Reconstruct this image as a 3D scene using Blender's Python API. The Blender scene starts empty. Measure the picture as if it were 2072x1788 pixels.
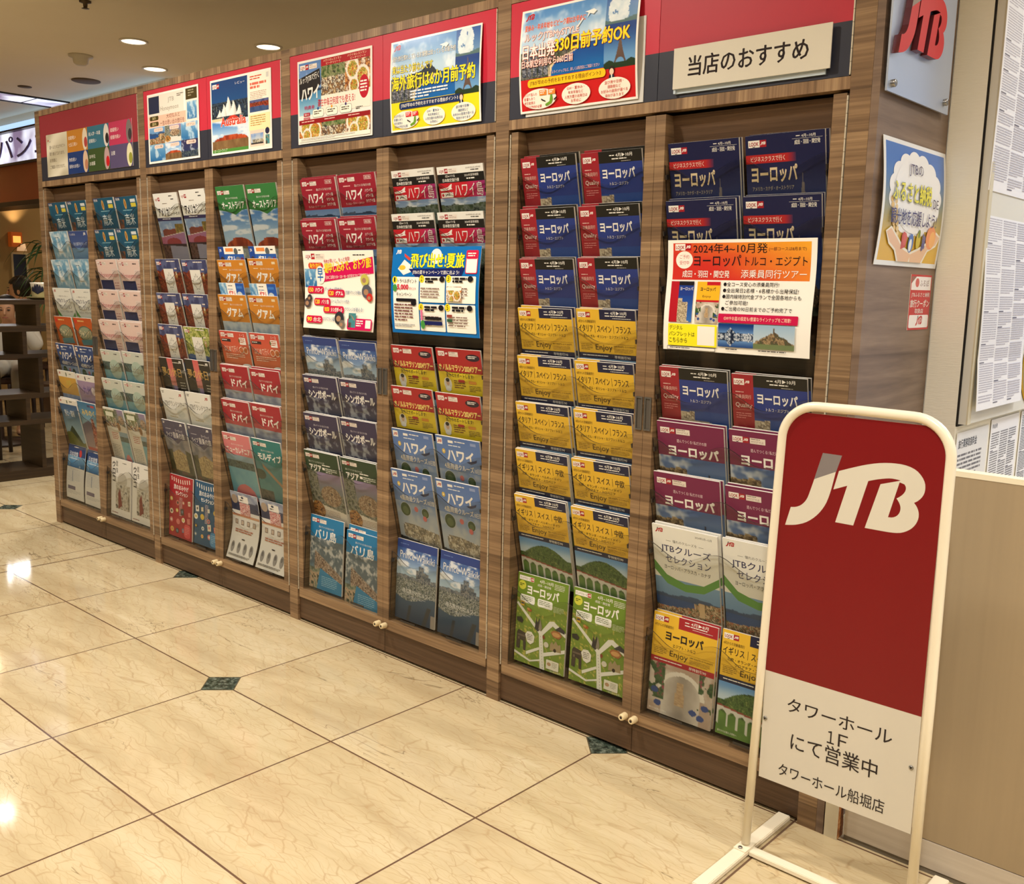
import bpy, bmesh, math, random
import numpy as np
from mathutils import Vector, Matrix
from mathutils.geometry import tessellate_polygon

# ------------------------------------------------------------------ camera, world, light, exposure
SC = bpy.context.scene
COL = SC.collection
cam_data = bpy.data.cameras.new('camera')
cam_data.sensor_fit = 'HORIZONTAL'
cam_data.sensor_width = 36.0
cam_data.lens = 1965.43 / 2072 * 36.0
cam_data.clip_start = 0.05
cam = bpy.data.objects.new('camera', cam_data)
cam.location = (5.3119, -2.1816, 1.3272)
cam.rotation_euler = (1.41077, -0.02052, 0.73703)
COL.objects.link(cam)
SC.camera = cam
SC.view_settings.view_transform = 'Standard'
SC.view_settings.look = 'None'
SC.view_settings.gamma = 1.0
SC.view_settings.use_curve_mapping = False
SC.view_settings.exposure = -0.92
SC.cycles.max_bounces = 6
SC.cycles.diffuse_bounces = 4
SC.cycles.glossy_bounces = 3
SC.cycles.transmission_bounces = 4
SC.cycles.transparent_max_bounces = 24
SC.cycles.caustics_reflective = False
SC.cycles.caustics_refractive = False
SC.cycles.use_denoising = True
SC.cycles.sample_clamp_indirect = 6.0
W = bpy.data.worlds.new('hall_ambient')
SC.world = W
W.use_nodes = True
# dim warm hall all round, with a cooler, brighter side added toward the shop as fill
_t = W.node_tree
_bg = _t.nodes['Background']
_tc = _t.nodes.new('ShaderNodeTexCoord')
_dp = _t.nodes.new('ShaderNodeVectorMath'); _dp.operation = 'DOT_PRODUCT'; _dp.inputs[1].default_value = (0.80, 0.60, 0.0)
_t.links.new(_tc.outputs['Generated'], _dp.inputs[0])
_rp = _t.nodes.new('ShaderNodeValToRGB')
_rp.color_ramp.elements[0].position = 0.45; _rp.color_ramp.elements[0].color = (0.20, 0.175, 0.14, 1)
_rp.color_ramp.elements[1].position = 0.95; _rp.color_ramp.elements[1].color = (0.95, 1.12, 1.40, 1)
_t.links.new(_dp.outputs['Value'], _rp.inputs[0])
_t.links.new(_rp.outputs[0], _bg.inputs[0])
_bg.inputs[1].default_value = 1.0

CEIL = 2.75
WARM = (1.0, 0.94, 0.83)
COOL = (0.86, 0.93, 1.0)

def lamp(name, x, y, z, power, color=WARM, size=0.16, spread=150, rot=(0, 0, 0)):
    d = bpy.data.lights.new(name, 'AREA')
    d.shape = 'DISK'
    d.size = size
    d.energy = power
    d.color = color
    d.spread = math.radians(spread)
    o = bpy.data.objects.new(name, d)
    o.location = (x, y, z)
    o.rotation_euler = rot
    COL.objects.link(o)
    return o

# ceiling downlights of the hall, in rows along the rack
for x, pw in ((-1.6, 22), (0.0, 30), (1.6, 64), (3.2, 50), (4.8, 8)):
    lamp('downlight_lamp', x, -1.0, CEIL - 0.02, pw, size=0.15)
for i, x in enumerate((-2.4, 0.6, 2.6, 6.4)):
    lamp('downlight_lamp', x, -3.0, CEIL - 0.02, 24, size=0.15)
lamp('downlight_lamp', 5.15, -1.7, CEIL - 0.02, 74, size=0.15)  # extra unseen lamp added to brighten the wallpapered strip
lamp('downlight_lamp', 6.9, -0.42, CEIL - 0.02, 110, size=0.10, spread=120)
lamp('downlight_lamp', -2.11, 0.36, CEIL - 0.02, 5, size=0.12)
# unseen lamps added for bright reflections on the floor, left of the view
for px_, py_, pz_ in ((-4.78, 1.42, 1.64), (-4.30, 1.42, 1.47)):
    lamp('floor_reflection_lamp', px_, py_, pz_, 1.2, color=(0.95, 0.97, 1.0), size=0.16, spread=160, rot=(math.pi / 2, 0, math.radians(240)))
# cooler lamps of the travel shop behind the low panel
lamp('shop_lamp', 5.6, 0.9, CEIL - 0.02, 34, color=COOL, size=0.5)
lamp('shop_lamp', 5.55, 3.1, CEIL - 0.02, 125, color=COOL, size=1.3)

# ------------------------------------------------------------------ helpers
def lin(c):
    c = np.asarray(c, dtype=float) / 255.0
    return np.where(c <= 0.04045, c / 12.92, ((c + 0.055) / 1.055) ** 2.4)

MATS = {}
def mat(name, color, rough=0.5, metal=0.0, spec=0.5, emit=None, es=0.0, coat=0.0):
    if name in MATS:
        return MATS[name]
    m = bpy.data.materials.new(name)
    m.use_nodes = True
    b = m.node_tree.nodes['Principled BSDF']
    b.inputs['Base Color'].default_value = (*lin(color), 1)
    b.inputs['Roughness'].default_value = rough
    b.inputs['Metallic'].default_value = metal
    b.inputs['Specular IOR Level'].default_value = spec
    b.inputs['Coat Weight'].default_value = coat
    if emit is not None:
        b.inputs['Emission Color'].default_value = (*lin(emit), 1)
        b.inputs['Emission Strength'].default_value = es
    MATS[name] = m
    return m

class N:
    """tiny node-tree helper"""
    def __init__(s, name):
        s.m = bpy.data.materials.new(name)
        s.m.use_nodes = True
        s.t = s.m.node_tree
        s.b = s.t.nodes['Principled BSDF']
        MATS[name] = s.m
    def n(s, typ, **kw):
        x = s.t.nodes.new(typ)
        for k, v in kw.items():
            setattr(x, k, v)
        return x
    def l(s, a, b):
        s.t.links.new(a, b)
    def math(s, op, a, b=None, c=None):
        x = s.n('ShaderNodeMath', operation=op)
        for i, v in enumerate((a, b, c)):
            if v is None:
                continue
            if isinstance(v, (int, float)):
                x.inputs[i].default_value = v
            else:
                s.l(v, x.inputs[i])
        return x.outputs[0]
    def mix(s, f, a, b):
        x = s.n('ShaderNodeMix', data_type='RGBA')
        for i, v in ((0, f), (6, a), (7, b)):
            if isinstance(v, (int, float)):
                x.inputs[i].default_value = v
            elif isinstance(v, tuple):
                x.inputs[i].default_value = (*lin(v), 1)
            else:
                s.l(v, x.inputs[i])
        return x.outputs[2]
    def noise(s, vec, scale, detail=3, rough=0.5, dist=0.0):
        x = s.n('ShaderNodeTexNoise')
        x.inputs['Scale'].default_value = scale
        x.inputs['Detail'].default_value = detail
        x.inputs['Roughness'].default_value = rough
        x.inputs['Distortion'].default_value = dist
        s.l(vec, x.inputs['Vector'])
        return x.outputs['Fac']
    def mapping(s, vec, scale, loc=(0, 0, 0)):
        x = s.n('ShaderNodeMapping')
        x.inputs['Scale'].default_value = scale
        x.inputs['Location'].default_value = loc
        s.l(vec, x.inputs['Vector'])
        return x.outputs[0]
    def ramp(s, f, stops):
        x = s.n('ShaderNodeValToRGB')
        r = x.color_ramp
        while len(r.elements) < len(stops):
            r.elements.new(0.5)
        for e, (p, c) in zip(r.elements, stops):
            e.position = p
            e.color = (*lin(c), 1)
        s.l(f, x.inputs[0])
        return x.outputs[0]

def wood(name, axis, dark, mid, light, rough=0.42, seed=0.0, plank=26.0, fine=1.0):
    """straight grained laminate; axis 'h' = grain lies flat, 'v' = grain stands up"""
    k = N(name)
    geo = k.n('ShaderNodeNewGeometry').outputs['Position']
    sep = k.n('ShaderNodeSeparateXYZ')
    k.l(geo, sep.inputs[0])
    if axis == 'h':
        sc1, sc2, run = (1.6, 1.6, 70 * fine), (5, 5, 190 * fine), sep.outputs[2]
    else:
        sc1, sc2, run = (60, 60, 1.6), (170, 170, 5), sep.outputs[0]
    n1 = k.noise(k.mapping(geo, sc1, (seed, seed, 0)), 1.0, 4, 0.6, 0.6)
    n2 = k.noise(k.mapping(geo, sc2, (seed, 0, seed)), 1.0, 2, 0.6)
    # strips of slightly different tone, as the foil has
    wob = k.noise(k.mapping(geo, (2.2, 2.2, 2.2) if axis == 'h' else (0, 0, 0)), 1.0, 1)
    st = k.math('FLOOR', k.math('MULTIPLY', k.math('ADD', run, k.math('MULTIPLY', wob, 0.03)), plank))
    wn = k.n('ShaderNodeTexWhiteNoise', noise_dimensions='1D')
    k.l(st, wn.inputs['W'])
    f = k.math('ADD', k.math('MULTIPLY', n1, 0.62), k.math('MULTIPLY', n2, 0.22))
    f = k.math('ADD', f, k.math('MULTIPLY', wn.outputs['Value'], 0.20))
    c = k.ramp(f, [(0.30, dark), (0.52, mid), (0.74, light)])
    k.l(c, k.b.inputs['Base Color'])
    k.b.inputs['Roughness'].default_value = rough
    k.b.inputs['Specular IOR Level'].default_value = 0.35
    return k.m

WOOD_H = wood('walnut_foil_flat_grain', 'h', (84, 64, 46), (127, 100, 73), (168, 138, 103))
WOOD_V = wood('walnut_foil_cross_grain', 'v', (92, 70, 50), (136, 107, 79), (176, 146, 110), plank=40)
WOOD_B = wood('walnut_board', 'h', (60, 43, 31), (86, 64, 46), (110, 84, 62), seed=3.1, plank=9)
WOOD_D = wood('dark_stained_wood', 'h', (40, 30, 20), (56, 42, 27), (72, 55, 36), seed=7.0, plank=6)

WOOD_E = wood('walnut_end_cool_tint', 'h', (84, 67, 58), (118, 98, 84), (148, 126, 108), seed=5.0, plank=5, fine=0.36)  # coarser end grain; cool light from the shop tinted into the colour

# printed paper: the ink colours are stored on the mesh
k = N('printed_paper')
at = k.n('ShaderNodeAttribute', attribute_name='print')
k.l(at.outputs['Color'], k.b.inputs['Base Color'])
k.b.inputs['Roughness'].default_value = 0.38
k.b.inputs['Specular IOR Level'].default_value = 0.4
INK = k.m
k = N('laminated_print')
at = k.n('ShaderNodeAttribute', attribute_name='print')
k.l(at.outputs['Color'], k.b.inputs['Base Color'])
k.b.inputs['Roughness'].default_value = 0.22
k.b.inputs['Specular IOR Level'].default_value = 0.5
INKG = k.m

def clear(name, tint, gloss):
    m = bpy.data.materials.new(name)
    m.use_nodes = True
    t = m.node_tree
    t.nodes.remove(t.nodes['Principled BSDF'])
    tr = t.nodes.new('ShaderNodeBsdfTransparent'); tr.inputs[0].default_value = (*lin(tint), 1)
    gl = t.nodes.new('ShaderNodeBsdfGlossy'); gl.inputs['Roughness'].default_value = 0.08
    fr = t.nodes.new('ShaderNodeFresnel'); fr.inputs[0].default_value = 1.35
    mu = t.nodes.new('ShaderNodeMath'); mu.operation = 'MULTIPLY'; mu.inputs[1].default_value = gloss
    mx = t.nodes.new('ShaderNodeMixShader')
    ge = t.nodes.new('ShaderNodeNewGeometry'); fr2 = t.nodes.new('ShaderNodeMath'); fr2.operation = 'SUBTRACT'; fr2.inputs[0].default_value = 1.0
    t.links.new(ge.outputs['Backfacing'], fr2.inputs[1])
    fm = t.nodes.new('ShaderNodeMath'); fm.operation = 'MULTIPLY'
    t.links.new(fr.outputs[0], fm.inputs[0]); t.links.new(fr2.outputs[0], fm.inputs[1])
    t.links.new(fm.outputs[0], mu.inputs[0]); t.links.new(mu.outputs[0], mx.inputs[0])
    t.links.new(tr.outputs[0], mx.inputs[1]); t.links.new(gl.outputs[0], mx.inputs[2])
    t.links.new(mx.outputs[0], t.nodes['Material Output'].inputs[0])
    MATS[name] = m
    return m
ACRYL = clear('clear_acrylic', (246, 246, 244), 0.8)
ACRYL_EDGE = mat('acrylic_cut_edge', (46, 40, 36), 0.3)

def link(o, parent=None):
    COL.objects.link(o)
    if parent is not None:
        o.parent = parent
    return o

def tag(o, label=None, cat=None, group=None, kind=None):
    if label: o['label'] = label
    if cat: o['category'] = cat
    if group: o['group'] = group
    if kind: o['kind'] = kind
    return o

def empty(name, loc=(0, 0, 0), rot=(0, 0, 0)):
    o = bpy.data.objects.new(name, None)
    o.empty_display_size = 0.05
    o.location = loc
    o.rotation_euler = rot
    COL.objects.link(o)
    return o

class MB:
    """collects shapes, links them as ONE mesh object"""
    def __init__(s):
        s.bm = bmesh.new()
        s.mi = 0
    def quad(s, pts):
        f = s.bm.faces.new([s.bm.verts.new(p) for p in pts])
        f.material_index = s.mi
        return f
    def box(s, x0, x1, y0, y1, z0, z1, bev=0.0):
        vs = [s.bm.verts.new((x, y, z)) for x in (x0, x1) for y in (y0, y1) for z in (z0, z1)]
        fs = []
        for q in ((0, 1, 3, 2), (4, 6, 7, 5), (0, 4, 5, 1), (2, 3, 7, 6), (0, 2, 6, 4), (1, 5, 7, 3)):
            f = s.bm.faces.new([vs[i] for i in q]); f.material_index = s.mi; fs.append(f)
        if bev:
            es = list({e for f in fs for e in f.edges})
            r = bmesh.ops.bevel(s.bm, geom=es, offset=bev, segments=2, affect='EDGES', clamp_overlap=True)
            for f in r['faces']: f.material_index = s.mi
        return s
    def lathe(s, prof, c=(0, 0, 0), axis='z', n=24):
        """profile [(radius, height)] turned about an axis"""
        rings = []
        for r, h in prof:
            ring = []
            for i in range(n):
                a = 2 * math.pi * i / n
                p = (r * math.cos(a), r * math.sin(a), h)
                if axis == 'y': p = (p[0], -h, p[1])
                if axis == 'x': p = (h, p[0], p[1])
                ring.append(s.bm.verts.new((c[0] + p[0], c[1] + p[1], c[2] + p[2])))
            rings.append(ring)
        for a, b in zip(rings, rings[1:]):
            for i in range(n):
                f = s.bm.faces.new((a[i], a[(i + 1) % n], b[(i + 1) % n], b[i])); f.material_index = s.mi; f.smooth = True
        for ring in (rings[0], rings[-1]):
            f = s.bm.faces.new(ring); f.material_index = s.mi
        return s
    def tube(s, pts, r, n=12, cap=True):
        pts = [Vector(p) for p in pts]
        rings = []
        up = None
        for i, p in enumerate(pts):
            d = (pts[min(i + 1, len(pts) - 1)] - pts[max(i - 1, 0)]).normalized()
            if up is None:
                up = d.orthogonal().normalized()
            up = (up - d * up.dot(d)).normalized()
            sd = d.cross(up)
            rr = r[i] if isinstance(r, (list, tuple)) else r
            rings.append([s.bm.verts.new(p + (up * math.cos(2 * math.pi * j / n) + sd * math.sin(2 * math.pi * j / n)) * rr) for j in range(n)])
        for a, b in zip(rings, rings[1:]):
            for j in range(n):
                f = s.bm.faces.new((a[j], a[(j + 1) % n], b[(j + 1) % n], b[j])); f.material_index = s.mi; f.smooth = True
        if cap:
            for ring in (rings[0], rings[-1]):
                f = s.bm.faces.new(ring); f.material_index = s.mi
        return s
    def build(s, name, mats, parent=None, recalc=True):
        if recalc:
            bmesh.ops.recalc_face_normals(s.bm, faces=s.bm.faces)
        me = bpy.data.meshes.new(name)
        s.bm.to_mesh(me)
        s.bm.free()
        for m in (mats if isinstance(mats, (list, tuple)) else [mats]):
            me.materials.append(m)
        return link(bpy.data.objects.new(name, me), parent)

def box(name, m, x0, x1, y0, y1, z0, z1, parent=None, bev=0.0):
    return MB().box(x0, x1, y0, y1, z0, z1, bev).build(name, m, parent)

# ------------------------------------------------------------------ printing: flat artwork in millimetres, x right, y down
_glyph = {}
def glyphs(txt, bold):
    key = (txt, bold)
    if key not in _glyph:
        c = bpy.data.curves.new('lettering', 'FONT')
        c.body = txt
        c.offset = bold
        c.resolution_u = 2
        c.fill_mode = 'FRONT'
        o = bpy.data.objects.new('lettering', c)
        m = o.to_mesh()
        v = np.array([p.co[:2] for p in m.vertices], float)
        f = [tuple(p.vertices) for p in m.polygons]
        o.to_mesh_clear()
        bpy.data.objects.remove(o)
        bpy.data.curves.remove(c)
        mn, mx = v.min(0), v.max(0)
        _glyph[key] = ((v - mn) / np.maximum(mx - mn, 1e-6), f)
    return _glyph[key]

# the swoosh lettering of the agency's sign: outline in units of its own width
LJ = [(0.205, 0.382), (0.364, 0.46), (0.355, 0.411), (0.338, 0.318), (0.316, 0.236), (0.292, 0.183), (0.255, 0.128), (0.208, 0.08), (0.154, 0.042), (0.091, 0.017), (0.046, 0.007), (0.0, 0.0), (0.036, 0.144), (0.075, 0.15), (0.112, 0.168), (0.142, 0.198), (0.162, 0.232), (0.175, 0.274)]
LJG = [(0.256, 0.584), (0.401, 0.583), (0.366, 0.46), (0.204, 0.382)]
LTB = [(0.387, 0.469), (0.478, 0.505), (0.564, 0.537), (0.65, 0.562), (0.729, 0.576), (0.807, 0.581), (0.874, 0.574), (0.931, 0.553), (0.972, 0.514), (0.995, 0.473), (1.0, 0.434), (0.996, 0.399), (0.98, 0.366), (0.955, 0.339), (0.933, 0.325), (0.952, 0.304), (0.967, 0.275), (0.973, 0.242), (0.969, 0.207), (0.953, 0.17), (0.928, 0.139), (0.891, 0.112), (0.848, 0.095), (0.792, 0.089), (0.729, 0.088), (0.606, 0.088), (0.693, 0.419), (0.831, 0.465), (0.805, 0.469), (0.76, 0.471), (0.715, 0.462), (0.659, 0.447), (0.605, 0.428), (0.522, 0.09), (0.387, 0.09), (0.456, 0.371), (0.355, 0.328)]
LTH = [(0.824, 0.452), (0.858, 0.443), (0.87, 0.425), (0.87, 0.402), (0.858, 0.377), (0.837, 0.354), (0.812, 0.336), (0.829, 0.315), (0.843, 0.288), (0.846, 0.26), (0.839, 0.233), (0.821, 0.21), (0.794, 0.196), (0.764, 0.194)]
def round_poly(p, it=1):
    """one corner-cutting pass on the gentle corners only"""
    for _ in range(it):
        out = []
        n = len(p)
        for i in range(n):
            a, b, c = (np.array(p[(i + d) % n]) for d in (-1, 0, 1))
            u, v = b - a, c - b
            cs = u.dot(v) / (np.linalg.norm(u) * np.linalg.norm(v) + 1e-9)
            if cs > 0.75:
                out += [tuple(b - u * 0.25), tuple(b + v * 0.25)]
            else:
                out.append(tuple(b))
        p = out
    return p
LJ, LTB, LTH = round_poly(LJ), round_poly(LTB), round_poly(LTH)

def tess(loops):
    flat = [p for lp in loops for p in lp]
    tris = tessellate_polygon([[Vector((p[0], p[1], 0)) for p in lp] for lp in loops])
    return flat, [tuple(t) for t in tris]
LOGO = {'J': tess([LJ]), 'G': tess([LJG]), 'TB': tess([LTB, LTH])}

rng = np.random.RandomState(5)
_tab = rng.rand(256, 256)
def vnoise(x, y):
    xi, yi = np.floor(x).astype(int), np.floor(y).astype(int)
    fx, fy = x - xi, y - yi
    fx, fy = fx * fx * (3 - 2 * fx), fy * fy * (3 - 2 * fy)
    g = lambda a, b: _tab[a & 255, b & 255]
    return (g(xi, yi) * (1 - fx) + g(xi + 1, yi) * fx) * (1 - fy) + (g(xi, yi + 1) * (1 - fx) + g(xi + 1, yi + 1) * fx) * fy
def fb(u, v, s, o=3, sd=0.0):
    r, a, t = 0, 1.0, 0
    for i in range(o):
        r = r + a * vnoise(u * s + sd * 7.3 + i * 17, v * s + sd * 3.1 + i * 31); t += a
        a *= 0.5; s *= 2.03
    return r / t
def sm(x, a, b):
    t = np.clip((x - a) / (b - a), 0, 1)
    return t * t * (3 - 2 * t)
def mx(a, b, t):
    a, b = np.asarray(a, float), np.asarray(b, float)
    return a + (b - a) * t[..., None]

WHITE = (244, 240, 232)
class Art:
    EPS = 0.00003
    def __init__(s, w, h, bg=WHITE, bg2=None):
        s.w, s.h = w, h
        s.V, s.F, s.C, s.k = [], [], [], 0
        s.nv = 0
        s.R(0, 0, w, h, bg, bg2)
    def add(s, xy, faces, cols):
        xy = np.asarray(xy, float)
        n = len(xy)
        cols = np.asarray(cols, float)
        if cols.ndim == 1:
            cols = np.tile(cols, (n, 1))
        s.V.append(np.column_stack([xy, np.full(n, s.k)]))
        s.C.append(cols)
        s.F += [tuple(i + s.nv for i in f) for f in faces]
        s.nv += n
        s.k += 1
        return s
    def R(s, x, y, w, h, c, c2=None):
        nv = max(1, int(h / 14)) if h > 20 else 1
        c2 = c if c2 is None else c2
        xy, cl, f = [], [], []
        for i in range(nv + 1):
            t = i / nv
            col = np.array(c) * (1 - t) + np.array(c2) * t
            xy += [(x, y + h * t), (x + w, y + h * t)]
            cl += [col, col]
            if i:
                f.append((2 * i - 2, 2 * i, 2 * i + 1, 2 * i - 1))
        return s.add(xy, f, cl)
    def H(s, x, y, w, h, c, c2):                      # sideways blend
        return s.add([(x, y), (x, y + h), (x + w, y + h), (x + w, y)], [(0, 1, 2, 3)], [c, c, c2, c2])
    def G(s, pts, c):
        fl, tr = tess([pts])
        return s.add(fl, tr, c)
    def E(s, cx, cy, rx, ry, c, n=28):
        p = [(cx, cy)] + [(cx + rx * math.cos(2 * math.pi * i / n), cy + ry * math.sin(2 * math.pi * i / n)) for i in range(n)]
        return s.add(p, [(0, i + 1, (i + 1) % n + 1) for i in range(n)], c)
    def RR(s, x, y, w, h, r, c):                      # round-cornered box
        p = []
        for cx, cy, a in ((x + w - r, y + r, -90), (x + w - r, y + h - r, 0), (x + r, y + h - r, 90), (x + r, y + r, 180)):
            p += [(cx + r * math.cos(math.radians(a + d)), cy + r * math.sin(math.radians(a + d))) for d in (0, 22, 45, 68, 90)]
        n = len(p)
        return s.add([(x + w / 2, y + h / 2)] + p, [(0, i + 1, (i + 1) % n + 1) for i in range(n)], c)
    def T(s, t, x, y, w, h, c, b=0.0, sl=0.0, halo=None):
        dense = b <= 0.02 or any(ord(ch) >= 0x4E00 for ch in t)       # many-stroked characters keep their own weight and are doubled instead
        v, f = glyphs(t, 0.0 if dense else min(b, 0.03))
        def stack(offs, col):
            for dx, dy in offs:
                s.add(np.column_stack([x + dx + v[:, 0] * w, y + dy + h - v[:, 1] * h + sl * v[:, 0]]), f, col)
                s.k -= 0.6
            s.k += 0.6
        if halo is not None:
            d = h * 0.04
            stack([(d * p, d * q) for p, q in ((-1, 0), (1, 0), (0, -1), (0, 1), (-.7, .7), (.7, .7))], halo)
        d = b * h * 0.45 if dense else (b - 0.03) * h * 0.7
        stack([(0, 0)] if d <= 0 else [(-d, 0), (d, 0), (0, d * 0.6), (0, -d * 0.6)], c)
        return s
    def B(s, x, y, w, h, n, c, seed=1, gap=0.5, fill=0.9, wl=1.0):  # lines of print too small to read
        r = random.Random(seed * 131 + int(x * 7 + y * 13))
        xy, f = [], []
        lh = h / n
        for i in range(n):
            yy, xx = y + i * lh, x
            end = x + w * (fill if i < n - 1 else fill * r.uniform(0.5, 1))
            while xx < end:
                ww = min(r.uniform(0.6, 3.5) * lh * wl, end - xx)
                q = len(xy)
                xy += [(xx, yy), (xx, yy + lh * gap), (xx + ww, yy + lh * gap), (xx + ww, yy)]
                f.append((q, q + 1, q + 2, q + 3))
                xx += ww + lh * r.uniform(0.15, 0.5)
        return s.add(xy, f, c)
    def logo(s, x, y, w, c=(190, 20, 30), g=(120, 112, 112)):
        for kx, col in (('J', c), ('G', g), ('TB', c)):
            p, f = LOGO[kx]
            s.add([(x + a * w, y + 0.584 * w - b * w) for a, b in p], f, col)
            s.k -= 1
        s.k += 1
        return s
    def look(s, x, y, q=1.0, my=True, line=False):
        s.R(x, y, 24 * q, 13 * q, WHITE)
        s.T('LOOK', x + 2 * q, y + 3 * q, 20 * q, 7.5 * q, (170, 18, 34), 0.03)
        s.R(x + 9 * q, y + 11.2 * q, 5 * q, 1.4 * q, (60, 10, 14))
        s.R(x + 24 * q, y, 14 * q, 13 * q, (176, 20, 36))
        s.logo(x + 25.5 * q, y + 3 * q, 11 * q, WHITE, (220, 200, 200))
        if my:
            s.R(x + 41 * q, y + 0.5 * q, 35 * q, 12.5 * q, (238, 226, 214))
            s.B(x + 43 * q, y + 2.2 * q, 30 * q, 3.2 * q, 1, (120, 100, 96))
            s.T('MYSTYLE', x + 44 * q, y + 6.5 * q, 28 * q, 4.5 * q, (150, 120, 116))
        return s
    def P(s, x, y, w, h, kind, sd=0.0, n=None):
        nx = int(n * 1.35) if n else max(12, int(w / 1.8))
        ny = max(8, int(nx * h / w))
        nx, ny = min(nx, 130), min(ny, 160)
        u, v = np.meshgrid(np.linspace(0, 1, nx + 1), np.linspace(0, 1, ny + 1))
        asp = h / w
        col = np.clip(PIC[kind](u, v, asp, sd), 0, 255)
        xy = np.column_stack([(x + u * w).ravel(), (y + v * h).ravel()])
        f = [(j * (nx + 1) + i, (j + 1) * (nx + 1) + i, (j + 1) * (nx + 1) + i + 1, j * (nx + 1) + i + 1) for j in range(ny) for i in range(nx)]
        return s.add(xy, f, col.reshape(-1, 3))
    def mesh(s, name, t=0.004, mats=None, bend=None, pages=5, q=1.0):
        V = np.concatenate(s.V); C = np.concatenate(s.C)
        if q < 1: C = (C * 0.90 + C.mean(1, keepdims=True) * 0.10) * 0.93
        C = lin(C)
        w, h = s.w / 1000 * q, s.h / 1000 * q
        X = V[:, 0] / 1000 * q - w / 2
        Z = h - V[:, 1] / 1000 * q
        Y = -V[:, 2] * s.EPS
        vs = np.column_stack([X, Y, Z])
        fs = list(s.F)
        # the paper block behind the cover, with page edges
        nv = len(vs)
        ex, ec = [], []
        tone = [lin((240, 235, 226)), lin((198, 190, 182))]
        def strip(p0, p1, q0, q1, a):
            b = nv + len(ex)
            ex.extend([p0, p1, q1, q0]); ec.extend([tone[a]] * 4)
            fs.append((b, b + 1, b + 2, b + 3))
        m = 14 if bend else 1
        for i in range(pages):
            y0, y1 = t * i / pages, t * (i + 1) / pages
            a = i % 2 if pages > 1 else 0
            strip((-w / 2, y1, h), (-w / 2, y0, h), (w / 2, y1, h), (w / 2, y0, h), a)
            strip((-w / 2, y0, 0), (-w / 2, y1, 0), (w / 2, y0, 0), (w / 2, y1, 0), a)
            for j in range(m):
                z0, z1 = h * j / m, h * (j + 1) / m
                strip((w / 2, y0, z0), (w / 2, y1, z0), (w / 2, y0, z1), (w / 2, y1, z1), a)
                strip((-w / 2, y1, z0), (-w / 2, y0, z0), (-w / 2, y1, z1), (-w / 2, y0, z1), a)
        for j in range(m):
            z0, z1 = h * j / m, h * (j + 1) / m
            strip((w / 2, t, z0), (-w / 2, t, z0), (w / 2, t, z1), (-w / 2, t, z1), 0)
        vs = np.concatenate([vs, np.array(ex)])
        C = np.concatenate([C, np.array(ec)])
        me = bpy.data.meshes.new(name)
        me.from_pydata([tuple(p) for p in vs], [], fs)
        a = me.color_attributes.new('print', 'FLOAT_COLOR', 'POINT')
        a.data.foreach_set('color', np.column_stack([C, np.ones(len(C))]).astype(np.float32).ravel())
        me.materials.append(mats or INK)
        if bend:
            bm = bmesh.new(); bm.from_mesh(me)
            for i in range(1, 24):
                bmesh.ops.bisect_plane(bm, geom=bm.verts[:] + bm.edges[:] + bm.faces[:], plane_co=(0, 0, h * i / 24), plane_no=(0, 0, 1), dist=1e-7)
            for v in bm.verts: v.co.y += bend(v.co.x / w + 0.5, v.co.z / h)
            bm.to_mesh(me); bm.free()
        me.update()
        return me

# ------------------------------------------------------------------ pictures printed on the covers (colour as printed)
def p_sky(u, v, a, sd, top=(58, 110, 178), bot=(170, 200, 224), cl=0.55):
    c = mx(top, bot, v)
    return mx_t(c, (240, 242, 244), sm(fb(u, v * a, 4, 4, sd), cl, cl + 0.22) * 0.85)
def mx_t(c, col, t):
    return c + (np.asarray(col, float) - c) * t[..., None]
def ridge(u, s, sd, amp):
    return fb(u, np.full_like(u, sd), s, 4, sd) * amp
def spk(u, v, a, s, sd, cols):
    f = fb(u, v * a, s, 4, sd) * 0.62 + fb(u, v * a, s * 2.7, 3, sd + 5) * 0.38
    i = np.clip((f - 0.32) / 0.36, 0, 1) * (len(cols) - 1.001)
    i0 = np.floor(i).astype(int)
    c = np.asarray(cols, float)
    t = sm(i - i0, 0.15, 0.85)[..., None]
    return c[i0] * (1 - t) + c[i0 + 1] * t
def p_diamond(u, v, a, sd):
    c = p_sky(u, v, a, sd, (92, 130, 190), (150, 180, 214), 0.6)
    hz = 0.52
    mt = hz - 0.10 * np.exp(-((u - 0.72) / 0.10) ** 2) - 0.05 * np.exp(-((u - 0.55) / 0.2) ** 2)
    c = mx_t(c, (40, 62, 92), (v > mt).astype(float))
    tw = hz - 0.17 * vnoise(np.floor(u * 22), np.full_like(u, 3.0 + sd)) * (u < 0.36)
    c = mx_t(c, (70, 88, 116), ((v > tw) & (u < 0.36)).astype(float))
    sea = mx((70, 110, 160), (40, 120, 150), sm(v, hz, 1)) + (fb(u, v * 3, 14, 2) - 0.5)[..., None] * 30
    return np.where((v > hz + 0.05)[..., None], sea, c)
def p_uluru(u, v, a, sd):
    c = mx((74, 128, 196), (176, 206, 228), sm(v, 0, 0.6))
    c = mx_t(c, (232, 236, 240), sm(fb(u * 0.6, v * a * 2.4, 5, 4, sd), 0.48, 0.66) * 0.9)
    top = 0.66 - 0.16 * np.sqrt(np.clip(1 - ((u - 0.52) / 0.46) ** 2, 0, 1)) * (1 - 0.2 * (u < 0.3))
    rock = mx((196, 84, 44), (140, 52, 32), sm(fb(u * 3, v, 5, 3, sd), 0.3, 0.7))
    c = np.where((v > top)[..., None], rock, c)
    g = mx((96, 66, 40), (150, 120, 80), fb(u, v * a, 9, 3, sd))
    return np.where((v > 0.66)[..., None], g, c)
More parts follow.
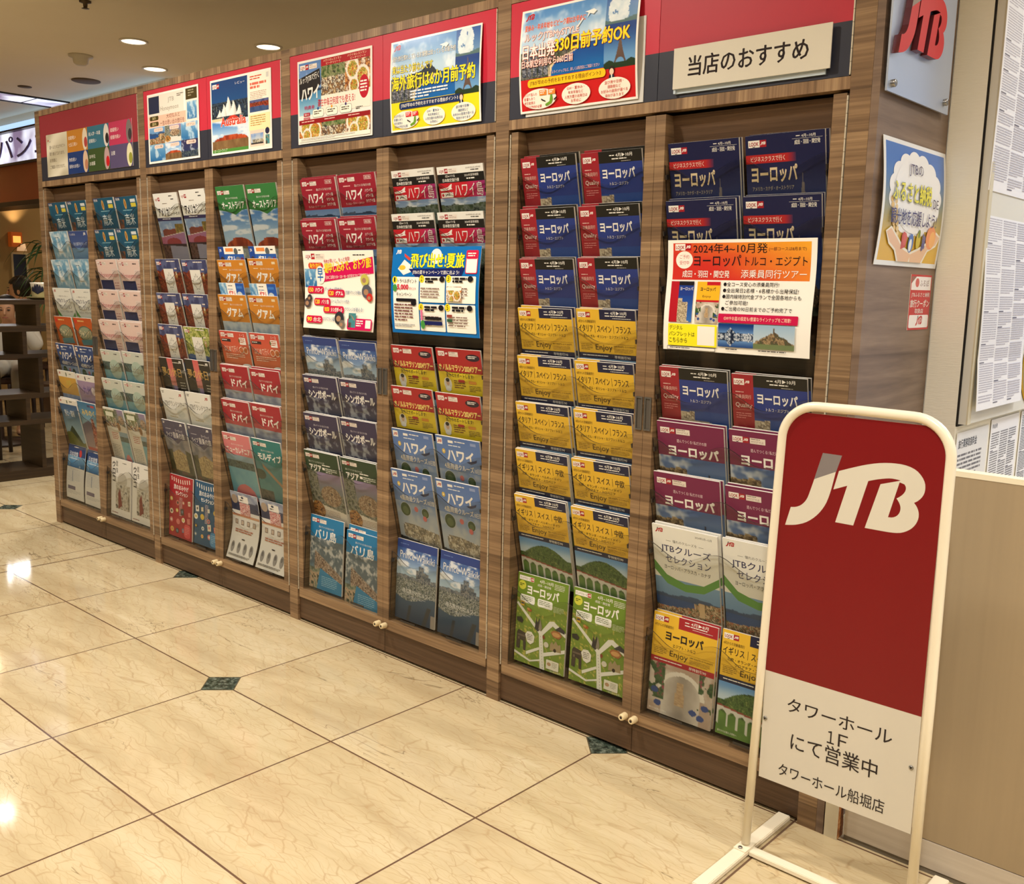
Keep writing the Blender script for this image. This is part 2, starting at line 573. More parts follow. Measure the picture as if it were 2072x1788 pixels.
def p_city(u, v, a, sd):
    c = mx((30, 70, 150), (176, 204, 228), sm(v, 0, 0.45))
    c = mx_t(c, (244, 246, 248), sm(fb(u, v * a * 1.8, 5, 4, sd), 0.52, 0.7) * 0.9)
    hz = 0.46
    k = np.floor(u * 16)
    hts = vnoise(k + 0.5 + sd, np.full_like(u, 2.5)) * (0.05 + 0.26 * (np.abs(u - 0.68) < 0.18) + 0.02 * (u > 0.5))
    bl = (v > hz - hts) & (v < hz + 0.03)
    bc = spk(u, v, a, 26, sd, [(70, 84, 104), (110, 120, 132), (150, 150, 150), (52, 66, 88)])
    c = np.where(bl[..., None], bc, c)
    mar = spk(u, v * 1.5, a, 26, sd + 2, [(48, 62, 72), (92, 104, 104), (190, 190, 184), (66, 84, 80), (130, 130, 120)])
    c = np.where((v >= hz + 0.02)[..., None], mar, c)
    sea = mx((66, 92, 116), (42, 62, 88), sm(v, 0.62, 1))
    edge = 0.70 + 0.05 * np.sin(u * 5)
    c = np.where((v > edge)[..., None], sea, c)
    road = (np.abs(u - (0.86 - 0.5 * (v - 0.75))) < 0.05) & (v > 0.76)
    c = np.where(road[..., None], np.array((60, 62, 66.)), c)
    road = (np.abs(u - (0.38 - 0.25 * (v - 0.8))) < 0.035) & (v > 0.8)
    c = np.where(road[..., None], np.array((52, 56, 64.)), c)
    return np.where(((v > 0.84) & (u > 0.9))[..., None], np.array((150, 140, 130.)), c)
def p_sea(u, v, a, sd):
    c = mx((120, 170, 206), (40, 104, 160), v)
    return mx_t(c, (224, 236, 240), sm(fb(u, v * a, 5, 4, sd), 0.5, 0.72) * 0.7)
def p_whale(u, v, a, sd):
    c = mx((104, 166, 206), (176, 208, 224), sm(v, 0.1, 0.8))
    c = mx_t(c, (236, 242, 244), sm(fb(u, v * a, 4, 4, sd), 0.45, 0.7))
    return mx_t(c, (50, 70, 90), (((u - 0.56) / 0.09) ** 2 + ((v - 0.66) / 0.05) ** 2 < 1).astype(float))
def p_coast(u, v, a, sd):
    c = mx((120, 164, 206), (70, 116, 170), v)
    mt = 0.22 + ridge(u, 4, sd, 0.22)
    c = np.where((v > mt)[..., None], mx((64, 96, 140), (44, 72, 112), sm(v, 0.2, 0.5)), c)
    c = np.where((v > 0.46)[..., None], mx((38, 84, 150), (30, 70, 128), v), c)
    tn = 0.58 + 0.08 * np.sin(u * 4 + 1) - 0.1 * (u > 0.6)
    c = np.where((v > tn)[..., None], spk(u, v, a, 22, sd, [(96, 74, 52), (166, 128, 90), (206, 180, 146), (70, 84, 50), (190, 110, 74), (60, 66, 44)]), c)
    tw = (np.abs(u - 0.72) < 0.045) & (v > 0.42) & (v < 0.75)
    return np.where(tw[..., None], np.array((206, 176, 132.)), c)
def p_viaduct(u, v, a, sd):
    c = mx((90, 150, 214), (190, 214, 232), sm(v, 0, 0.3))
    mt = 0.30 - 0.22 * np.sin(np.clip(u * 1.2 - 0.1, 0, 1) * 3.14) + ridge(u, 5, sd, 0.06)
    fo = spk(u, v, a, 22, sd, [(36, 66, 26), (62, 96, 40), (90, 120, 56), (48, 80, 34), (120, 140, 70)])
    c = np.where((v > mt)[..., None], fo, c)
    dk = 0.46 + 0.16 * u
    fi = mx((110, 150, 60), (70, 110, 44), fb(u, v * a, 8, 3, sd))
    c = np.where((v > dk + 0.1)[..., None], fi, c)
    ph = (u * 7) % 1
    leg = (ph < 0.22) | (v < dk + 0.05 + 0.06 * (np.abs(ph - 0.61) / 0.39) ** 2)
    c = np.where(((v > dk) & (v < dk + 0.34) & leg)[..., None], np.array((206, 206, 196.)), c)
    return np.where(((v > dk - 0.03) & (v < dk))[..., None], np.array((150, 60, 50.)), c)
def p_arch(u, v, a, sd):
    c = mx((206, 196, 182), (176, 152, 132), sm(fb(u, v * a, 4, 4, sd), 0.35, 0.7))
    d = ((u - 0.52) / 0.30) ** 2 + ((v - 0.52) / 0.36) ** 2
    ring = (d < 1.5) & (v < 0.52)
    c = np.where(ring[..., None], np.array((222, 216, 204.)), c)
    ins = ((d < 1) & (v < 0.52)) | ((np.abs(u - 0.52) < 0.30) & (v >= 0.52))
    al = mx((150, 140, 128), (206, 198, 186), sm(np.abs(u - 0.52) * 2 + 0.4 * fb(u, v * a, 6, 3, sd), 0.2, 0.9))
    c = np.where(ins[..., None], al, c)
    tw = ins & (np.abs(u - 0.5) < 0.05 + 0.03 * (v > 0.5)) & (v < 0.74) & (v > 0.28)
    c = np.where(tw[..., None], mx((206, 178, 136), (150, 120, 90), fb(u, v * 3, 20, 2)), c)
    pl = (fb(u, v * a, 6, 3, sd + 8) > 0.50) & (np.abs(u - 0.52) > 0.27) & (v < 0.72)
    c = np.where(pl[..., None], spk(u, v, a, 20, sd, [(36, 62, 36), (56, 90, 50), (70, 100, 60), (150, 60, 80)]), c)
    for x, y in ((0.10, 0.56), (0.16, 0.80), (0.90, 0.62), (0.84, 0.84), (0.72, 0.78)):
        c = np.where(((((u - x) / 0.06) ** 2 + ((v - y) / 0.06) ** 2) < 1)[..., None], np.array((44, 72, 140.)), c)
    return c
def p_night(u, v, a, sd):
    c = mx((22, 26, 74), (70, 104, 170), sm(v, 0.15, 1))
    w = 0.005 + 0.012 * (v > 0.40) + 0.05 * sm(v, 0.44, 0.6)
    sp = (np.abs(u - 0.72) < w) & (v > 0.33)
    c = np.where(sp[..., None], np.array((120, 112, 112.)), c)
    ab = v > 0.62 + 0.9 * np.abs(u - 0.75) - 0.04 * fb(u, v, 20, 2)
    c = np.where(ab[..., None], spk(u, v, a, 20, sd, [(96, 78, 60), (130, 104, 78), (70, 58, 50), (156, 128, 92)]), c)
    return np.where((v > 0.93)[..., None], np.array((80, 84, 70.)), c)
def p_castle(u, v, a, sd):
    c = mx((30, 66, 150), (62, 112, 184), v)
    b = v > 0.02 + 0.26 * vnoise(np.floor(u * 5) + 0.5, np.full_like(u, 1.5)) + 0.14 * (u > 0.3) + 0.7 * (u > 0.66)
    return np.where(b[..., None], spk(u, v, a, 9, sd, [(176, 160, 134), (206, 190, 160), (130, 112, 92), (220, 206, 180)]), c)
def p_paris(u, v, a, sd):
    c = mx((60, 96, 160), (156, 178, 208), sm(v, 0, 0.6))
    c = mx_t(c, (236, 238, 240), sm(fb(u, v * a, 5, 3, sd), 0.5, 0.7) * 0.8 * (u < 0.55))
    b = (u < 0.42) & (v > 0.15 + 0.14 * vnoise(np.floor(u * 12) + 0.5, np.full_like(u, 4.5)))
    c = np.where(b[..., None], spk(u, v, a, 18, sd, [(150, 124, 84), (196, 168, 118), (110, 88, 60), (90, 72, 52)]), c)
    t = (np.abs(u - 0.76) < 0.01 + 0.09 * sm(v, 0.3, 0.85) ** 2) & (v > 0.28)
    c = np.where(t[..., None], np.array((66, 60, 66.)), c)
    return np.where((v > 0.66 + 0.12 * fb(u, v, 6, 2))[..., None], np.array((34, 44, 36.)), c)
def p_singapore(u, v, a, sd):
    c = mx((52, 46, 84), (40, 60, 96), v)
    c = mx_t(c, (170, 178, 190), sm(fb(u, v * a * 1.2, 6, 4, sd) + 0.2 * (0.5 - np.abs(v - 0.3)), 0.56, 0.72) * 0.9)
    return np.where((v > 0.62)[..., None], spk(u, v, a, 16, sd, [(30, 40, 60), (54, 70, 86), (84, 96, 96), (24, 30, 44)]), c)
def p_asia(u, v, a, sd):
    c = spk(u, v, a, 16, sd, [(70, 80, 76), (110, 116, 110), (150, 150, 140), (90, 100, 70), (60, 64, 70)])
    c = np.where(((v < 0.4) & (u > 0.3))[..., None], mx((150, 130, 170), (120, 130, 140), sm(v, 0, 0.4)), c)
    c = np.where((((u - 0.62) / 0.3) ** 2 + ((v - 0.45) / 0.2) ** 2 < 1)[..., None], spk(u, v, a, 22, sd + 2, [(170, 140, 110), (120, 92, 70), (200, 176, 146), (90, 76, 66)]), c)
    wl = v > 0.62 + 0.12 * u
    c = np.where(wl[..., None], np.array((222, 216, 204.)), c)
    return np.where((((u - 0.16) / 0.2) ** 2 + ((v - 0.78) / 0.18) ** 2 < 1)[..., None], spk(u, v, a, 20, sd, [(60, 40, 30), (160, 100, 50), (200, 150, 80), (90, 60, 40)]), c)
def p_bali(u, v, a, sd):
    c = mx((120, 150, 168), (70, 84, 92), sm(fb(u, v * a, 4, 3, sd), 0.3, 0.7))
    c = np.where((v < 0.5 + 0.3 * u)[..., None], mx((92, 108, 118), (190, 192, 190), sm(fb(u + v, v * a - u, 8, 4, sd), 0.45, 0.65)), c)
    r = (np.abs(v - 0.36 - 0.45 * u) < 0.16) & (u > 0.15)
    c = np.where(r[..., None], spk(u + v, v - u, a, 24, sd, [(86, 66, 54), (140, 116, 98), (190, 170, 150), (60, 46, 40)]), c)
    g = (v > 0.6) & (u < 0.35)
    return np.where(g[..., None], spk(u, v, a, 9, sd, [(90, 100, 84), (130, 140, 120), (190, 160, 130), (60, 76, 60)]), c)
def p_mald(u, v, a, sd):
    c = mx((84, 150, 150), (60, 120, 130), fb(u, v * a, 5, 3, sd))
    isl = (((u - 0.1) / 0.2) ** 2 + ((v - 0.3) / 0.12) ** 2 < 1)
    c = np.where(isl[..., None], np.array((70, 84, 70.)), c)
    p = (np.abs((v - 0.16) - 0.7 * (u - 0.35)) < 0.045) & (u > 0.25) & (u < 0.85)
    c = np.where(p[..., None], np.array((166, 134, 100.)), c)
    return np.where(((v > 0.66) & (u < 0.45))[..., None], spk(u, v, a, 9, sd, [(60, 66, 60), (96, 92, 80), (40, 46, 50)]), c)
def p_caled(u, v, a, sd):
    c = mx((140, 170, 190), (96, 150, 170), v)
    c = np.where(((v > 0.14) & (v < 0.3))[..., None], spk(u, v, a, 18, sd, [(60, 84, 90), (96, 116, 110), (50, 66, 60)]), c)
    c = np.where((v >= 0.3)[..., None], mx((130, 190, 200), (90, 160, 190), fb(u, v * a, 5, 3, sd)), c)
    return np.where((((u - 0.5) / 0.4) ** 2 + ((v - 1.02) / 0.35) ** 2 < 1)[..., None], np.array((214, 110, 116.)), c)
def p_dubai(u, v, a, sd):
    c = mx((120, 130, 160), (176, 184, 200), sm(fb(u, v * a * 2, 4, 3, sd), 0.3, 0.7))
    return np.where((v > 0.4 + 0.1 * np.sin(u * 3))[..., None], mx((40, 44, 70), (90, 96, 120), fb(u, v * a, 5, 3, sd)), c)
def p_guam(u, v, a, sd):
    c = mx((150, 170, 190), (196, 206, 212), sm(fb(u, v * a, 5, 3, sd), 0.3, 0.7))
    b = (v > 0.5) & (np.abs(u - 0.75) < 0.10) | (v > 0.8 - 0.1 * u)
    return np.where(b[..., None], spk(u, v, a, 14, sd, [(60, 64, 70), (92, 94, 96), (44, 48, 52)]), c)
def p_usa(u, v, a, sd):
    c = p_sky(u, v, a, sd, (120, 150, 196), (190, 204, 216))
    k = v > 0.16 + 0.12 * fb(u, v * 0, 6, 2, sd) + 0.04 * (u > 0.7)
    c = np.where((k & (u > 0.12))[..., None], mx((150, 74, 62), (116, 62, 50), fb(u, v * 3, 9, 3, sd)), c)
    c = np.where(((u > 0.66) & (v < 0.34) & (v > 0.1))[..., None], spk(u, v, a, 14, sd, [(150, 120, 56), (110, 96, 50), (180, 150, 80)]), c)
    s = v > 0.42 - 0.12 * u
    c = np.where(s[..., None], mx((176, 96, 122), (150, 110, 150), u), c)
    c = np.where((np.abs(v - 0.42 + 0.12 * u) < 0.006)[..., None], np.array((220, 214, 206.)), c)
    r = s & (((u - 0.5) / 0.3) ** 2 + ((v - 0.56) / 0.12) ** 2 < 1)
    c = np.where(r[..., None], np.array((150, 60, 66.)), c)
    c = np.where((v > 0.56 + 0.06 * fb(u, v, 7, 2))[..., None], np.array((62, 46, 52.)), c)
    lo = v > 0.62 + 0.05 * u
    return np.where(lo[..., None], np.where((u < 0.3)[..., None], spk(u, v, a, 14, sd, [(70, 40, 36), (110, 80, 70), (46, 30, 30)]), mx((120, 116, 140), (150, 146, 160), v)), c)
def p_canada(u, v, a, sd):
    c = mx((62, 66, 110), (40, 70, 120), v)
    c = mx_t(c, (88, 96, 140), sm(fb(u, v * a, 5, 3, sd), 0.5, 0.6))
    r = v > 0.10 + 0.12 * fb(u, v * 0, 5, 3, sd) + 0.04 * u
    c = np.where(r[..., None], spk(u, v, a, 14, sd, [(120, 42, 30), (156, 62, 36), (92, 34, 28), (176, 84, 44)]), c)
    return np.where((v > 0.52 + 0.16 * np.abs(u - 0.4))[..., None], mx((40, 60, 104), (70, 96, 140), fb(u, v * a, 8, 3, sd)), c)
def p_canada2(u, v, a, sd):
    c = spk(u, v, a, 12, sd, [(96, 120, 40), (150, 160, 60), (200, 200, 120), (60, 90, 36)])
    return np.where((v > 0.40 + 0.05 * fb(u, v, 6, 2))[..., None], mx((40, 66, 130), (60, 100, 150), fb(u, v * a, 6, 3, sd)), c)
def p_house(u, v, a, sd):
    c = mx((100, 104, 124), (150, 146, 150), sm(fb(u, v * a, 4, 3, sd), 0.3, 0.7))
    t = (v > 0.25 + 0.2 * np.abs(u - 0.55)) & ((u < 0.22) | (u > 0.78) | (v > 0.75))
    c = np.where(t[..., None], spk(u, v, a, 12, sd, [(40, 46, 30), (60, 66, 40), (80, 80, 50)]), c)
    h = (u > 0.2) & (u < 0.78) & (v > 0.30 + 0.35 * np.abs(u - 0.5)) & (v < 0.78)
    c = np.where(h[..., None], spk(u, v, a, 12, sd, [(170, 146, 96), (196, 172, 118), (140, 116, 76), (210, 190, 140)]), c)
    return np.where((v > 0.8)[..., None], spk(u, v, a, 10, sd, [(60, 60, 36), (90, 80, 46), (120, 50, 40)]), c)
def p_fuji(u, v, a, sd):
    c = mx((40, 84, 140), (150, 186, 206), sm(v, 0, 0.62))
    m = v > 0.5 + 0.9 * np.abs(u - 0.42) * (0.6 + 0.5 * np.abs(u - 0.42))
    c = np.where(m[..., None], mx((44, 66, 60), (60, 80, 50), v), c)
    g = v > 0.66 + 0.12 * u - 0.06 * np.sin(u * 6)
    c = np.where(g[..., None], mx((90, 104, 40), (130, 130, 60), fb(u, v * a, 5, 3, sd)), c)
    return np.where((v > 0.9)[..., None], np.array((200, 196, 184.)), c)
def p_pagoda(u, v, a, sd):
    c = mx((50, 120, 170), (160, 196, 210), sm(v, 0, 0.5))
    c = np.where((v > 0.34 + 0.25 * np.abs(u - 0.4))[..., None], mx((80, 90, 120), (180, 150, 150), v), c)
    p = (np.abs(u - 0.62) < 0.06 + 0.22 * (v - 0.3)) & (v > 0.3)
    c = np.where(p[..., None], spk(u, v, a, 10, sd, [(176, 60, 44), (206, 120, 90), (120, 40, 36), (226, 170, 150)]), c)
    return np.where((v > 0.86)[..., None], np.array((196, 70, 60.)), c)
def p_incas(u, v, a, sd):
    c = mx((16, 70, 110), (24, 104, 130), fb(u, v * a, 4, 3, sd))
    c = np.where(((u + v * 0.4 < 0.36) & (v > 0.35))[..., None], spk(u, v, a, 10, sd, [(40, 66, 80), (120, 70, 50), (150, 84, 56), (60, 90, 90)]), c)
    return np.where((v > 0.72 + 0.1 * u)[..., None], spk(u, v, a, 12, sd, [(30, 60, 70), (50, 84, 80), (110, 80, 60), (150, 110, 80)]), c)
def p_table(u, v, a, sd):
    c = spk(u, v, a, 5, sd, [(190, 112, 52), (216, 150, 84), (120, 66, 40), (240, 224, 200), (90, 50, 40)])
    for i, (x, y, r) in enumerate(((0.3, 0.3, 0.26), (0.7, 0.6, 0.28), (0.35, 0.85, 0.2))):
        d = np.hypot(u - x, (v - y) * a)
        c = np.where((d < r)[..., None], np.array((238, 230, 214.)), c)
        c = np.where((d < r * 0.75)[..., None], spk(u, v, a, 16, sd + i, [(170, 70, 40), (220, 160, 60), (120, 140, 50), (240, 200, 120), (150, 40, 30)]), c)
    return c
def p_lanai(u, v, a, sd):
    c = spk(u, v, a, 10, sd, [(60, 84, 44), (100, 120, 70), (150, 150, 110), (40, 50, 40)])
    return np.where((v > 0.42)[..., None], spk(u, v, a, 9, sd, [(210, 190, 150), (150, 110, 70), (90, 70, 60), (236, 226, 200), (60, 60, 66)]), c)
def p_bay(u, v, a, sd):                     # the long beach of the early-booking posters
    c = mx((84, 140, 200), (186, 212, 232), sm(v, 0, 0.5))
    c = mx_t(c, (250, 250, 250), sm(fb(u, v * a, 4, 4, sd), 0.54, 0.74) * 0.9)
    mt = 0.60 - 0.13 * np.exp(-((u - 0.60) / 0.09) ** 2) - 0.05 * np.exp(-((u - 0.45) / 0.2) ** 2)
    c = np.where(((v > mt) & (v < 0.66))[..., None], np.array((40, 50, 62.)), c)
    c = np.where((v > 0.62)[..., None], mx((18, 74, 150), (30, 110, 180), sm(v, 0.6, 1) * (0.6 + 0.4 * fb(u, v, 8, 2))), c)
    bx = 0.34 + 0.32 * sm(1 - v, 0.05, 0.36) ** 2
    c = np.where(((u < bx + 0.04) & (v > 0.62))[..., None], np.array((226, 206, 160.)), c)
    ln = (u < bx) & (v > 0.60)
    c = np.where(ln[..., None], spk(u, v, a, 16, sd, [(40, 50, 40), (70, 78, 60), (110, 106, 96), (60, 60, 66)]), c)
    tw = 0.52 + 0.14 * vnoise(np.floor(u * 15) + 0.5, np.full_like(u, 6.5)) + 0.2 * (u > 0.3)
    ti = ((u * 15) % 1 > 0.25) & (v > tw) & (v < 0.97) & (u < 0.36)
    return np.where(ti[..., None], spk(u, v * 2, a, 30, sd, [(48, 54, 70), (84, 90, 104), (150, 150, 156), (36, 40, 54)]), c)
def p_tower(u, v, a, sd):
    c = mx((20, 60, 130), (110, 160, 206), sm(v, 0, 0.85))
    w = 0.012 + 0.17 * np.clip((v - 0.05) / 0.8, 0, 1) ** 2.2
    t = (np.abs(u - 0.52) < w) & (v > 0.05) & (v < 0.9)
    ho = (np.hypot((u - 0.52) * 1.0, (v - 0.9) * a) < 0.14)
    c = np.where((t & ~ho)[..., None], mx((120, 96, 84), (90, 72, 66), v), c)
    return np.where((v > 0.88 - 0.06 * np.abs(np.sin(u * 9)) * (np.abs(u - 0.52) > 0.2))[..., None], np.array((40, 60, 40.)), c)
def p_lion(u, v, a, sd):
    c = mx((36, 84, 160), (120, 160, 190), v)
    b = (np.hypot((u - 0.42) / 0.34, (v - 0.5) / 0.6) < 1) & (fb(u, v * a, 6, 3, sd) > 0.36)
    c = np.where(b[..., None], mx((196, 214, 224), (236, 240, 240), fb(u, v, 10, 2, sd)), c)
    return np.where((v > 0.8 + 0.06 * np.sin(u * 4))[..., None], np.array((80, 110, 110.)), c)
def p_opera(u, v, a, sd):
    c = mx((10, 60, 120), (40, 110, 160), v)
    c = np.where(((v > 0.30) & (v < 0.62))[..., None], spk(u, v, a, 18, sd, [(20, 40, 60), (50, 70, 90), (14, 26, 40), (90, 104, 110)]), c)
    for x, hgt, wd in ((0.46, 0.26, 0.20), (0.60, 0.20, 0.17), (0.34, 0.17, 0.14), (0.76, 0.13, 0.12), (0.22, 0.10, 0.10)):
        q = np.clip((v - (0.50 - hgt)) / hgt, 0, 1)
        s = (v > 0.50 - hgt) & (v < 0.50) & (u - x > -wd * (0.9 * q ** 1.6)) & (u - x < wd * 0.62 * q ** 0.55)
        c = np.where(s[..., None], mx((246, 242, 230), (196, 196, 190), sm(u - x, -0.02, 0.1)), c)
    w = (v > 0.56 + 0.06 * np.sin(u * 8)) & (v < 0.68 + 0.05 * np.sin(u * 8)) & (u > 0.3)
    c = np.where(w[..., None], np.array((206, 60, 44.)), c)
    return np.where(((v > 0.52) & (u < 0.3))[..., None], np.array((214, 200, 160.)), c)
def p_lake(u, v, a, sd):
    vv = np.where(v > 0.56, 1.12 - v, v)
    c = mx((20, 56, 120), (110, 150, 200), sm(vv, 0, 0.5))
    m = vv > np.minimum(0.14 + 1.5 * np.abs(u - 0.36), 0.36) + 0.06 * fb(u, vv * 0, 9, 3)
    return np.where(m[..., None], spk(u, vv, a, 12, sd, [(24, 34, 56), (60, 76, 100), (206, 214, 224), (40, 52, 76)]), c)
def p_abbey(u, v, a, sd):
    c = mx((150, 180, 206), (206, 216, 222), v)
    k = v > 0.30 + 1.0 * np.abs(u - 0.5) - 0.06 * vnoise(np.floor(u * 18), np.full_like(u, 8.0))
    k |= (np.abs(u - 0.5) < 0.02) & (v > 0.1)
    c = np.where(k[..., None], spk(u, v, a, 12, sd, [(120, 100, 74), (164, 140, 104), (90, 76, 60), (80, 84, 60)]), c)
    return np.where((v > 0.8)[..., None], np.array((110, 124, 84.)), c)
PIC = {n[2:]: f for n, f in list(globals().items()) if n.startswith('p_') and callable(f)}

# ------------------------------------------------------------------ the brochure covers
NAVY = (24, 28, 66); BLK = (26, 24, 22); RED = (170, 28, 44); INKB = (30, 26, 30)
def c_quality():
    a = Art(210, 297, (34, 60, 140), (46, 90, 164))
    a.P(62, 100, 148, 190, 'castle', 1, 44)
    a.R(62, 32, 148, 84, (36, 56, 138))
    a.R(0, 0, 62, 297, (166, 30, 42)); a.R(62, 0, 148, 32, (30, 28, 22))
    a.look(6, 12, 1.25, my=False)
    a.T('4月▶10月', 122, 7, 56, 10, WHITE, 0.03); a.B(100, 11, 20, 5, 1, WHITE); a.B(108, 20, 60, 6, 1, WHITE); a.B(140, 28, 64, 2.4, 1, (200, 196, 190))
    a.B(10, 46, 28, 5, 1, (230, 180, 170)); a.T('添乗員同行', 9, 54, 46, 11, (240, 190, 176), 0.0)
    a.T('Quality', 9, 76, 48, 16, (246, 226, 218), 0.01)
    a.R(9, 95, 46, 0.5, (230, 170, 160)); a.B(10, 104, 48, 18, 3, (236, 150, 150), gap=0.3)
    a.T('ヨーロッパ', 72, 46, 112, 30, WHITE, 0.03); a.T('トルコ・エジプト', 96, 84, 64, 9, WHITE, 0.01)
    return a
def c_enjoy(kind):
    spec = {'it': ('イタリア│スペイン│フランス', 'ポルトガル・ギリシャ・エジプト・トルコ', None, NAVY, 'coast'),
            'uk': ('イギリス│スイス│中欧', '北欧・オランダ・ベルギー・ドイツ', 'クロアチア・スロベニア', NAVY, 'viaduct'),
            'eu': ('ヨーロッパ', 'エジプト・トルコ', None, (176, 28, 40), 'arch')}[kind]
    a = Art(210, 297, (242, 190, 40))
    a.R(84, 0, 126, 30 if kind != 'eu' else 34, spec[3]); a.look(5, 9, 1.2, my=False)
    a.T('4月▶10月' if kind != 'eu' else '4月▶8月', 124, 5, 56, 10, WHITE, 0.03); a.B(104, 9, 18, 5, 1, WHITE); a.B(104, 17, 90, 5.6, 1, WHITE); a.B(130, 24.5, 74, 2.6, 1, WHITE)
    a.T('4月からの添乗員同行', 5, 32, 64, 9, (70, 50, 30), 0.0)
    if kind == 'eu':
        a.T(spec[0], 44, 48, 124, 28, INKB, 0.04); a.T(spec[1], 70, 82, 74, 10, INKB, 0.02)
    else:
        a.T(spec[0], 5, 45, 186, 24, INKB, 0.02)
        a.T(spec[1], 20, 75, 160, 9.5, INKB, 0.015)
        if spec[2]: a.T(spec[2], 44, 88, 112, 9, INKB, 0.015)
    a.R(4, 100, 202, 0.6, (120, 90, 40))
    a.B(8, 104, 48, 20, 4, (120, 92, 30), gap=0.3); a.T('Enjoy', 62, 103, 60, 22, (60, 44, 26), 0.0)
    a.T('389,900円~519,900円', 128, 104, 74, 6, (110, 84, 30)); a.B(128, 113, 74, 14, 4, (150, 116, 40), gap=0.3)
    a.R(0, 130, 210, 16, spec[3]); a.B(12, 136, 106, 5, 1, WHITE); a.T('早特割引90', 128, 134, 56, 9, WHITE, 0.01)
    a.P(0, 146, 210, 151, spec[4], 2, 64)
    a.T('旅だから出逢える景色へ', 6, 284, 60, 6, WHITE)
    return a
def c_greenmap():
    g = (124, 152, 44)
    a = Art(210, 297, g)
    a.P(0, 80, 210, 217, 'grass', 1, 40)
    a.R(0, 0, 210, 84, (112, 144, 38))
    a.R(6, 9, 62, 14, WHITE); a.T('ランドクルーズ', 9, 12, 44, 8, INKB, 0.02); a.R(54, 10, 13, 12, (190, 24, 36)); a.logo(55, 13, 11, WHITE, WHITE)
    a.T('4月~10月', 92, 8, 56, 11, WHITE, 0.03); a.T('成田・関空発', 84, 23, 56, 8, WHITE, 0.01)
    a.B(154, 10, 46, 20, 4, WHITE, gap=0.3)
    a.E(20, 40, 16, 15, (214, 214, 60)); a.B(9, 35, 22, 10, 2, (60, 80, 20))
    a.T('ヨーロッパ', 42, 34, 132, 32, WHITE, 0.04)
    for x in (14, 88):
        a.RR(x, 70, 62, 26, 6, (238, 238, 228)); a.B(x + 5, 75, 52, 16, 3, (90, 110, 50), gap=0.4)
    a.B(154, 82, 48, 20, 5, (220, 228, 190), gap=0.3)
    rd = (236, 236, 226)
    a.G([(0, 104), (6, 98), (110, 176), (108, 190)], rd)
    a.G([(100, 176), (116, 184), (132, 297), (112, 297)], rd)
    a.G([(100, 186), (142, 134), (160, 130), (210, 158), (210, 172), (156, 146), (116, 186)], rd)
    a.G([(112, 246), (210, 210), (210, 222), (114, 258)], rd)
    a.G([(0, 262), (70, 280), (112, 266), (112, 272), (68, 286), (0, 270)], rd)
    a.G([(50, 256), (104, 228), (106, 236), (52, 266)], rd)
    for i in range(12):
        a.G([(107 + i * 1.4, 190 + i * 9), (109 + i * 1.4, 190 + i * 9), (110 + i * 1.4, 194 + i * 9), (108 + i * 1.4, 194 + i * 9)], (150, 150, 140))
    def blot(x, y, w, h, sd, cs):
        a.P(x, y, w, h, 'blot%d' % cs, sd, 10)
    a.G([(8, 252), (8, 200), (14, 190), (46, 196), (48, 254), (38, 254), (36, 224), (24, 222), (22, 253)], (70, 60, 50)); a.R(11, 204, 34, 6, (110, 96, 80)); a.R(14, 214, 6, 8, (120, 108, 92))
    a.G([(82, 170), (88, 130), (92, 152), (100, 132), (106, 168), (96, 178)], (62, 56, 56)); a.G([(98, 170), (104, 134), (112, 160), (110, 174)], (150, 140, 120))
    a.G([(150, 168), (160, 158), (186, 158), (196, 170), (184, 182), (160, 180)], (176, 110, 60)); a.E(172, 170, 16, 7, (214, 160, 96))
    a.G([(150, 226), (150, 206), (158, 196), (164, 204), (172, 190), (182, 202), (192, 198), (196, 224)], (170, 150, 110)); a.E(170, 222, 6, 6, (60, 50, 40))
    a.E(56, 116, 10, 5, (190, 100, 40)); a.E(52, 113, 6, 4, (220, 160, 80)); a.R(18, 92, 16, 16, (226, 180, 40)); a.R(20, 96, 12, 6, (90, 90, 90))
    a.G([(4, 150), (24, 146), (34, 156), (28, 166), (6, 162)], (50, 50, 44)); a.E(122, 190, 5, 6, (150, 70, 40)); a.E(134, 212, 10, 9, (220, 214, 196))
    a.G([(44, 200), (52, 188), (70, 186), (84, 198), (82, 218), (68, 228), (54, 222)], (240, 238, 228)); a.B(52, 196, 26, 22, 4, (90, 80, 70), gap=0.35)
    a.G([(166, 154), (186, 140), (206, 150), (206, 160)], (66, 62, 66)); a.RR(138, 258, 52, 30, 3, (232, 230, 214)); a.E(150, 272, 8, 6, (190, 150, 110)); a.B(162, 264, 24, 18, 4, (120, 120, 90), gap=0.3)
    a.T('一度は見たい世界へ', 150, 290, 54, 5, (240, 240, 220))
    return a
def p_grass(u, v, a, sd):
    c = mx((112, 144, 40), (140, 166, 60), fb(u, v * a, 6, 3, sd))
    return mx_t(c, (214, 196, 90), (fb(u, v * a, 26, 2, 4) > 0.70).astype(float) * 0.8)
PIC['grass'] = p_grass
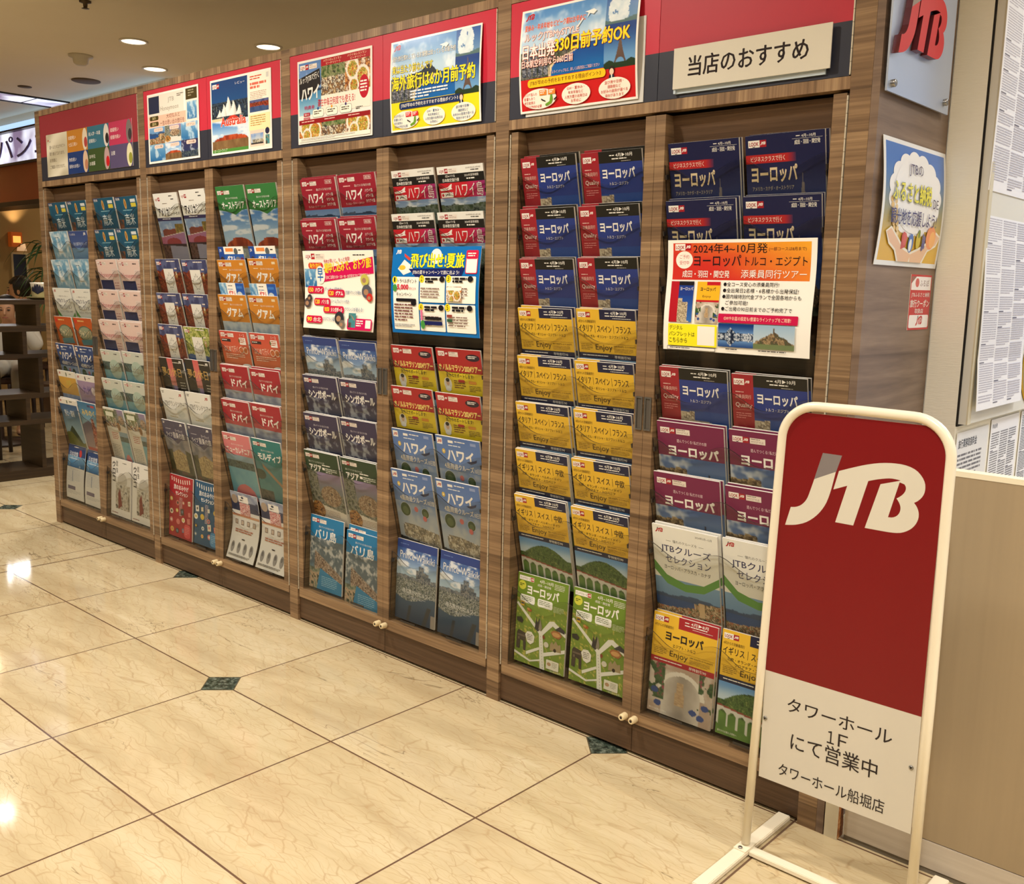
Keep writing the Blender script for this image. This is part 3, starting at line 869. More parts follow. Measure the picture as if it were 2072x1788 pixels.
def c_business():
    a = Art(210, 297)
    a.P(0, 0, 210, 297, 'night', 1, 90)
    a.look(8, 12, 1.3, my=False); a.T('4月~10月', 150, 7, 36, 7, WHITE, 0.02); a.B(136, 9, 12, 4, 1, WHITE); a.R(126, 16, 78, 0.5, WHITE); a.T('成田・羽田・関空発', 132, 19, 66, 11, WHITE, 0.02)
    a.R(0, 47, 112, 21, (190, 30, 34)); a.H(112, 47, 24, 21, (190, 30, 34), (34, 34, 80)); a.T('ビジネスクラスで行く', 14, 51, 92, 13, (250, 230, 214), 0.01)
    a.T('ヨーロッパ', 14, 74, 124, 42, (228, 206, 164), 0.03)
    a.T('アメリカ・カナダ・オーストラリア', 16, 124, 112, 11, (200, 186, 156), 0.0)
    for y in (144, 172):
        a.R(16, y, 0.8, 18, (200, 206, 220)); a.B(20, y, 46, 4, 1, (170, 180, 206)); a.T('早特割引90' if y < 150 else '2名様・6名様', 20, y + 7, 46, 9, (190, 198, 216))
    return a
def c_magenta():
    a = Art(210, 297, (124, 24, 74))
    a.P(0, 98, 210, 150, 'paris', 1, 60); a.P(0, 248, 210, 49, 'sea', 3, 20)
    a.look(10, 16, 1.25); a.T('遊んでつくる! 私だけの旅', 62, 46, 94, 10, (246, 216, 226), 0.0); a.T('ヨーロッパ', 34, 64, 158, 32, WHITE, 0.05)
    return a
def c_cruise(small=False):
    a = Art(210, 297, (240, 240, 232))
    a.P(0, 160, 210, 137, 'coast', 1, 60)
    a.G([(0, 110), (40, 150), (100, 168), (160, 160), (210, 126), (210, 150), (160, 184), (100, 192), (40, 178), (0, 140)], (96, 160, 70))
    a.G([(0, 0), (210, 0), (210, 120), (160, 152), (100, 160), (40, 142), (0, 100)], (240, 240, 232))
    a.logo(10, 8, 26); a.T('2024年3月~12月', 140, 12, 52, 7, INKB); a.T('憧れのクルーズを', 66, 38, 78, 9, (90, 90, 96)); a.R(44, 43, 16, 0.8, INKB); a.R(150, 43, 16, 0.8, INKB)
    a.T('JTBクルーズ', 26, 54, 162, 28, (40, 44, 96), 0.02); a.T('セレクション', 40, 86, 146, 24, (56, 60, 110), 0.01)
    a.T('ヨーロッパ・アラスカ・カナダ', 34, 118, 150, 13, (60, 60, 80), 0.0)
    return a
def c_hawaii():
    a = Art(210, 297, (168, 28, 50))
    a.P(0, 170, 210, 127, 'sea', 1, 30); a.P(0, 106, 210, 64, 'diamond', 1, 70)
    a.R(0, 100, 210, 14, (168, 28, 50))
    a.look(10, 10, 1.15); a.R(150, 8, 40, 14, (236, 200, 196)); a.R(151.5, 9.5, 37, 11, (168, 28, 50)); a.T('改訂版', 155, 11, 30, 8, WHITE, 0.03)
    a.B(28, 38, 56, 8, 1, (236, 170, 170)); a.T('遊んでつくる! 私だけの旅', 92, 36, 90, 9, WHITE)
    a.T('ハワイ', 32, 52, 100, 38, WHITE, 0.04)
    for i, t in enumerate(('ハワイ島', 'マウイ島', 'カウアイ島')): a.T(t, 146, 54 + i * 18, 42 + 6 * (i == 2), 12, WHITE, 0.02)
    a.T('ホノルル・ラナイ・コオリナ', 30, 98, 104, 8, (246, 214, 210))
    return a
def c_bigisland():
    a = Art(210, 297, (240, 238, 230))
    a.P(0, 96, 210, 201, 'lanai2', 1, 60)
    a.R(0, 24, 210, 28, BLK); a.R(0, 52, 210, 48, (206, 24, 38)); a.H(120, 52, 90, 48, (206, 24, 38), (176, 40, 120))
    a.look(8, 7, 1.1); a.T('2024年7月22日~8月19日', 132, 7, 66, 5, (120, 116, 110)); a.B(154, 15, 44, 5, 1, INKB)
    a.T('成田⇔ハワイ島', 36, 27, 44, 8, WHITE); a.T('日本航空直行便', 22, 38, 76, 11, WHITE, 0.03); a.T('2024年夏季期間', 124, 28, 62, 8, WHITE); a.B(132, 40, 44, 8, 1, WHITE)
    a.G([(4, 70), (40, 66), (58, 56), (62, 56), (58, 68), (62, 72), (30, 76), (8, 76)], (240, 232, 224)); a.G([(26, 72), (42, 71), (50, 66)], (170, 30, 40))
    a.R(8, 82, 56, 16, WHITE); a.E(16, 90, 5, 5, (200, 40, 50)); a.T('JAL', 26, 86, 26, 8, INKB, 0.04)
    a.T('ハワイ島', 72, 54, 128, 44, WHITE, 0.0)
    return a
PIC['lanai2'] = lambda u, v, a, sd: np.where((v > 0.06 + 0.1 * fb(u, v * 0, 4, 3, 2))[..., None], spk(u, v, a, 12, sd, [(50, 66, 46), (74, 90, 60), (110, 120, 110), (40, 52, 44)]), p_sky(u, v * 4, a, sd, (110, 140, 190), (176, 196, 214), 0.5))
def c_prince():
    a = Art(210, 297)
    a.P(0, 0, 210, 297, 'city', 1, 72)
    a.R(0, 0, 210, 30, (42, 66, 140)); a.B(16, 14, 70, 8, 1, (90, 116, 180), gap=0.4)
    a.T('Prince Waikiki', 16, 42, 182, 26, (236, 234, 226), 0.0); a.B(60, 32, 36, 4, 1, (190, 200, 220))
    a.T('待ち焦がれたハワイ', 36, 178, 150, 18, (240, 240, 240), 0.0); a.B(70, 204, 100, 8, 2, (190, 196, 206), gap=0.3)
    return a
def c_singapore():
    a = Art(210, 297, (56, 48, 84))
    a.P(0, 80, 210, 217, 'singapore', 1, 60)
    a.R(0, 0, 210, 86, (56, 48, 84)); a.look(8, 12, 1.2); a.T('遊んでつくる! 私だけの旅', 56, 42, 96, 8, (220, 214, 224)); a.T('シンガポール', 22, 56, 170, 34, WHITE, 0.05)
    return a
def c_asia():
    a = Art(210, 297, (36, 64, 38))
    a.P(0, 84, 210, 213, 'asia', 1, 60)
    a.look(8, 12, 1.15); a.T('遊んでつくる! 私だけの旅', 22, 40, 100, 8, (214, 220, 206)); a.T('アジア', 22, 54, 76, 30, WHITE, 0.03)
    a.R(104, 62, 16, 10, WHITE); a.B(106, 50, 96, 8, 1, WHITE); a.B(124, 62, 78, 22, 3, (220, 226, 210), gap=0.5)
    a.B(70, 244, 110, 30, 5, (150, 120, 110), gap=0.3)
    return a
def c_bali():
    a = Art(210, 297, (24, 122, 178))
    a.P(0, 84, 210, 213, 'bali', 1, 60)
    a.G([(70, 210), (210, 250), (210, 297), (50, 297)], (40, 130, 180)); a.B(80, 240, 110, 44, 6, (150, 200, 224), gap=0.3)
    a.R(0, 0, 210, 88, (24, 122, 178)); a.look(10, 12, 1.2); a.T('遊んでつくる! 私だけの旅', 54, 38, 96, 8, WHITE); a.T('バリ島', 28, 52, 138, 40, WHITE, 0.05)
    return a
def c_marathon():
    a = Art(210, 297, (240, 210, 30))
    a.R(0, 0, 210, 80, (180, 30, 34)); a.look(10, 10, 1.25); a.E(172, 26, 32, 12, (46, 30, 46)); a.B(150, 20, 44, 11, 2, WHITE)
    a.T('ホノルルマラソン2024ツアー', 6, 54, 198, 22, (250, 224, 120), 0.04)
    a.T('全力でサポートします!', 36, 84, 130, 14, INKB, 0.03); a.B(36, 80, 140, 4, 1, INKB)
    a.E(40, 122, 19, 22, (250, 240, 200)); a.E(40, 122, 17, 20, (222, 220, 214)); a.E(40, 118, 8, 11, (214, 176, 146)); a.E(40, 109, 9, 7, (40, 34, 32)); a.E(40, 140, 14, 9, (240, 240, 238))
    a.B(70, 108, 60, 30, 4, (120, 60, 20), gap=0.4); a.RR(92, 104, 30, 10, 4, (190, 40, 40)); a.RR(140, 106, 36, 10, 4, (230, 150, 40)); a.B(140, 122, 60, 22, 4, (140, 120, 30), gap=0.4)
    a.R(0, 154, 210, 30, NAVY); a.B(14, 160, 180, 16, 2, (200, 190, 120)); a.P(0, 184, 210, 113, 'sea', 2, 24)
    return a
def c_hawaiicruise(dark=False):
    a = Art(210, 297, (86, 122, 186), (120, 150, 200))
    a.P(0, 110, 210, 187, 'ship', 1, 60)
    if dark: a.R(0, 0, 210, 120, (48, 74, 136), (56, 84, 140))
    else: a.R(0, 0, 210, 120, (80, 116, 184), (104, 138, 196))
    a.R(6, 8, 26, 22, WHITE); a.logo(9, 14, 20, (190, 24, 36)); a.R(60, 12, 24, 9, WHITE); a.B(92, 12, 60, 7, 1, WHITE); a.B(60, 28, 110, 7, 1, (220, 228, 240)); a.R(166, 10, 26, 10, (140, 160, 210))
    a.E(34, 54, 8, 9, (226, 190, 80)); a.E(34, 54, 3, 3, (250, 240, 200)); a.T('ハワイ', 48, 42, 128, 44, WHITE, 0.04)
    a.T('4島周遊クルーズ', 30, 94, 140, 22, WHITE, 0.04); a.T('10日間', 174, 98, 34, 18, WHITE, 0.02)
    a.G([(140, 80), (176, 72), (190, 66), (186, 76), (160, 86)], (40, 50, 90))
    for x, y, r, kd in ((50, 150, 26, 'lanai2'), (154, 150, 18, 'lanai2')): a.E(x, y, r + 1, r + 1, (220, 226, 230)); a.E(x, y, r, r, (60, 84, 50)); a.E(x, y + 4, r * 0.6, r * 0.6, (90, 110, 70))
    a.E(108, 142, 10, 10, (214, 110, 110)); a.E(148, 172, 10, 10, (214, 110, 110))
    return a
def p_ship(u, v, a, sd):
    c = mx((110, 144, 200), (176, 190, 206), sm(v, 0, 0.6))
    c = mx_t(c, (210, 210, 206), sm(fb(u, v * a, 4, 3, sd), 0.45, 0.7) * 0.5)
    s = (v > 0.5 + 0.05 * (u < 0.15)) & (v < 0.78 + 0.12 * u) & (u > 0.12) & (v > 0.44 + 0.16 * u)
    c = np.where(s[..., None], spk(u, v, a, 14, sd, [(206, 200, 180), (170, 160, 136), (110, 104, 92), (226, 220, 204)]), c)
    return np.where((v > 0.80 + 0.10 * u)[..., None], mx((70, 70, 66), (40, 44, 50), v), c)
PIC['ship'] = p_ship
def c_dubai():
    a = Art(210, 297, (176, 26, 44)); a.P(0, 104, 210, 193, 'dubai', 1, 40)
    a.G([(0, 0), (210, 0), (210, 100), (150, 112), (100, 104), (0, 92)], (176, 26, 44)); a.R(0, 90, 210, 20, (200, 60, 70))
    a.look(12, 14, 1.25); a.T('遊んでつくる! 私だけの旅', 60, 44, 92, 8, WHITE); a.T('ドバイ', 66, 58, 122, 36, WHITE, 0.04)
    return a
def c_caledonia():
    a = Art(210, 297, (222, 120, 126)); a.P(0, 96, 210, 201, 'caled', 1, 50); a.look(10, 14, 1.25); a.T('遊んでつくる! 私だけの旅', 60, 44, 92, 8, WHITE); a.T('ニューカレドニア', 16, 60, 180, 28, WHITE, 0.03); return a
def c_maldives():
    a = Art(210, 297, (24, 124, 124)); a.P(0, 100, 210, 197, 'mald', 1, 50); a.G([(0, 0), (210, 0), (210, 104), (150, 116), (0, 92)], (24, 124, 124)); a.look(10, 14, 1.25); a.T('遊んでつくる! 私だけの旅', 60, 44, 92, 8, WHITE); a.T('モルディブ', 30, 58, 168, 34, WHITE, 0.05); return a
def c_australia():
    a = Art(210, 297, (54, 128, 62)); a.P(0, 94, 210, 203, 'uluru2', 1, 60)
    a.G([(0, 80), (210, 80), (210, 96), (170, 100), (120, 118), (70, 104), (0, 96)], (54, 128, 62)); a.look(10, 18, 1.2); a.T('遊んでつくる! 私だけの旅', 64, 46, 90, 8, WHITE); a.T('オーストラリア', 28, 64, 168, 30, WHITE, 0.03); return a
PIC['uluru2'] = lambda u, v, a, sd: np.where((v > 0.8)[..., None], spk(u, v, a, 6, sd, [(190, 196, 186), (150, 156, 150), (206, 206, 196), (60, 62, 50)]), p_uluru(u, np.minimum(v * 0.88, 0.7), a, sd))
def c_guam():
    a = Art(210, 297, (222, 138, 36)); a.P(0, 110, 210, 187, 'guam', 1, 40); a.R(0, 96, 210, 18, (222, 138, 36)); a.look(10, 10, 1.25); a.R(168, 12, 24, 10, (240, 214, 170))
    a.B(34, 38, 44, 6, 1, (250, 226, 190)); a.T('遊んでつくる! 私だけの旅', 84, 37, 92, 8, WHITE); a.T('グアム', 46, 54, 124, 42, WHITE, 0.05); return a
def c_guamcard(kind):
    a = Art(180, 200, (240, 238, 230))
    if kind == 1:
        a.R(0, 0, 40, 200, (30, 70, 150)); a.T('JTB', 8, 10, 14, 12, WHITE, 0.03); a.R(52, 6, 56, 14, (232, 140, 70)); a.E(126, 20, 14, 14, (90, 96, 100)); a.B(146, 12, 26, 8, 1, INKB)
        a.R(40, 30, 140, 170, (40, 90, 170)); a.T('グアム', 56, 36, 62, 26, WHITE, 0.04); a.E(20, 60, 18, 20, (60, 40, 36)); a.E(134, 64, 24, 24, (110, 110, 120)); a.E(164, 68, 16, 26, (120, 40, 60))
    else:
        a.R(0, 0, 180, 200, (34, 84, 170)); a.P(0, 0, 60, 60, 'sea', 2, 12); a.R(54, 0, 66, 200, (240, 238, 230)); a.B(66, 10, 44, 6, 1, INKB); a.B(60, 24, 54, 5, 1, (60, 90, 160)); a.T('グアム', 62, 30, 52, 26, (210, 60, 60), 0.05); a.R(126, 12, 40, 10, (60, 120, 200)); a.E(142, 50, 20, 16, (190, 200, 206)); a.E(160, 60, 12, 14, (70, 84, 40))
    return a
def c_first():
    a = Art(210, 297, (214, 74, 60), (226, 140, 50)); a.look(10, 8, 1.3); a.R(10, 34, 70, 12, (50, 40, 44)); a.B(14, 37, 60, 6, 1, WHITE); a.R(148, 24, 46, 30, WHITE); a.B(152, 28, 38, 22, 3, (190, 90, 50)); a.E(146, 38, 5, 9, (90, 100, 40)); a.T('1・2', 158, 8, 32, 11, WHITE)
    a.T('はじめて行く', 20, 62, 104, 28, (252, 226, 206), 0.0); a.E(150, 78, 17, 15, (252, 226, 206)); a.E(150, 78, 14, 12, (222, 110, 56)); a.E(182, 78, 17, 15, (252, 226, 206)); a.E(182, 78, 14, 12, (222, 114, 54))
    a.B(24, 98, 160, 24, 3, (250, 214, 190), gap=0.4); a.P(0, 146, 210, 151, 'guam', 2, 30); a.E(172, 148, 36, 12, (240, 240, 236)); return a
def c_usa():
    a = Art(210, 297, (238, 236, 228)); a.P(0, 120, 210, 177, 'usa', 1, 60); a.look(8, 18, 1.2, my=False); a.B(136, 12, 60, 8, 1, INKB); a.B(150, 26, 44, 9, 1, (60, 60, 60)); a.B(70, 44, 70, 5, 1, (130, 110, 90))
    a.T('アメリカ', 22, 64, 90, 38, INKB, 0.04); a.T('オーストラリア', 116, 62, 84, 14, INKB, 0.03); a.T('ニュージーランド', 116, 84, 88, 15, INKB, 0.03); a.R(0, 108, 210, 14, (60, 54, 100)); a.B(46, 112, 120, 6, 1, WHITE); return a
def c_canada(g=False):
    a = Art(210, 297); a.P(0, 0, 210, 297, 'canada2' if g else 'canada', 1, 60); a.look(8, 12, 1.1, my=False); a.B(100, 8, 90, 9, 1, (240, 230, 220))
    a.R(60, 44, 86, 112, (238, 234, 224)); a.R(60, 156, 86, 2, (40, 60, 110))
    lf = [(0, -34), (7, -20), (16, -25), (14, -6), (26, -16), (28, -8), (36, -8), (30, 4), (34, 8), (14, 22), (16, 28), (2, 26), (2, 38), (-2, 38), (-2, 26), (-16, 28), (-14, 22), (-34, 8), (-30, 4), (-36, -8), (-28, -8), (-26, -16), (-14, -6), (-16, -25), (-7, -20)]
    a.G([(103 + x * 0.95, 98 + y * 1.15) for x, y in lf], (70, 66, 66)); a.G([(103 + x * 0.86, 98 + y * 1.05) for x, y in lf], (238, 234, 224)); a.T('CANADA', 82, 98, 42, 9, (80, 76, 76), 0.02)
    a.E(168, 72, 9, 16, (196, 150, 90)); a.E(168, 66, 6, 6, (230, 214, 190)); a.R(158, 40, 22, 6, (230, 214, 200)); return a
def c_holiday():
    a = Art(210, 297, (44, 40, 34)); a.R(70, 0, 48, 297, (222, 92, 92), (200, 190, 170)); a.P(70, 130, 48, 167, 'asia', 2, 14); a.B(120, 16, 70, 9, 1, (200, 196, 180)); a.logo(172, 8, 24, WHITE, WHITE)
    a.T('夢の休日', 8, 44, 170, 44, (226, 180, 90), 0.0); a.T('4月~10月', 176, 50, 30, 16, WHITE); a.B(150, 110, 50, 40, 3, (190, 186, 170), gap=0.3); return a
def c_grand():
    a = Art(210, 297, (238, 237, 230), (230, 232, 230)); a.P(0, 150, 210, 147, 'sea', 4, 30); a.G([(0, 140), (210, 140), (210, 178), (150, 190), (60, 186), (0, 176)], (236, 236, 230)); a.B(10, 10, 26, 14, 2, (120, 116, 110)); a.logo(160, 14, 26); a.B(70, 42, 50, 4, 1, (120, 110, 100))
    a.T('JTBグランドツアー', 18, 54, 176, 32, (60, 56, 56), 0.0); a.R(104, 92, 2, 8, (120, 110, 100)); a.E(150, 112, 34, 18, (216, 222, 220)); a.B(44, 130, 140, 8, 1, (200, 180, 120)); return a
def c_opera():
    a = Art(210, 297, (70, 66, 92)); a.P(0, 70, 210, 227, 'house', 1, 50); a.G([(0, 0), (210, 0), (210, 84), (150, 90), (110, 112), (70, 92), (0, 76)], (70, 66, 92)); a.B(12, 8, 16, 12, 2, WHITE); a.logo(160, 8, 22, WHITE, WHITE); a.T('ヨーロッパ', 110, 36, 66, 14, (220, 214, 220), 0.0, 3); a.B(24, 40, 80, 5, 1, (200, 196, 206)); a.T('音楽の旅', 82, 54, 104, 30, (236, 232, 226), 0.01); a.T('ライブ', 22, 58, 54, 22, (236, 232, 226), 0.01); return a
def c_gift(blue=False):
    c = (34, 84, 122) if blue else (176, 34, 44); a = Art(210, 297, c)
    r = random.Random(4 + blue); cols = [(232, 220, 190), (226, 190, 70), (220, 120, 110), (110, 130, 150), (90, 70, 60), (240, 236, 226)]
    for i in range(9): a.G([(16 + i * 20, 10 + 8 * math.sin(i * 0.4)), (22 + i * 20, 9 + 8 * math.sin(i * 0.4)), (26 + i * 20, 28 + 8 * math.sin(i * 0.4)), (20 + i * 20, 30 + 8 * math.sin(i * 0.4))], (238, 230, 214))
    a.T('旅のおみやげ', 40, 44, 132, 24, WHITE, 0.03); a.T('セレクション', 56, 74, 112, 20, WHITE, 0.03); a.B(92, 104, 30, 90, 14, (222, 200, 200), gap=0.4)
    for gx in range(4):
        for gy in range(4):
            x, y = 24 + gx * 52 + r.uniform(-9, 9), 126 + gy * 44 + r.uniform(-10, 10); q = r.uniform(10, 17); cc = r.choice(cols)
            if r.random() < 0.5: a.E(x, y, q, q * 0.8, cc); a.E(x, y, q * 0.5, q * 0.4, r.choice(cols))
            else: a.G([(x - q, y - q * 0.7), (x + q * 0.8, y - q), (x + q, y + q * 0.8), (x - q * 0.7, y + q)], cc); a.E(x, y, q * 0.4, q * 0.4, r.choice(cols))
    a.RR(140, 222, 60, 66, 20, (70, 140, 190) if blue else (222, 70, 74)); a.B(150, 236, 40, 40, 5, (180, 214, 236) if blue else (240, 150, 150), gap=0.25); return a
def c_leaflet():
    a = Art(210, 297, (226, 222, 214)); a.P(0, 0, 210, 84, 'dubai', 3, 30); a.R(60, 14, 76, 30, (236, 232, 224)); a.E(92, 22, 10, 5, (50, 60, 90)); a.B(70, 32, 56, 8, 1, INKB); a.P(64, 46, 80, 56, 'redtxt', 1, 30); a.E(30, 34, 24, 20, (170, 150, 130)); a.R(0, 100, 210, 10, (206, 150, 110)); a.B(10, 102, 180, 6, 1, (176, 70, 50))
    for i in range(4): a.R(24 + i * 46, 124, 22, 22, (150, 130, 120)); a.R(28 + i * 46, 128, 14, 14, (200, 180, 160)); a.E(30 + i * 48, 246, 13, 24, (150, 146, 142)); a.E(30 + i * 48, 238, 7, 10, (110, 106, 104))
    a.B(30, 166, 150, 18, 2, (190, 110, 84), gap=0.5); a.B(90, 206, 30, 8, 1, INKB); a.B(14, 276, 180, 10, 2, (130, 126, 120)); return a
PIC['redtxt'] = lambda u, v, a, sd: spk(u, v * 1.6, a, 16, sd, [(170, 40, 44), (226, 216, 206), (190, 70, 70), (236, 226, 216)])
def c_seat():
    a = Art(210, 297, (40, 66, 120), (60, 104, 160)); a.P(0, 60, 210, 60, 'sea', 5, 20); a.B(70, 8, 100, 9, 1, WHITE); a.T('日本旅情', 20, 36, 100, 26, (226, 232, 240), 0.03); a.E(150, 40, 16, 20, (206, 60, 60)); a.B(20, 72, 150, 10, 1, (200, 214, 230)); a.R(0, 122, 210, 175, (226, 224, 216))
    a.R(70, 140, 8, 60, (150, 160, 180)); a.B(20, 134, 160, 70, 9, (176, 180, 190), gap=0.25); a.R(20, 226, 92, 20, (110, 100, 124)); a.B(20, 252, 170, 20, 3, (170, 170, 170), gap=0.3); return a
def c_nanbei():
    a = Art(210, 297); a.P(0, 0, 210, 297, 'incas', 1, 44); a.R(0, 0, 52, 14, (40, 60, 110)); a.T('飛鳥', 6, 4, 40, 12, WHITE, 0.02); a.E(92, 34, 12, 24, (214, 160, 80)); a.E(92, 34, 5, 14, (150, 90, 40)); a.R(146, 14, 48, 14, (220, 226, 226)); a.R(146, 32, 48, 18, (226, 206, 60)); a.B(60, 62, 100, 6, 1, (150, 200, 214))
    a.T('南米', 64, 80, 92, 52, (222, 232, 236), 0.02); a.T('アンデスクルーズ', 44, 142, 140, 18, (160, 150, 120), 0.0); return a
def c_princess():
    a = Art(210, 297); a.P(0, 0, 210, 297, 'whale', 1, 44); a.B(56, 30, 80, 8, 1, (70, 110, 140)); a.T('プリンセス・クルーズ', 18, 48, 176, 24, (50, 100, 140), 0.02); return a
def c_asuka():
    a = Art(210, 297, (52, 76, 144), (90, 120, 170)); a.P(0, 80, 210, 217, 'coast', 4, 40); a.R(0, 0, 210, 86, (52, 76, 144), (70, 96, 156)); a.T('にっぽん丸', 10, 10, 60, 12, WHITE, 0.0); a.logo(164, 8, 26, WHITE, WHITE); a.T('秋の瀬戸内クルーズ', 30, 56, 150, 18, (206, 216, 236), 0.0); return a
def c_jungle():
    a = Art(210, 297, (206, 84, 30), (214, 120, 40)); a.R(10, 10, 26, 20, (220, 50, 40)); a.B(46, 14, 120, 12, 1, (240, 200, 120)); a.E(110, 84, 82, 42, (90, 110, 90)); a.E(110, 84, 76, 36, (150, 160, 130)); a.T('ジャングル', 36, 62, 150, 44, (226, 214, 170), 0.05, 0, (40, 40, 30)); a.G([(40, 120), (180, 110), (190, 140), (50, 148)], (80, 140, 150)); a.B(30, 160, 150, 40, 4, (240, 190, 80), gap=0.5); return a
def c_yellowjp():
    a = Art(210, 297, (222, 168, 60), (200, 160, 90)); a.R(0, 0, 210, 34, (236, 232, 220)); a.logo(12, 8, 24); a.E(104, 18, 6, 12, (60, 90, 50)); a.B(140, 12, 52, 8, 1, INKB); a.T('北陸', 80, 50, 60, 30, (206, 190, 80), 0.05); a.P(0, 130, 210, 167, 'ship', 5, 30); return a
def c_lilac():
    a = Art(210, 297, (164, 140, 178)); a.R(0, 0, 210, 34, (236, 232, 226)); a.logo(12, 8, 24); a.E(104, 18, 6, 12, (60, 50, 60)); a.B(140, 12, 52, 8, 1, INKB); a.T('九州', 50, 60, 90, 46, (96, 76, 150), 0.03); a.E(168, 84, 22, 22, (226, 216, 222)); a.P(0, 170, 210, 127, 'coast', 6, 30); return a
def c_fuji():
    a = Art(210, 297); a.P(0, 0, 210, 297, 'fuji', 1, 50); a.R(0, 0, 210, 28, (240, 236, 226)); a.logo(10, 4, 24); a.E(100, 14, 6, 10, (50, 80, 50)); a.B(130, 8, 60, 10, 1, INKB); a.T('富士・箱根', 40, 60, 120, 36, (236, 240, 236), 0.02); return a
def c_pagoda():
    a = Art(210, 297); a.P(0, 0, 210, 297, 'pagoda', 1, 44); a.T('みちのく', 30, 40, 150, 34, (236, 200, 90), 0.03); a.R(110, 12, 30, 12, (60, 60, 110)); a.R(148, 12, 40, 12, (200, 60, 60)); return a
def c_honeymoon():
    a = Art(210, 297, (238, 206, 196)); a.look(10, 10, 1.2); a.B(144, 14, 52, 12, 1, (110, 90, 90)); a.RR(150, 46, 44, 44, 3, (240, 228, 220)); a.RR(152, 48, 40, 40, 3, (226, 200, 192)); a.T('Honeymoon', 12, 62, 190, 32, (206, 100, 108), 0.0); a.B(150, 112, 50, 40, 3, (190, 130, 130), gap=0.3); a.R(10, 100, 130, 187, (34, 46, 100), (70, 96, 150)); return a
def c_resort():
    a = Art(210, 297, (196, 206, 196), (150, 180, 190)); a.P(0, 20, 210, 277, 'caled', 3, 40); a.R(0, 0, 210, 60, (206, 212, 200)); a.look(10, 10, 1.1); a.B(140, 14, 56, 10, 1, (90, 90, 90)); a.E(128, 96, 60, 50, (176, 200, 186)); a.T('Island', 84, 70, 90, 36, (150, 130, 100), 0.0); return a
def c_magazine():
    a = Art(210, 297, (226, 222, 210)); a.P(0, 10, 120, 90, 'lanai', 2, 20); a.R(20, 20, 80, 24, (222, 226, 206)); a.T('旅の便り', 24, 46, 80, 30, (110, 130, 80), 0.04); a.P(120, 0, 90, 120, 'asia', 5, 20); a.RR(30, 120, 90, 60, 4, (232, 226, 214)); a.B(38, 130, 74, 40, 4, (190, 90, 80), gap=0.4); a.P(120, 120, 90, 177, 'caled', 6, 20); a.B(14, 196, 96, 90, 10, (150, 150, 140), gap=0.4); return a
def c_uroko():
    a = Art(210, 297, (230, 226, 216))
    for i, ch in enumerate('ウロコ'): a.T(ch, 14, 18 + i * 38, 30, 30, INKB, 0.03)
    for i, ch in enumerate('昆虫'): a.T(ch, 52, 14 + i * 34, 20, 26, INKB, 0.02)
    a.B(120, 16, 60, 8, 1, (120, 116, 110)); a.E(120, 110, 50, 40, (196, 190, 176)); a.P(50, 130, 150, 130, 'rock', 1, 30); a.G([(76, 180), (96, 150), (120, 240), (80, 262)], (130, 50, 40)); a.R(0, 276, 210, 21, (226, 222, 212)); a.B(12, 282, 100, 8, 1, (140, 70, 60)); return a
PIC['rock'] = lambda u, v, a, sd: spk(u, v, a, 5, sd, [(120, 112, 96), (170, 160, 140), (206, 200, 184), (90, 84, 76)])

# ------------------------------------------------------------------ posters and notices
def s_gift():
    a = Art(900, 206, (222, 214, 192)); a.P(0, 0, 240, 206, 'silk', 1, 40)
    a.logo(12, 24, 18); a.B(34, 34, 36, 4, 1, (90, 80, 70))
    for i, (t, w) in enumerate((('選べるカタログギフト', 180), ('取り揃えております。', 170), ('お気軽に', 80), ('ご相談いただけます。', 170))): a.T(t, 34, 54 + i * 32, w, 18, (84, 66, 50), 0.0)
    tl = [('出産祝い', '七五三祝い', (196, 130, 50)), ('新入学・卒業', '退職祝い', (52, 112, 136)), ('結婚祝い', '結婚内祝い', (190, 56, 92)), ('快気祝い', '長寿のお祝い', (30, 60, 120)), ('お中元', 'お歳暮', (62, 84, 46)), ('法要', '', (90, 80, 116))]
    for i, (t1, t2, c) in enumerate(tl):
        x, y = 240 + (i % 3) * 220, (i // 3) * 103
        a.R(x, y, 220, 103, c); a.T(t1, x + 14, y + 26, 20 * len(t1), 18, WHITE, 0.0)
        if t2: a.T(t2, x + 14, y + 58, 19 * len(t2), 18, WHITE, 0.0)
        cs = [((226, 212, 190), (176, 70, 70)), ((222, 214, 206), (40, 36, 40)), ((120, 110, 110), (60, 56, 60)), ((220, 190, 160), (190, 130, 100)), ((190, 160, 160), (200, 30, 40)), ((226, 220, 180), (150, 150, 60))][i]
        a.E(x + 192, y + 52, 27, 51, cs[0]); a.E(x + 200, y + 66, 17, 24, cs[1])
    return a
PIC['silk'] = lambda u, v, a, sd: mx((196, 186, 160), (236, 228, 206), 0.5 + 0.5 * np.sin(9 * v - 5 * (u - 0.9) ** 2 + 3 * fb(u, v, 2, 2)))
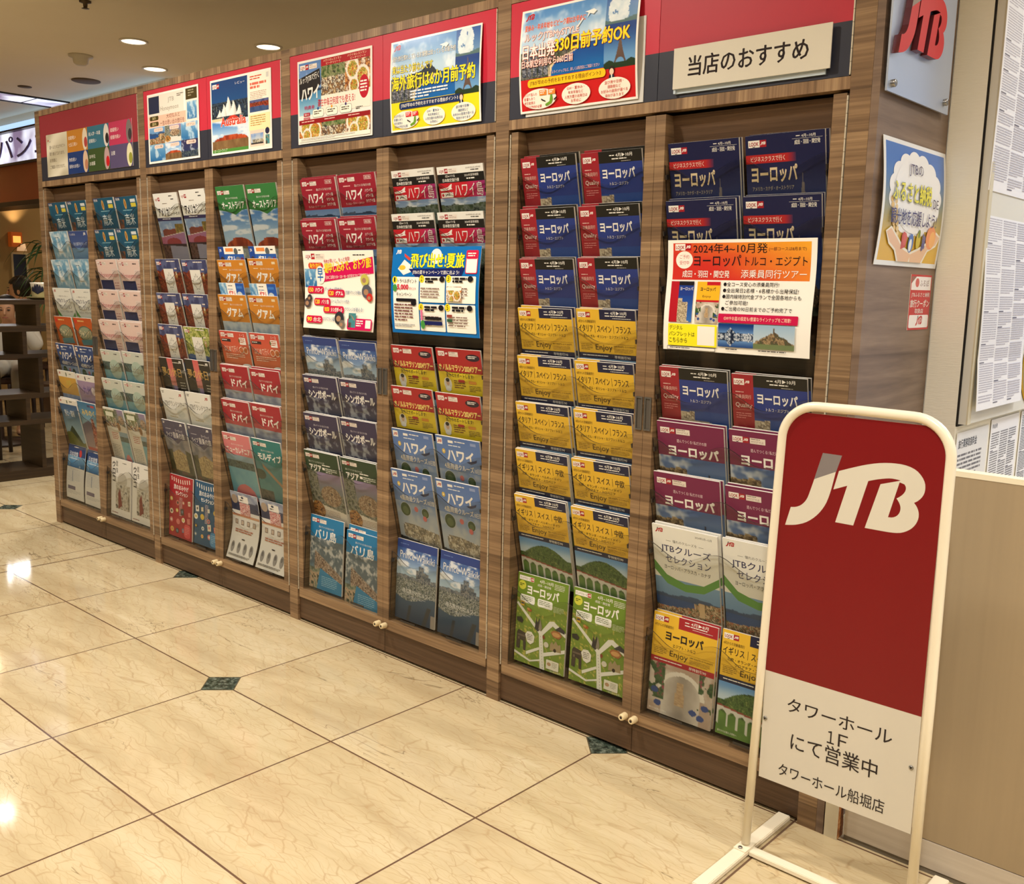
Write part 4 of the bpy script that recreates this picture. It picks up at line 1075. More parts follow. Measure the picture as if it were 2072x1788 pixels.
def s_honeymoon():
    a = Art(420, 288, WHITE); a.R(8, 8, 296, 84, (232, 224, 210)); a.R(12, 12, 90, 70, (28, 40, 72)); a.T('JTB', 176, 26, 50, 22, (150, 140, 126)); a.T('Honeymoon', 112, 58, 150, 24, (156, 146, 130)); a.B(250, 18, 60, 14, 2, (110, 100, 90))
    a.R(8, 92, 404, 46, (240, 190, 166)); a.T('大切な人と', 160, 78 + 14, 110, 18, (96, 66, 56), 0.01); a.T('一生の思い出の旅行を', 106, 116, 200, 20, (96, 66, 56), 0.01)
    for i, t in enumerate(('海外', '国内')): a.RR(18, 92 + i * 24, 76, 18, 8, (74, 64, 30)); a.T(t, 40, 95 + i * 24, 32, 12, (226, 210, 150))
    a.R(320, 8, 92, 130, (236, 228, 214)); a.R(322, 8, 88, 44, (70, 58, 30)); a.B(340, 14, 50, 30, 3, (150, 140, 110)); a.P(330, 60, 76, 70, 'sea', 2, 14)
    for i, (kd, t) in enumerate((('coast', 'ハワイ'), ('asia', 'ヨーロッパ'), ('sea', 'グアム'), ('sea', 'バリ島'), ('uluru', 'オーストラリア'), ('singapore', '沖縄'))):
        x, y = 12 + (i % 3) * 133, 140 + (i // 3) * 70
        a.P(x, y, 131, 69, kd, i, 30); a.RR(x + 40, y + 3, 76, 15, 7, (240, 206, 190)); a.T(t, x + 50, y + 6, 56, 9, (96, 76, 70))
    return a
def s_australia():
    a = Art(420, 288, WHITE); a.P(8, 8, 256, 272, 'opera', 1, 70); a.P(8, 160, 256, 112, 'uluru', 2, 60); a.R(8, 268, 256, 12, (80, 140, 60))
    a.look(16, 18, 1.3, my=False); a.T('レビュー', 180, 22, 66, 10, WHITE); a.T('Australia', 72, 148, 178, 34, (214, 66, 44), 0.04, 0, WHITE); a.T('オーストラリア', 20, 266, 96, 12, (226, 230, 200))
    a.R(272, 8, 140, 272, (250, 240, 222)); a.B(282, 16, 90, 18, 2, (214, 90, 70)); a.R(390, 12, 16, 18, (210, 206, 200)); a.B(282, 40, 120, 26, 2, (222, 110, 90), gap=0.7); a.B(282, 74, 120, 30, 5, (190, 130, 110), gap=0.35)
    a.P(278, 104, 126, 44, 'canada', 2, 26); a.R(272, 156, 140, 60, (246, 230, 176)); a.B(282, 162, 110, 40, 5, (190, 130, 60), gap=0.4); a.R(276, 214, 96, 60, (246, 206, 186)); a.P(282, 226, 84, 40, 'ship', 2, 16); a.E(392, 222, 14, 12, (40, 40, 70)); a.P(380, 236, 26, 34, 'mald', 1, 8); return a
def s_hawaiifood():
    a = Art(415, 286, WHITE); a.P(8, 8, 130, 180, 'diamond', 1, 30); a.R(8, 110, 130, 78, (60, 130, 180), (170, 206, 220))
    for i, (x, kd) in enumerate(((138, 'lanai'), (272, 'table'))): a.P(x, 30, 134, 100, kd, i, 34); a.R(x, 8, 134, 24, (176, 30, 44)); a.T('ハワイのレストラン', x + 14, 11, 100, 8, (250, 220, 190)); a.T('ビーチリゾート', x + 30, 21, 80, 8, (250, 220, 190))
    a.look(16, 16, 1.3); a.G([(8, 60), (130, 36), (136, 90), (60, 130), (10, 130)], (34, 34, 40)); a.T('ルックJTBで行く', 14, 58, 112, 26, WHITE, 0.02, -14); a.T('ハワイ', 22, 94, 104, 46, WHITE, 0.05, -6)
    a.R(138, 130, 268, 60, (246, 238, 222)); a.T('滞在中毎日何度でも使える!', 118, 140, 208, 26, (196, 30, 50), 0.03); a.E(374, 124, 26, 38, (190, 26, 50)); a.B(354, 104, 40, 40, 4, WHITE); a.T('特典券', 40, 156, 60, 14, (190, 70, 110), 0.03)
    for i in range(3): a.RR(88 + i * 78, 172, 64, 28, 8, (120, 120, 120)); a.RR(89 + i * 78, 173, 62, 26, 8, (250, 246, 230)); a.B(96 + i * 78, 179, 48, 14, 2, (90, 80, 60)); a.E(120 + i * 78, 171, 5, 5, [(40, 80, 150), (230, 160, 50), (70, 50, 110)][i])
    a.B(330, 186, 40, 10, 2, (90, 90, 90)); a.R(36, 180, 36, 12, (180, 30, 60)); a.R(36, 196, 36, 12, (180, 30, 60)); a.T('朝から', 42, 182, 24, 8, WHITE); a.T('夕方まで', 39, 198, 30, 8, WHITE)
    for i, kd in enumerate(('table', 'lanai', 'table')): x = 8 + i * 133; a.P(x, 214, 133, 54, kd, 3 + i, 36); a.R(x, 204, 133, 16, (150, 26, 34)); a.B(x + 16, 209, 96, 6, 1, (250, 200, 190))
    a.R(8, 266, 399, 14, (246, 240, 226)); a.B(20, 269, 340, 9, 3, (90, 86, 80), gap=0.4); return a
def s_early(red):
    a = Art(410, 280, WHITE); bg = (206, 36, 36) if red else (252, 224, 40)
    a.EPS = 0.00008
    a.R(6, 190, 398, 84, bg); a.P(6, 6, 300, 184, 'bay', 1, 90); a.P(302, 6, 102, 84, 'lion', 1, 34); a.P(302, 84, 102, 112, 'tower', 1, 46)
    a.logo(16, 12, 32)
    if red:
        h = (226, 90, 66)
        a.T('夏休み・年末年始などピーク期はお早めに', 16, 42, 218, 17, (222, 70, 44), 0.04, 0, (250, 236, 226)); a.T('ルックJTBMySTYLE', 18, 66, 196, 25, WHITE, 0.01, 0, h); a.T('日本出発', 14, 96, 118, 40, WHITE, 0.05, 0, h); a.T('330日前予約OK', 132, 88, 254, 42, (252, 226, 40), 0.05, 0, (226, 120, 60)); a.T('日本航空利用なら360日前', 12, 138, 186, 21, WHITE, 0.02, 0, h)
        a.T('ホテルラインナップなど、詳しくは販売店にご相談ください', 110, 176, 180, 9, (250, 200, 180))
        a.G([(206, 74), (226, 52), (228, 55), (212, 74)], WHITE)
        a.RR(34, 192, 276, 22, 10, (250, 200, 40)); a.T('JTBが早めの予約をおすすめする理由ポイント3', 42, 196, 252, 14, (90, 40, 20), 0.01)
        ink = (206, 50, 46)
    else:
        a.T('海外旅行慣れしているお客様は知っている早期予約', 12, 46, 290, 17, (246, 240, 220), 0.01, 0, (50, 90, 140)); a.T('実は当たり前なんです', 12, 76, 190, 26, (252, 226, 60), 0.04, 0, (40, 60, 90)); a.T('海外旅行は6か月前予約', 12, 108, 376, 46, (252, 226, 40), 0.06, 0, (60, 80, 90))
        a.B(100, 160, 190, 28, 3, (230, 236, 240), gap=0.5); a.RR(46, 192, 290, 22, 8, (30, 50, 96)); a.T('JTBが早めの予約をおすすめする理由ポイント3', 54, 196, 262, 14, WHITE, 0.02)
        ink = (40, 90, 140)
    a.G([(232, 38), (262, 34), (272, 40), (262, 48), (250, 44), (240, 54), (244, 42)], WHITE)
    a.E(330, 200, 9, 10, (50, 40, 40)); a.E(330, 204, 7, 8, (236, 206, 180)); a.G([(322, 212), (338, 212), (340, 228), (320, 228)], (40, 44, 60)); a.G([(328, 212), (332, 212), (331, 228), (329, 228)], WHITE)
    bub = (250, 242, 226)
    for cx, w in ((76, 62), (208, 50), (338, 52)): a.E(cx, 246, w, 27, bub)
    for i, t in enumerate(('訪日外国人の', '影響もあり', '航空座席は', '早めの予約が必要')): a.T(t, 20, 228 + i * 11, 8 * len(t), 8.5, ink)
    for i, t in enumerate(('GW・夏休み・', '年末年始など', '人気方面の出発日は', 'お早めに')): a.T(t, 208 - 4.4 * len(t), 226 + i * 11, 8.8 * len(t), 8.5, ink)
    for i, t in enumerate(('並び席や窓側・', '通路側など', 'お好みの座席が選べる', '場合があります')): a.T(t, 338 - 4.4 * len(t), 226 + i * 11, 8.8 * len(t), 8.5, ink)
    for x in (78, 110): a.R(x, 224, 26, 14, (236, 140, 60) if red else (220, 50, 60)); a.B(x + 3, 226, 20, 10, 2, WHITE)
    a.G([(118, 240), (124, 238), (126, 252), (120, 262), (100, 268), (98, 262), (114, 256)], (110, 160, 50)); a.G([(84, 246), (100, 254), (98, 256), (84, 250)], INKB); a.G([(130, 252), (142, 244), (142, 248), (132, 255)], INKB)
    return a
def s_osusume():
    a = Art(416, 98, (214, 208, 194)); a.T('当店のおすすめ', 44, 24, 318, 48, (36, 28, 32), 0.05); return a
def s_europe():
    a = Art(408, 280, (246, 242, 234)); a.EPS = 0.00005
    a.P(16, 8, 378, 92, 'sunset', 1, 40); a.look(22, 10, 1.25, my=False)
    a.T('2024年4~10月発', 76, 10, 206, 24, INKB, 0.01); a.T('(一部コースは8月まで)', 286, 20, 96, 10, (110, 60, 40)); a.E(50, 50, 25, 22, (248, 240, 230)); a.T('ご予約', 36, 37, 28, 10, (200, 50, 50)); a.T('受付中', 36, 52, 28, 10, (200, 50, 50))
    a.T('ヨーロッパ', 78, 38, 134, 28, INKB, 0.02); a.T('トルコ・エジプト', 224, 42, 162, 22, INKB, 0.0); a.T('成田・羽田・関空発', 46, 76, 136, 18, WHITE, 0.02); a.T('添乗員同行ツアー', 214, 74, 172, 20, WHITE, 0.01)
    for i, t in enumerate(('●全コース安心の添乗員同行!', '●全出発日2名様・6名様から出発保証!', '●国内線特別代金プランで全国各地からも', '   ご参加可能!', '●ご出発の90日前までのご予約完了で')): a.T(t.strip(), 168 if i != 3 else 178, 104 + i * 15, (150, 202, 210, 62, 190)[i], 11, INKB, 0.01)
    for x, kd in ((16, 0), (94, 1)):
        if kd == 0: a.R(x, 104, 68, 104, (34, 60, 140)); a.P(x + 24, 140, 44, 68, 'castle', 2, 22); a.R(x, 104, 24, 104, (180, 26, 40)); a.R(x + 24, 104, 44, 10, INKB); a.T('ヨーロッパ', x + 28, 118, 38, 9, WHITE, 0.02)
        else: a.R(x, 104, 66, 48, (242, 180, 40)); a.R(x + 28, 104, 38, 9, (190, 30, 40)); a.T('ヨーロッパ', x + 10, 118, 44, 10, INKB, 0.03); a.T('Enjoy', x + 18, 138, 24, 7, INKB); a.R(x, 150, 66, 5, (190, 30, 40)); a.P(x, 155, 66, 53, 'arch', 3, 26)
    a.RR(162, 182, 214, 22, 3, (200, 26, 76)); a.T('GWやお盆の設定も!豊富なラインナップをご用意!', 178, 188, 180, 10, (250, 226, 200))
    a.R(16, 212, 144, 56, (250, 236, 40)); a.R(104, 216, 50, 48, (246, 242, 234))
    for i, t in enumerate(('デジタル', 'パンフレットは', 'こちらから')): a.T(t, 20, 216 + i * 16, (40, 76, 54)[i], 12, INKB, 0.01)
    a.P(164, 206, 98, 58, 'lake', 1, 44); a.P(262, 206, 108, 58, 'abbey', 1, 44); a.B(186, 268, 50, 4, 1, INKB); a.B(276, 268, 84, 4, 1, INKB); a.R(14, 270, 142, 9, INKB); a.R(15, 271, 140, 7, WHITE); a.B(22, 272.5, 126, 4, 1, INKB)
    return a
PIC['sunset'] = lambda u, v, a, sd: mx((206, 50, 40), (244, 176, 50), np.clip(0.9 * u + 0.5 * (1 - v) - 0.35 + 0.3 * (fb(u, v, 3, 3) - 0.5), 0, 1))
def s_hayaki():
    a = Art(400, 278, (250, 244, 230)); a.EPS = 0.00008
    a.look(14, 10, 1.5); a.B(290, 14, 96, 6, 1, INKB); a.P(4, 64, 70, 66, 'sea', 3, 16); a.E(40, 98, 4, 4, WHITE)
    a.G([(80, 70), (396, 22), (396, 78), (100, 112), (80, 104)], (214, 24, 90)); a.T('予約が早いと、もっと充実!', 122, 32, 150, 15, (206, 30, 70), 0.01, -12)
    a.RR(30, 42, 86, 22, 10, (214, 40, 60)); a.T('海外旅行', 36, 44, 70, 18, (252, 214, 60), 0.04); a.T('期申し込みで、おトク旅!', 124, 44, 262, 36, (252, 226, 50), 0.05, -22); a.E(98, 86, 28, 32, WHITE); a.T('早', 82, 62, 32, 46, (40, 110, 180), 0.05); a.T('日本ご出発の150・120・90・50日前までのご予約完了なら!', 130, 88, 250, 13, WHITE, 0.0, -12)
    for x, y, t, n, e in ((20, 126, 'ハワイ', '150', 'ディナー1回付き!'), (140, 136, 'グアム', '120', '空港ラウンジが使える!'), (60, 168, 'バリ島', '120', 'ルームクレジット付き'), (118, 194, 'シンガポール', '90/50', 'ラウンジが使える!'), (20, 232, '台北', '90', 'カラフル小籠包付き!')):
        w = 96 + 22 * (len(t) > 4); a.RR(x, y, w, 26, 10, (206, 26, 70)); a.T(n, x + 6, y + 5, 28, 16, (252, 216, 60), 0.04); a.T(t, x + 44, y + 5, w - 52, 16, WHITE, 0.04); a.T(e, x + w + 6, y + 2, min(100, 386 - x - w), 14, (40, 90, 140), 0.0)
    for x, y, r, c in ((350, 100, 22, (200, 190, 90)), (360, 140, 26, (90, 90, 100)), (376, 160, 16, (200, 50, 40)), (24, 186, 20, (80, 70, 70)), (214, 236, 26, (50, 50, 56)), (36, 168, 14, (60, 54, 60)), (232, 256, 16, (120, 110, 100))): a.E(x, y, r, r * 0.9, c); a.E(x - 3, y + 2, r * 0.5, r * 0.4, (170, 130, 100))
    a.RR(262, 234, 134, 40, 8, (206, 26, 90)); a.P(268, 216, 40, 50, 'mald', 3, 10); a.B(312, 240, 40, 24, 3, WHITE); a.R(362, 238, 28, 28, WHITE)
    return a
def s_summer():
    a = Art(408, 280, (10, 110, 186)); a.EPS = 0.00008
    a.logo(16, 8, 26, WHITE, WHITE); a.E(210, 30, 26, 24, WHITE); a.G([(30, 70), (60, 40), (90, 56), (110, 76), (60, 90)], (236, 236, 230)); a.E(52, 66, 16, 8, (236, 190, 60)); a.G([(58, 20), (90, 36), (84, 44), (60, 30)], (200, 70, 60))
    a.T('飛び出せ!夏旅', 92, 20, 246, 46, (252, 236, 40), 0.07, 0, (20, 24, 60)); a.G([(84, 70), (344, 66), (330, 92), (120, 96)], (24, 34, 96)); a.T('JTBの夏キャンペーンで旅に出よう!', 104, 74, 216, 15, WHITE, 0.02)
    a.RR(346, 12, 52, 72, 5, (206, 30, 70)); a.RR(349, 15, 46, 66, 4, (250, 244, 236)); a.RR(349, 15, 46, 24, 4, (206, 30, 70)); a.B(353, 20, 38, 14, 2, WHITE)
    P = (250, 246, 234)
    for x, y, w, h in ((14, 96, 124, 172), (144, 94, 116, 82), (266, 92, 130, 84), (144, 182, 116, 86), (266, 180, 130, 88)): a.RR(x, y, w, h, 4, P)
    for i, (x, y) in enumerate(((20, 98), (152, 94), (276, 92), (150, 184), (274, 182))): a.E(x, y + 8, 12, 12, (248, 220, 40)); a.T(str(i + 1), x - 4, y, 7, 15, INKB, 0.02)
    a.T('トラベルポイント', 36, 102, 92, 14, INKB, 0.01); a.T('5,000', 34, 120, 56, 20, (206, 30, 60), 0.03); a.T('ポイント', 94, 128, 32, 10, (206, 30, 60), 0.02); a.T('キャンペーン', 32, 146, 74, 14, INKB, 0.01); a.RR(30, 166, 98, 10, 4, INKB); a.B(20, 184, 100, 60, 6, (120, 70, 70), gap=0.4); a.B(18, 250, 110, 10, 2, (150, 150, 150)); a.E(116, 180, 13, 9, INKB); a.E(24, 132, 10, 12, (70, 150, 70))
    for x, y in ((170, 98), (296, 96), (168, 188), (296, 186)): a.B(x, y, 70, 18, 2, INKB, gap=0.7); a.B(x - 20, y + 32, 96, 36, 4, (130, 100, 90), gap=0.35); a.E(x + 78, y + 4, 12, 9, INKB)
    a.P(272, 124, 66, 46, 'table', 5, 20); a.RR(272, 126, 66, 10, 4, P); a.R(272, 212, 24, 9, (150, 70, 60)); a.R(272, 226, 24, 9, (50, 90, 60)); a.RR(170, 222, 78, 9, 4, INKB); a.RR(160, 236, 90, 12, 4, (24, 34, 96)); a.E(158, 248, 10, 14, (70, 150, 70)); a.R(150, 200, 9, 34, (226, 120, 160))
    return a
def s_furusato():
    a = Art(398, 285, (238, 240, 244)); a.EPS = 0.00008
    a.P(12, 10, 374, 264, 'dusk', 1, 30)
    for i in range(15):
        t = 2 * math.pi * i / 15; a.E(199 + 130 * math.cos(t), 118 + 74 * math.sin(t), 40, 26, (246, 246, 248))
    a.E(199, 120, 140, 88, (246, 246, 248))
    for i in range(9): a.E(52 + i * 5, 136 + i * 13, 9, 7, (226, 190, 120)); a.E(76 + i * 4, 140 + i * 12, 8, 6, (236, 206, 146))
    a.G([(30, 208), (60, 196), (110, 220), (150, 240), (199, 250), (250, 238), (300, 222), (350, 196), (382, 206), (360, 232), (310, 246), (286, 274), (120, 274), (96, 250), (56, 236)], (244, 236, 220))
    a.G([(36, 210), (60, 201), (108, 225), (150, 246), (199, 256), (250, 244), (302, 228), (350, 202), (376, 209), (356, 228), (306, 242), (276, 274), (204, 274), (199, 262), (194, 274), (130, 274), (102, 246), (62, 232)], (236, 194, 160))
    a.E(318, 212, 32, 28, (240, 150, 100)); a.E(328, 216, 20, 20, (246, 180, 110)); a.E(236, 222, 14, 20, (206, 184, 60)); a.E(238, 206, 7, 10, (120, 140, 50))
    a.G([(132, 246), (130, 212), (142, 204), (164, 216), (160, 240)], (206, 80, 74)); a.E(150, 222, 11, 15, (214, 100, 90)); a.E(190, 230, 16, 22, (80, 120, 196)); a.E(188, 235, 9, 15, (240, 244, 248))
    for i in range(7): a.E(266 + (i % 2) * 10, 210 + i * 5, 5.5, 5.5, (90, 90, 150))
    a.T('JTBの', 144, 48, 88, 30, (52, 44, 96), 0.0); a.T('ふるさと納税', 48, 92, 244, 46, (238, 230, 80), 0.06, 0, (90, 110, 70)); a.T('DE', 304, 120, 36, 22, (60, 50, 90)); a.T('観光地を応援しよう!', 44, 154, 292, 36, (52, 44, 110), 0.02)
    return a
PIC['dusk'] = lambda u, v, a, sd: mx((70, 120, 200), (226, 180, 60), sm(v, 0.1, 0.95))
def s_sticker():
    a = Art(142, 137, (196, 24, 40)); a.R(5, 5, 132, 33, (246, 240, 238)); a.G([(5, 5), (36, 5), (5, 22)], (150, 100, 90)); a.E(44, 20, 13, 11, (210, 90, 90)); a.T('ふるぽ', 62, 12, 62, 17, (110, 70, 70), 0.0); a.T('JTBふるさと納税', 10, 44, 124, 13, WHITE, 0.01); a.T('旅行クーポン', 6, 62, 130, 19, WHITE, 0.04); a.T('取扱店', 40, 84, 58, 12, WHITE, 0.02); a.RR(5, 100, 132, 32, 5, (246, 240, 238)); a.logo(52, 102, 44, (190, 24, 40)); return a
def s_terms(w, h, cols, title=None, dens=5.0, ink=(192, 187, 197)):
    a = Art(w, h, (246, 244, 248)); y0 = 14
    if title: a.T(title, 14, 14, min(w * 0.55, 15 * len(title)), 13, (40, 36, 46), 0.06); y0 = 40
    cw = (w - 24) / cols
    for c in range(cols):
        y = y0; r = random.Random(c + int(h))
        while y < h - 22:
            n = r.randint(5, 14); hh = min(n * dens, h - 16 - y)
            if hh < dens * 1.5: break
            a.B(12 + c * cw, y, cw - 7, hh, max(1, int(hh / dens)), ink, seed=c + int(y), gap=0.5, fill=0.96, wl=4.0); y += hh + dens * 0.9
            if r.random() < 0.5: a.R(12 + c * cw, y - dens * 0.7, cw * 0.3, dens * 0.5, (110, 104, 116))
    return a
def s_fees():
    a = Art(262, 370, (232, 230, 230)); a.T('旅行業務取扱料金', 16, 20, 150, 24, (40, 36, 40), 0.06); a.B(16, 60, 220, 70, 6, (110, 106, 110), gap=0.5); a.R(14, 146, 230, 2, (80, 76, 80)); a.B(16, 160, 110, 14, 1, (70, 66, 70)); a.B(16, 186, 220, 160, 12, (120, 116, 120), gap=0.5); return a
def s_jata():
    a = Art(140, 150, (238, 236, 232)); return a
# ------------------------------------------------------------------ the setting
TX, TY, U0, V0 = 0.59103, 0.55159, 1.37545, -0.54653
def floor_mat():
    k = N('polished_marble_tile')
    pos = k.n('ShaderNodeNewGeometry').outputs['Position']
    sp = k.n('ShaderNodeSeparateXYZ'); k.l(pos, sp.inputs[0])
    x, y = sp.outputs[0], sp.outputs[1]
    M = k.math
    right = M('GREATER_THAN', x, 0.776)
    left = M('LESS_THAN', x, 0.668)
    def line(v, o, period, hw):
        return M('LESS_THAN', M('ABSOLUTE', M('WRAP', M('SUBTRACT', v, o), period / 2, -period / 2)), hw)
    hw = 0.0028
    gr = M('MAXIMUM', line(x, U0, TX, hw), line(y, V0, TY, hw))
    gl = M('MAXIMUM', line(x, 0.077, TX, hw), line(y, -0.052, TY, hw))
    gs = M('MAXIMUM', M('LESS_THAN', M('ABSOLUTE', M('SUBTRACT', x, 0.776)), hw), M('LESS_THAN', M('ABSOLUTE', M('SUBTRACT', x, 0.668)), hw))
    g = M('MAXIMUM', M('MAXIMUM', M('MULTIPLY', gr, right), M('MULTIPLY', gl, left)), gs)
    def dia(ox, oy, px, py):
        dx = M('ABSOLUTE', M('WRAP', M('SUBTRACT', x, ox), px / 2, -px / 2))
        dy = M('ABSOLUTE', M('WRAP', M('SUBTRACT', y, oy), py / 2, -py / 2))
        return M('ADD', dx, dy)
    d = M('MINIMUM', dia(U0 + 2 * TX, V0, 4 * TX, 2 * TY), dia(U0, V0 + TY, 4 * TX, 2 * TY))
    d = M('ADD', d, M('MULTIPLY', M('SUBTRACT', 1.0, right), 9.0))
    dl = M('ADD', dia(-0.514, -0.052, 4 * TX, 2 * TY), M('MULTIPLY', M('SUBTRACT', 1.0, left), 9.0))
    d = M('MINIMUM', d, dl)
    isd = M('LESS_THAN', d, 0.072)
    rim = M('MULTIPLY', M('LESS_THAN', d, 0.077), M('SUBTRACT', 1.0, isd))
    # veined cream marble, the veins run a little across the rack
    cell = M('ADD', M('FLOOR', M('DIVIDE', M('SUBTRACT', x, U0), TX)), M('MULTIPLY', M('FLOOR', M('DIVIDE', M('SUBTRACT', y, V0), TY)), 7.3))
    wn = k.n('ShaderNodeTexWhiteNoise', noise_dimensions='1D'); k.l(cell, wn.inputs['W'])
    off = k.n('ShaderNodeCombineXYZ'); k.l(wn.outputs['Value'], off.inputs[2]); 
    rot = k.n('ShaderNodeMapping'); rot.inputs['Rotation'].default_value = (0, 0, math.radians(-3)); rot.inputs['Scale'].default_value = (0.75, 3.6, 1)
    va = k.n('ShaderNodeVectorMath', operation='MULTIPLY_ADD'); va.inputs[1].default_value = (3, 3, 3)
    k.l(off.outputs[0], va.inputs[0]); k.l(pos, va.inputs[2]); k.l(va.outputs[0], rot.inputs['Vector'])
    P = rot.outputs[0]
    def vein(scale, width, dist):
        n = k.noise(P, scale, 5, 0.62, dist)
        return M('SUBTRACT', 1.0, M('SMOOTHSTEP', 0.0, width, M('ABSOLUTE', M('SUBTRACT', n, 0.5)))) if False else M('MAXIMUM', 0.0, M('SUBTRACT', 1.0, M('DIVIDE', M('ABSOLUTE', M('SUBTRACT', n, 0.5)), width)))
    base = k.ramp(k.noise(P, 1.7, 4, 0.55, 0.8), [(0.3, (184, 164, 128)), (0.5, (201, 183, 147)), (0.7, (211, 195, 162))])
    wob = k.n('ShaderNodeTexNoise'); wob.inputs['Scale'].default_value = 5.0; wob.inputs['Detail'].default_value = 4
    k.l(va.outputs[0], wob.inputs['Vector'])
    wa = k.n('ShaderNodeVectorMath', operation='MULTIPLY_ADD'); wa.inputs[1].default_value = (0.10, 0.10, 0.0)
    k.l(wob.outputs['Color'], wa.inputs[0]); k.l(va.outputs[0], wa.inputs[2])
    def crackle(sx, sy, width):
        vo = k.n('ShaderNodeTexVoronoi', feature='DISTANCE_TO_EDGE'); vo.inputs['Scale'].default_value = 1.0
        k.l(k.mapping(wa.outputs[0], (sx, sy, 1)), vo.inputs['Vector'])
        return M('MAXIMUM', 0.0, M('SUBTRACT', 1.0, M('DIVIDE', vo.outputs['Distance'], width)))
    fade = k.noise(P, 2.2, 3)
    c = k.mix(M('MULTIPLY', M('MULTIPLY', crackle(7, 34, 0.035), fade), 0.85), base, (160, 128, 86))
    c = k.mix(M('MULTIPLY', M('MULTIPLY', crackle(14, 70, 0.05), fade), 0.5), c, (170, 138, 94))
    dk = M('MULTIPLY', vein(1.4, 0.004, 0.6), M('GREATER_THAN', k.noise(P, 1.1, 2), 0.56))
    c = k.mix(M('MULTIPLY', dk, 0.7), c, (104, 84, 56))
    c = k.mix(g, c, (104, 78, 60))
    gn = k.ramp(k.noise(pos, 60, 4, 0.7), [(0.35, (24, 32, 26)), (0.5, (62, 72, 62)), (0.68, (128, 134, 122))])
    c = k.mix(isd, c, gn)
    c = k.mix(rim, c, (90, 80, 62))
    k.l(c, k.b.inputs['Base Color'])
    k.l(M('ADD', 0.045, M('MULTIPLY', k.noise(pos, 3.0, 2), 0.05)), k.b.inputs['Roughness'])
    k.b.inputs['Specular IOR Level'].default_value = 0.5
    return k.m
def plain_noise(name, c1, c2, scale, rough=0.7, bump=0.0, sc=(1, 1, 1)):
    k = N(name)
    pos = k.n('ShaderNodeNewGeometry').outputs['Position']
    n = k.noise(k.mapping(pos, sc), scale, 4, 0.6)
    k.l(k.mix(n, c1, c2), k.b.inputs['Base Color'])
    k.b.inputs['Roughness'].default_value = rough
    if bump:
        b = k.n('ShaderNodeBump'); b.inputs['Strength'].default_value = bump; b.inputs['Distance'].default_value = 0.002
        k.l(n, b.inputs['Height']); k.l(b.outputs[0], k.b.inputs['Normal'])
    return k.m

def struct(name, o):
    o.name = name; o['kind'] = 'structure'; return o
struct('floor', box('floor', floor_mat(), -9, 9.5, -7, 6, -0.1, 0))
CEILM = plain_noise('ceiling_paint', (238, 226, 202), (243, 232, 210), 3, 0.9)
SLOT = (-3.43, -3.08)
m_ = MB()
m_.box(SLOT[1], 9.5, -7, 6, CEIL, CEIL + 0.1); m_.box(-9, SLOT[0], -7, 6, CEIL, CEIL + 0.1)
m_.box(SLOT[0], SLOT[1], -7, 0.2, CEIL, CEIL + 0.1); m_.box(SLOT[0], SLOT[1], 2.6, 6, CEIL, CEIL + 0.1)
struct('ceiling', m_.build('ceiling', CEILM))
PAPER = plain_noise('embossed_wallpaper', (242, 236, 220), (248, 243, 230), 1.0, 0.8, 0.5, (40, 40, 420))
WHITEP = mat('white_painted_board', (226, 222, 212), 0.45)
m_ = MB()
m_.box(4.41, 4.493, 0.441, 3.2, 0, CEIL); m_.box(4.40, 4.41, 0.46, 3.2, 0, CEIL)
struct('wall_right', m_.build('wall_right', PAPER))
struct('wall_back', box('wall_back', mat('tan_wall', (170, 140, 96), 0.85), -9, 4.40, 5.6, 5.8, 0, CEIL))
struct('wall_left', box('wall_left', mat('restaurant_wall', (170, 146, 100), 0.85), -6.0, -5.5, -7, 5.6, 0, CEIL))
# recessed mirror-lined light slot in the ceiling
m_ = MB()
m_.box(SLOT[0] - 0.02, SLOT[0] + 0.008, 0.2, 2.6, CEIL - 0.010, CEIL + 0.02); m_.box(SLOT[1] - 0.008, SLOT[1] + 0.02, 0.2, 2.6, CEIL - 0.010, CEIL + 0.02)
for yy in (0.75, 1.30, 1.85): m_.box(SLOT[0], SLOT[1], yy, yy + 0.008, CEIL - 0.006, CEIL + 0.01)
m_.mi = 1; m_.box(SLOT[0], SLOT[1], 0.2, 2.6, CEIL - 0.003, CEIL + 0.02)
def glowing(name, c1, c2, scale, es, sc=(1, 1, 1)):
    k = N(name)
    pos = k.n('ShaderNodeNewGeometry').outputs['Position']
    n = k.ramp(k.noise(k.mapping(pos, sc), scale, 2, 0.5), [(0.36, c1), (0.6, c2)])
    k.l(n, k.b.inputs['Base Color']); k.l(n, k.b.inputs['Emission Color']); k.b.inputs['Emission Strength'].default_value = es
    return k.m
GLOW = glowing('backlit_glass', (120, 104, 130), (236, 240, 255), 3.0, 2.4)
struct('trim_1', m_.build('trim_1', [mat('dark_bronze', (40, 30, 24), 0.4, 0.6), GLOW]))
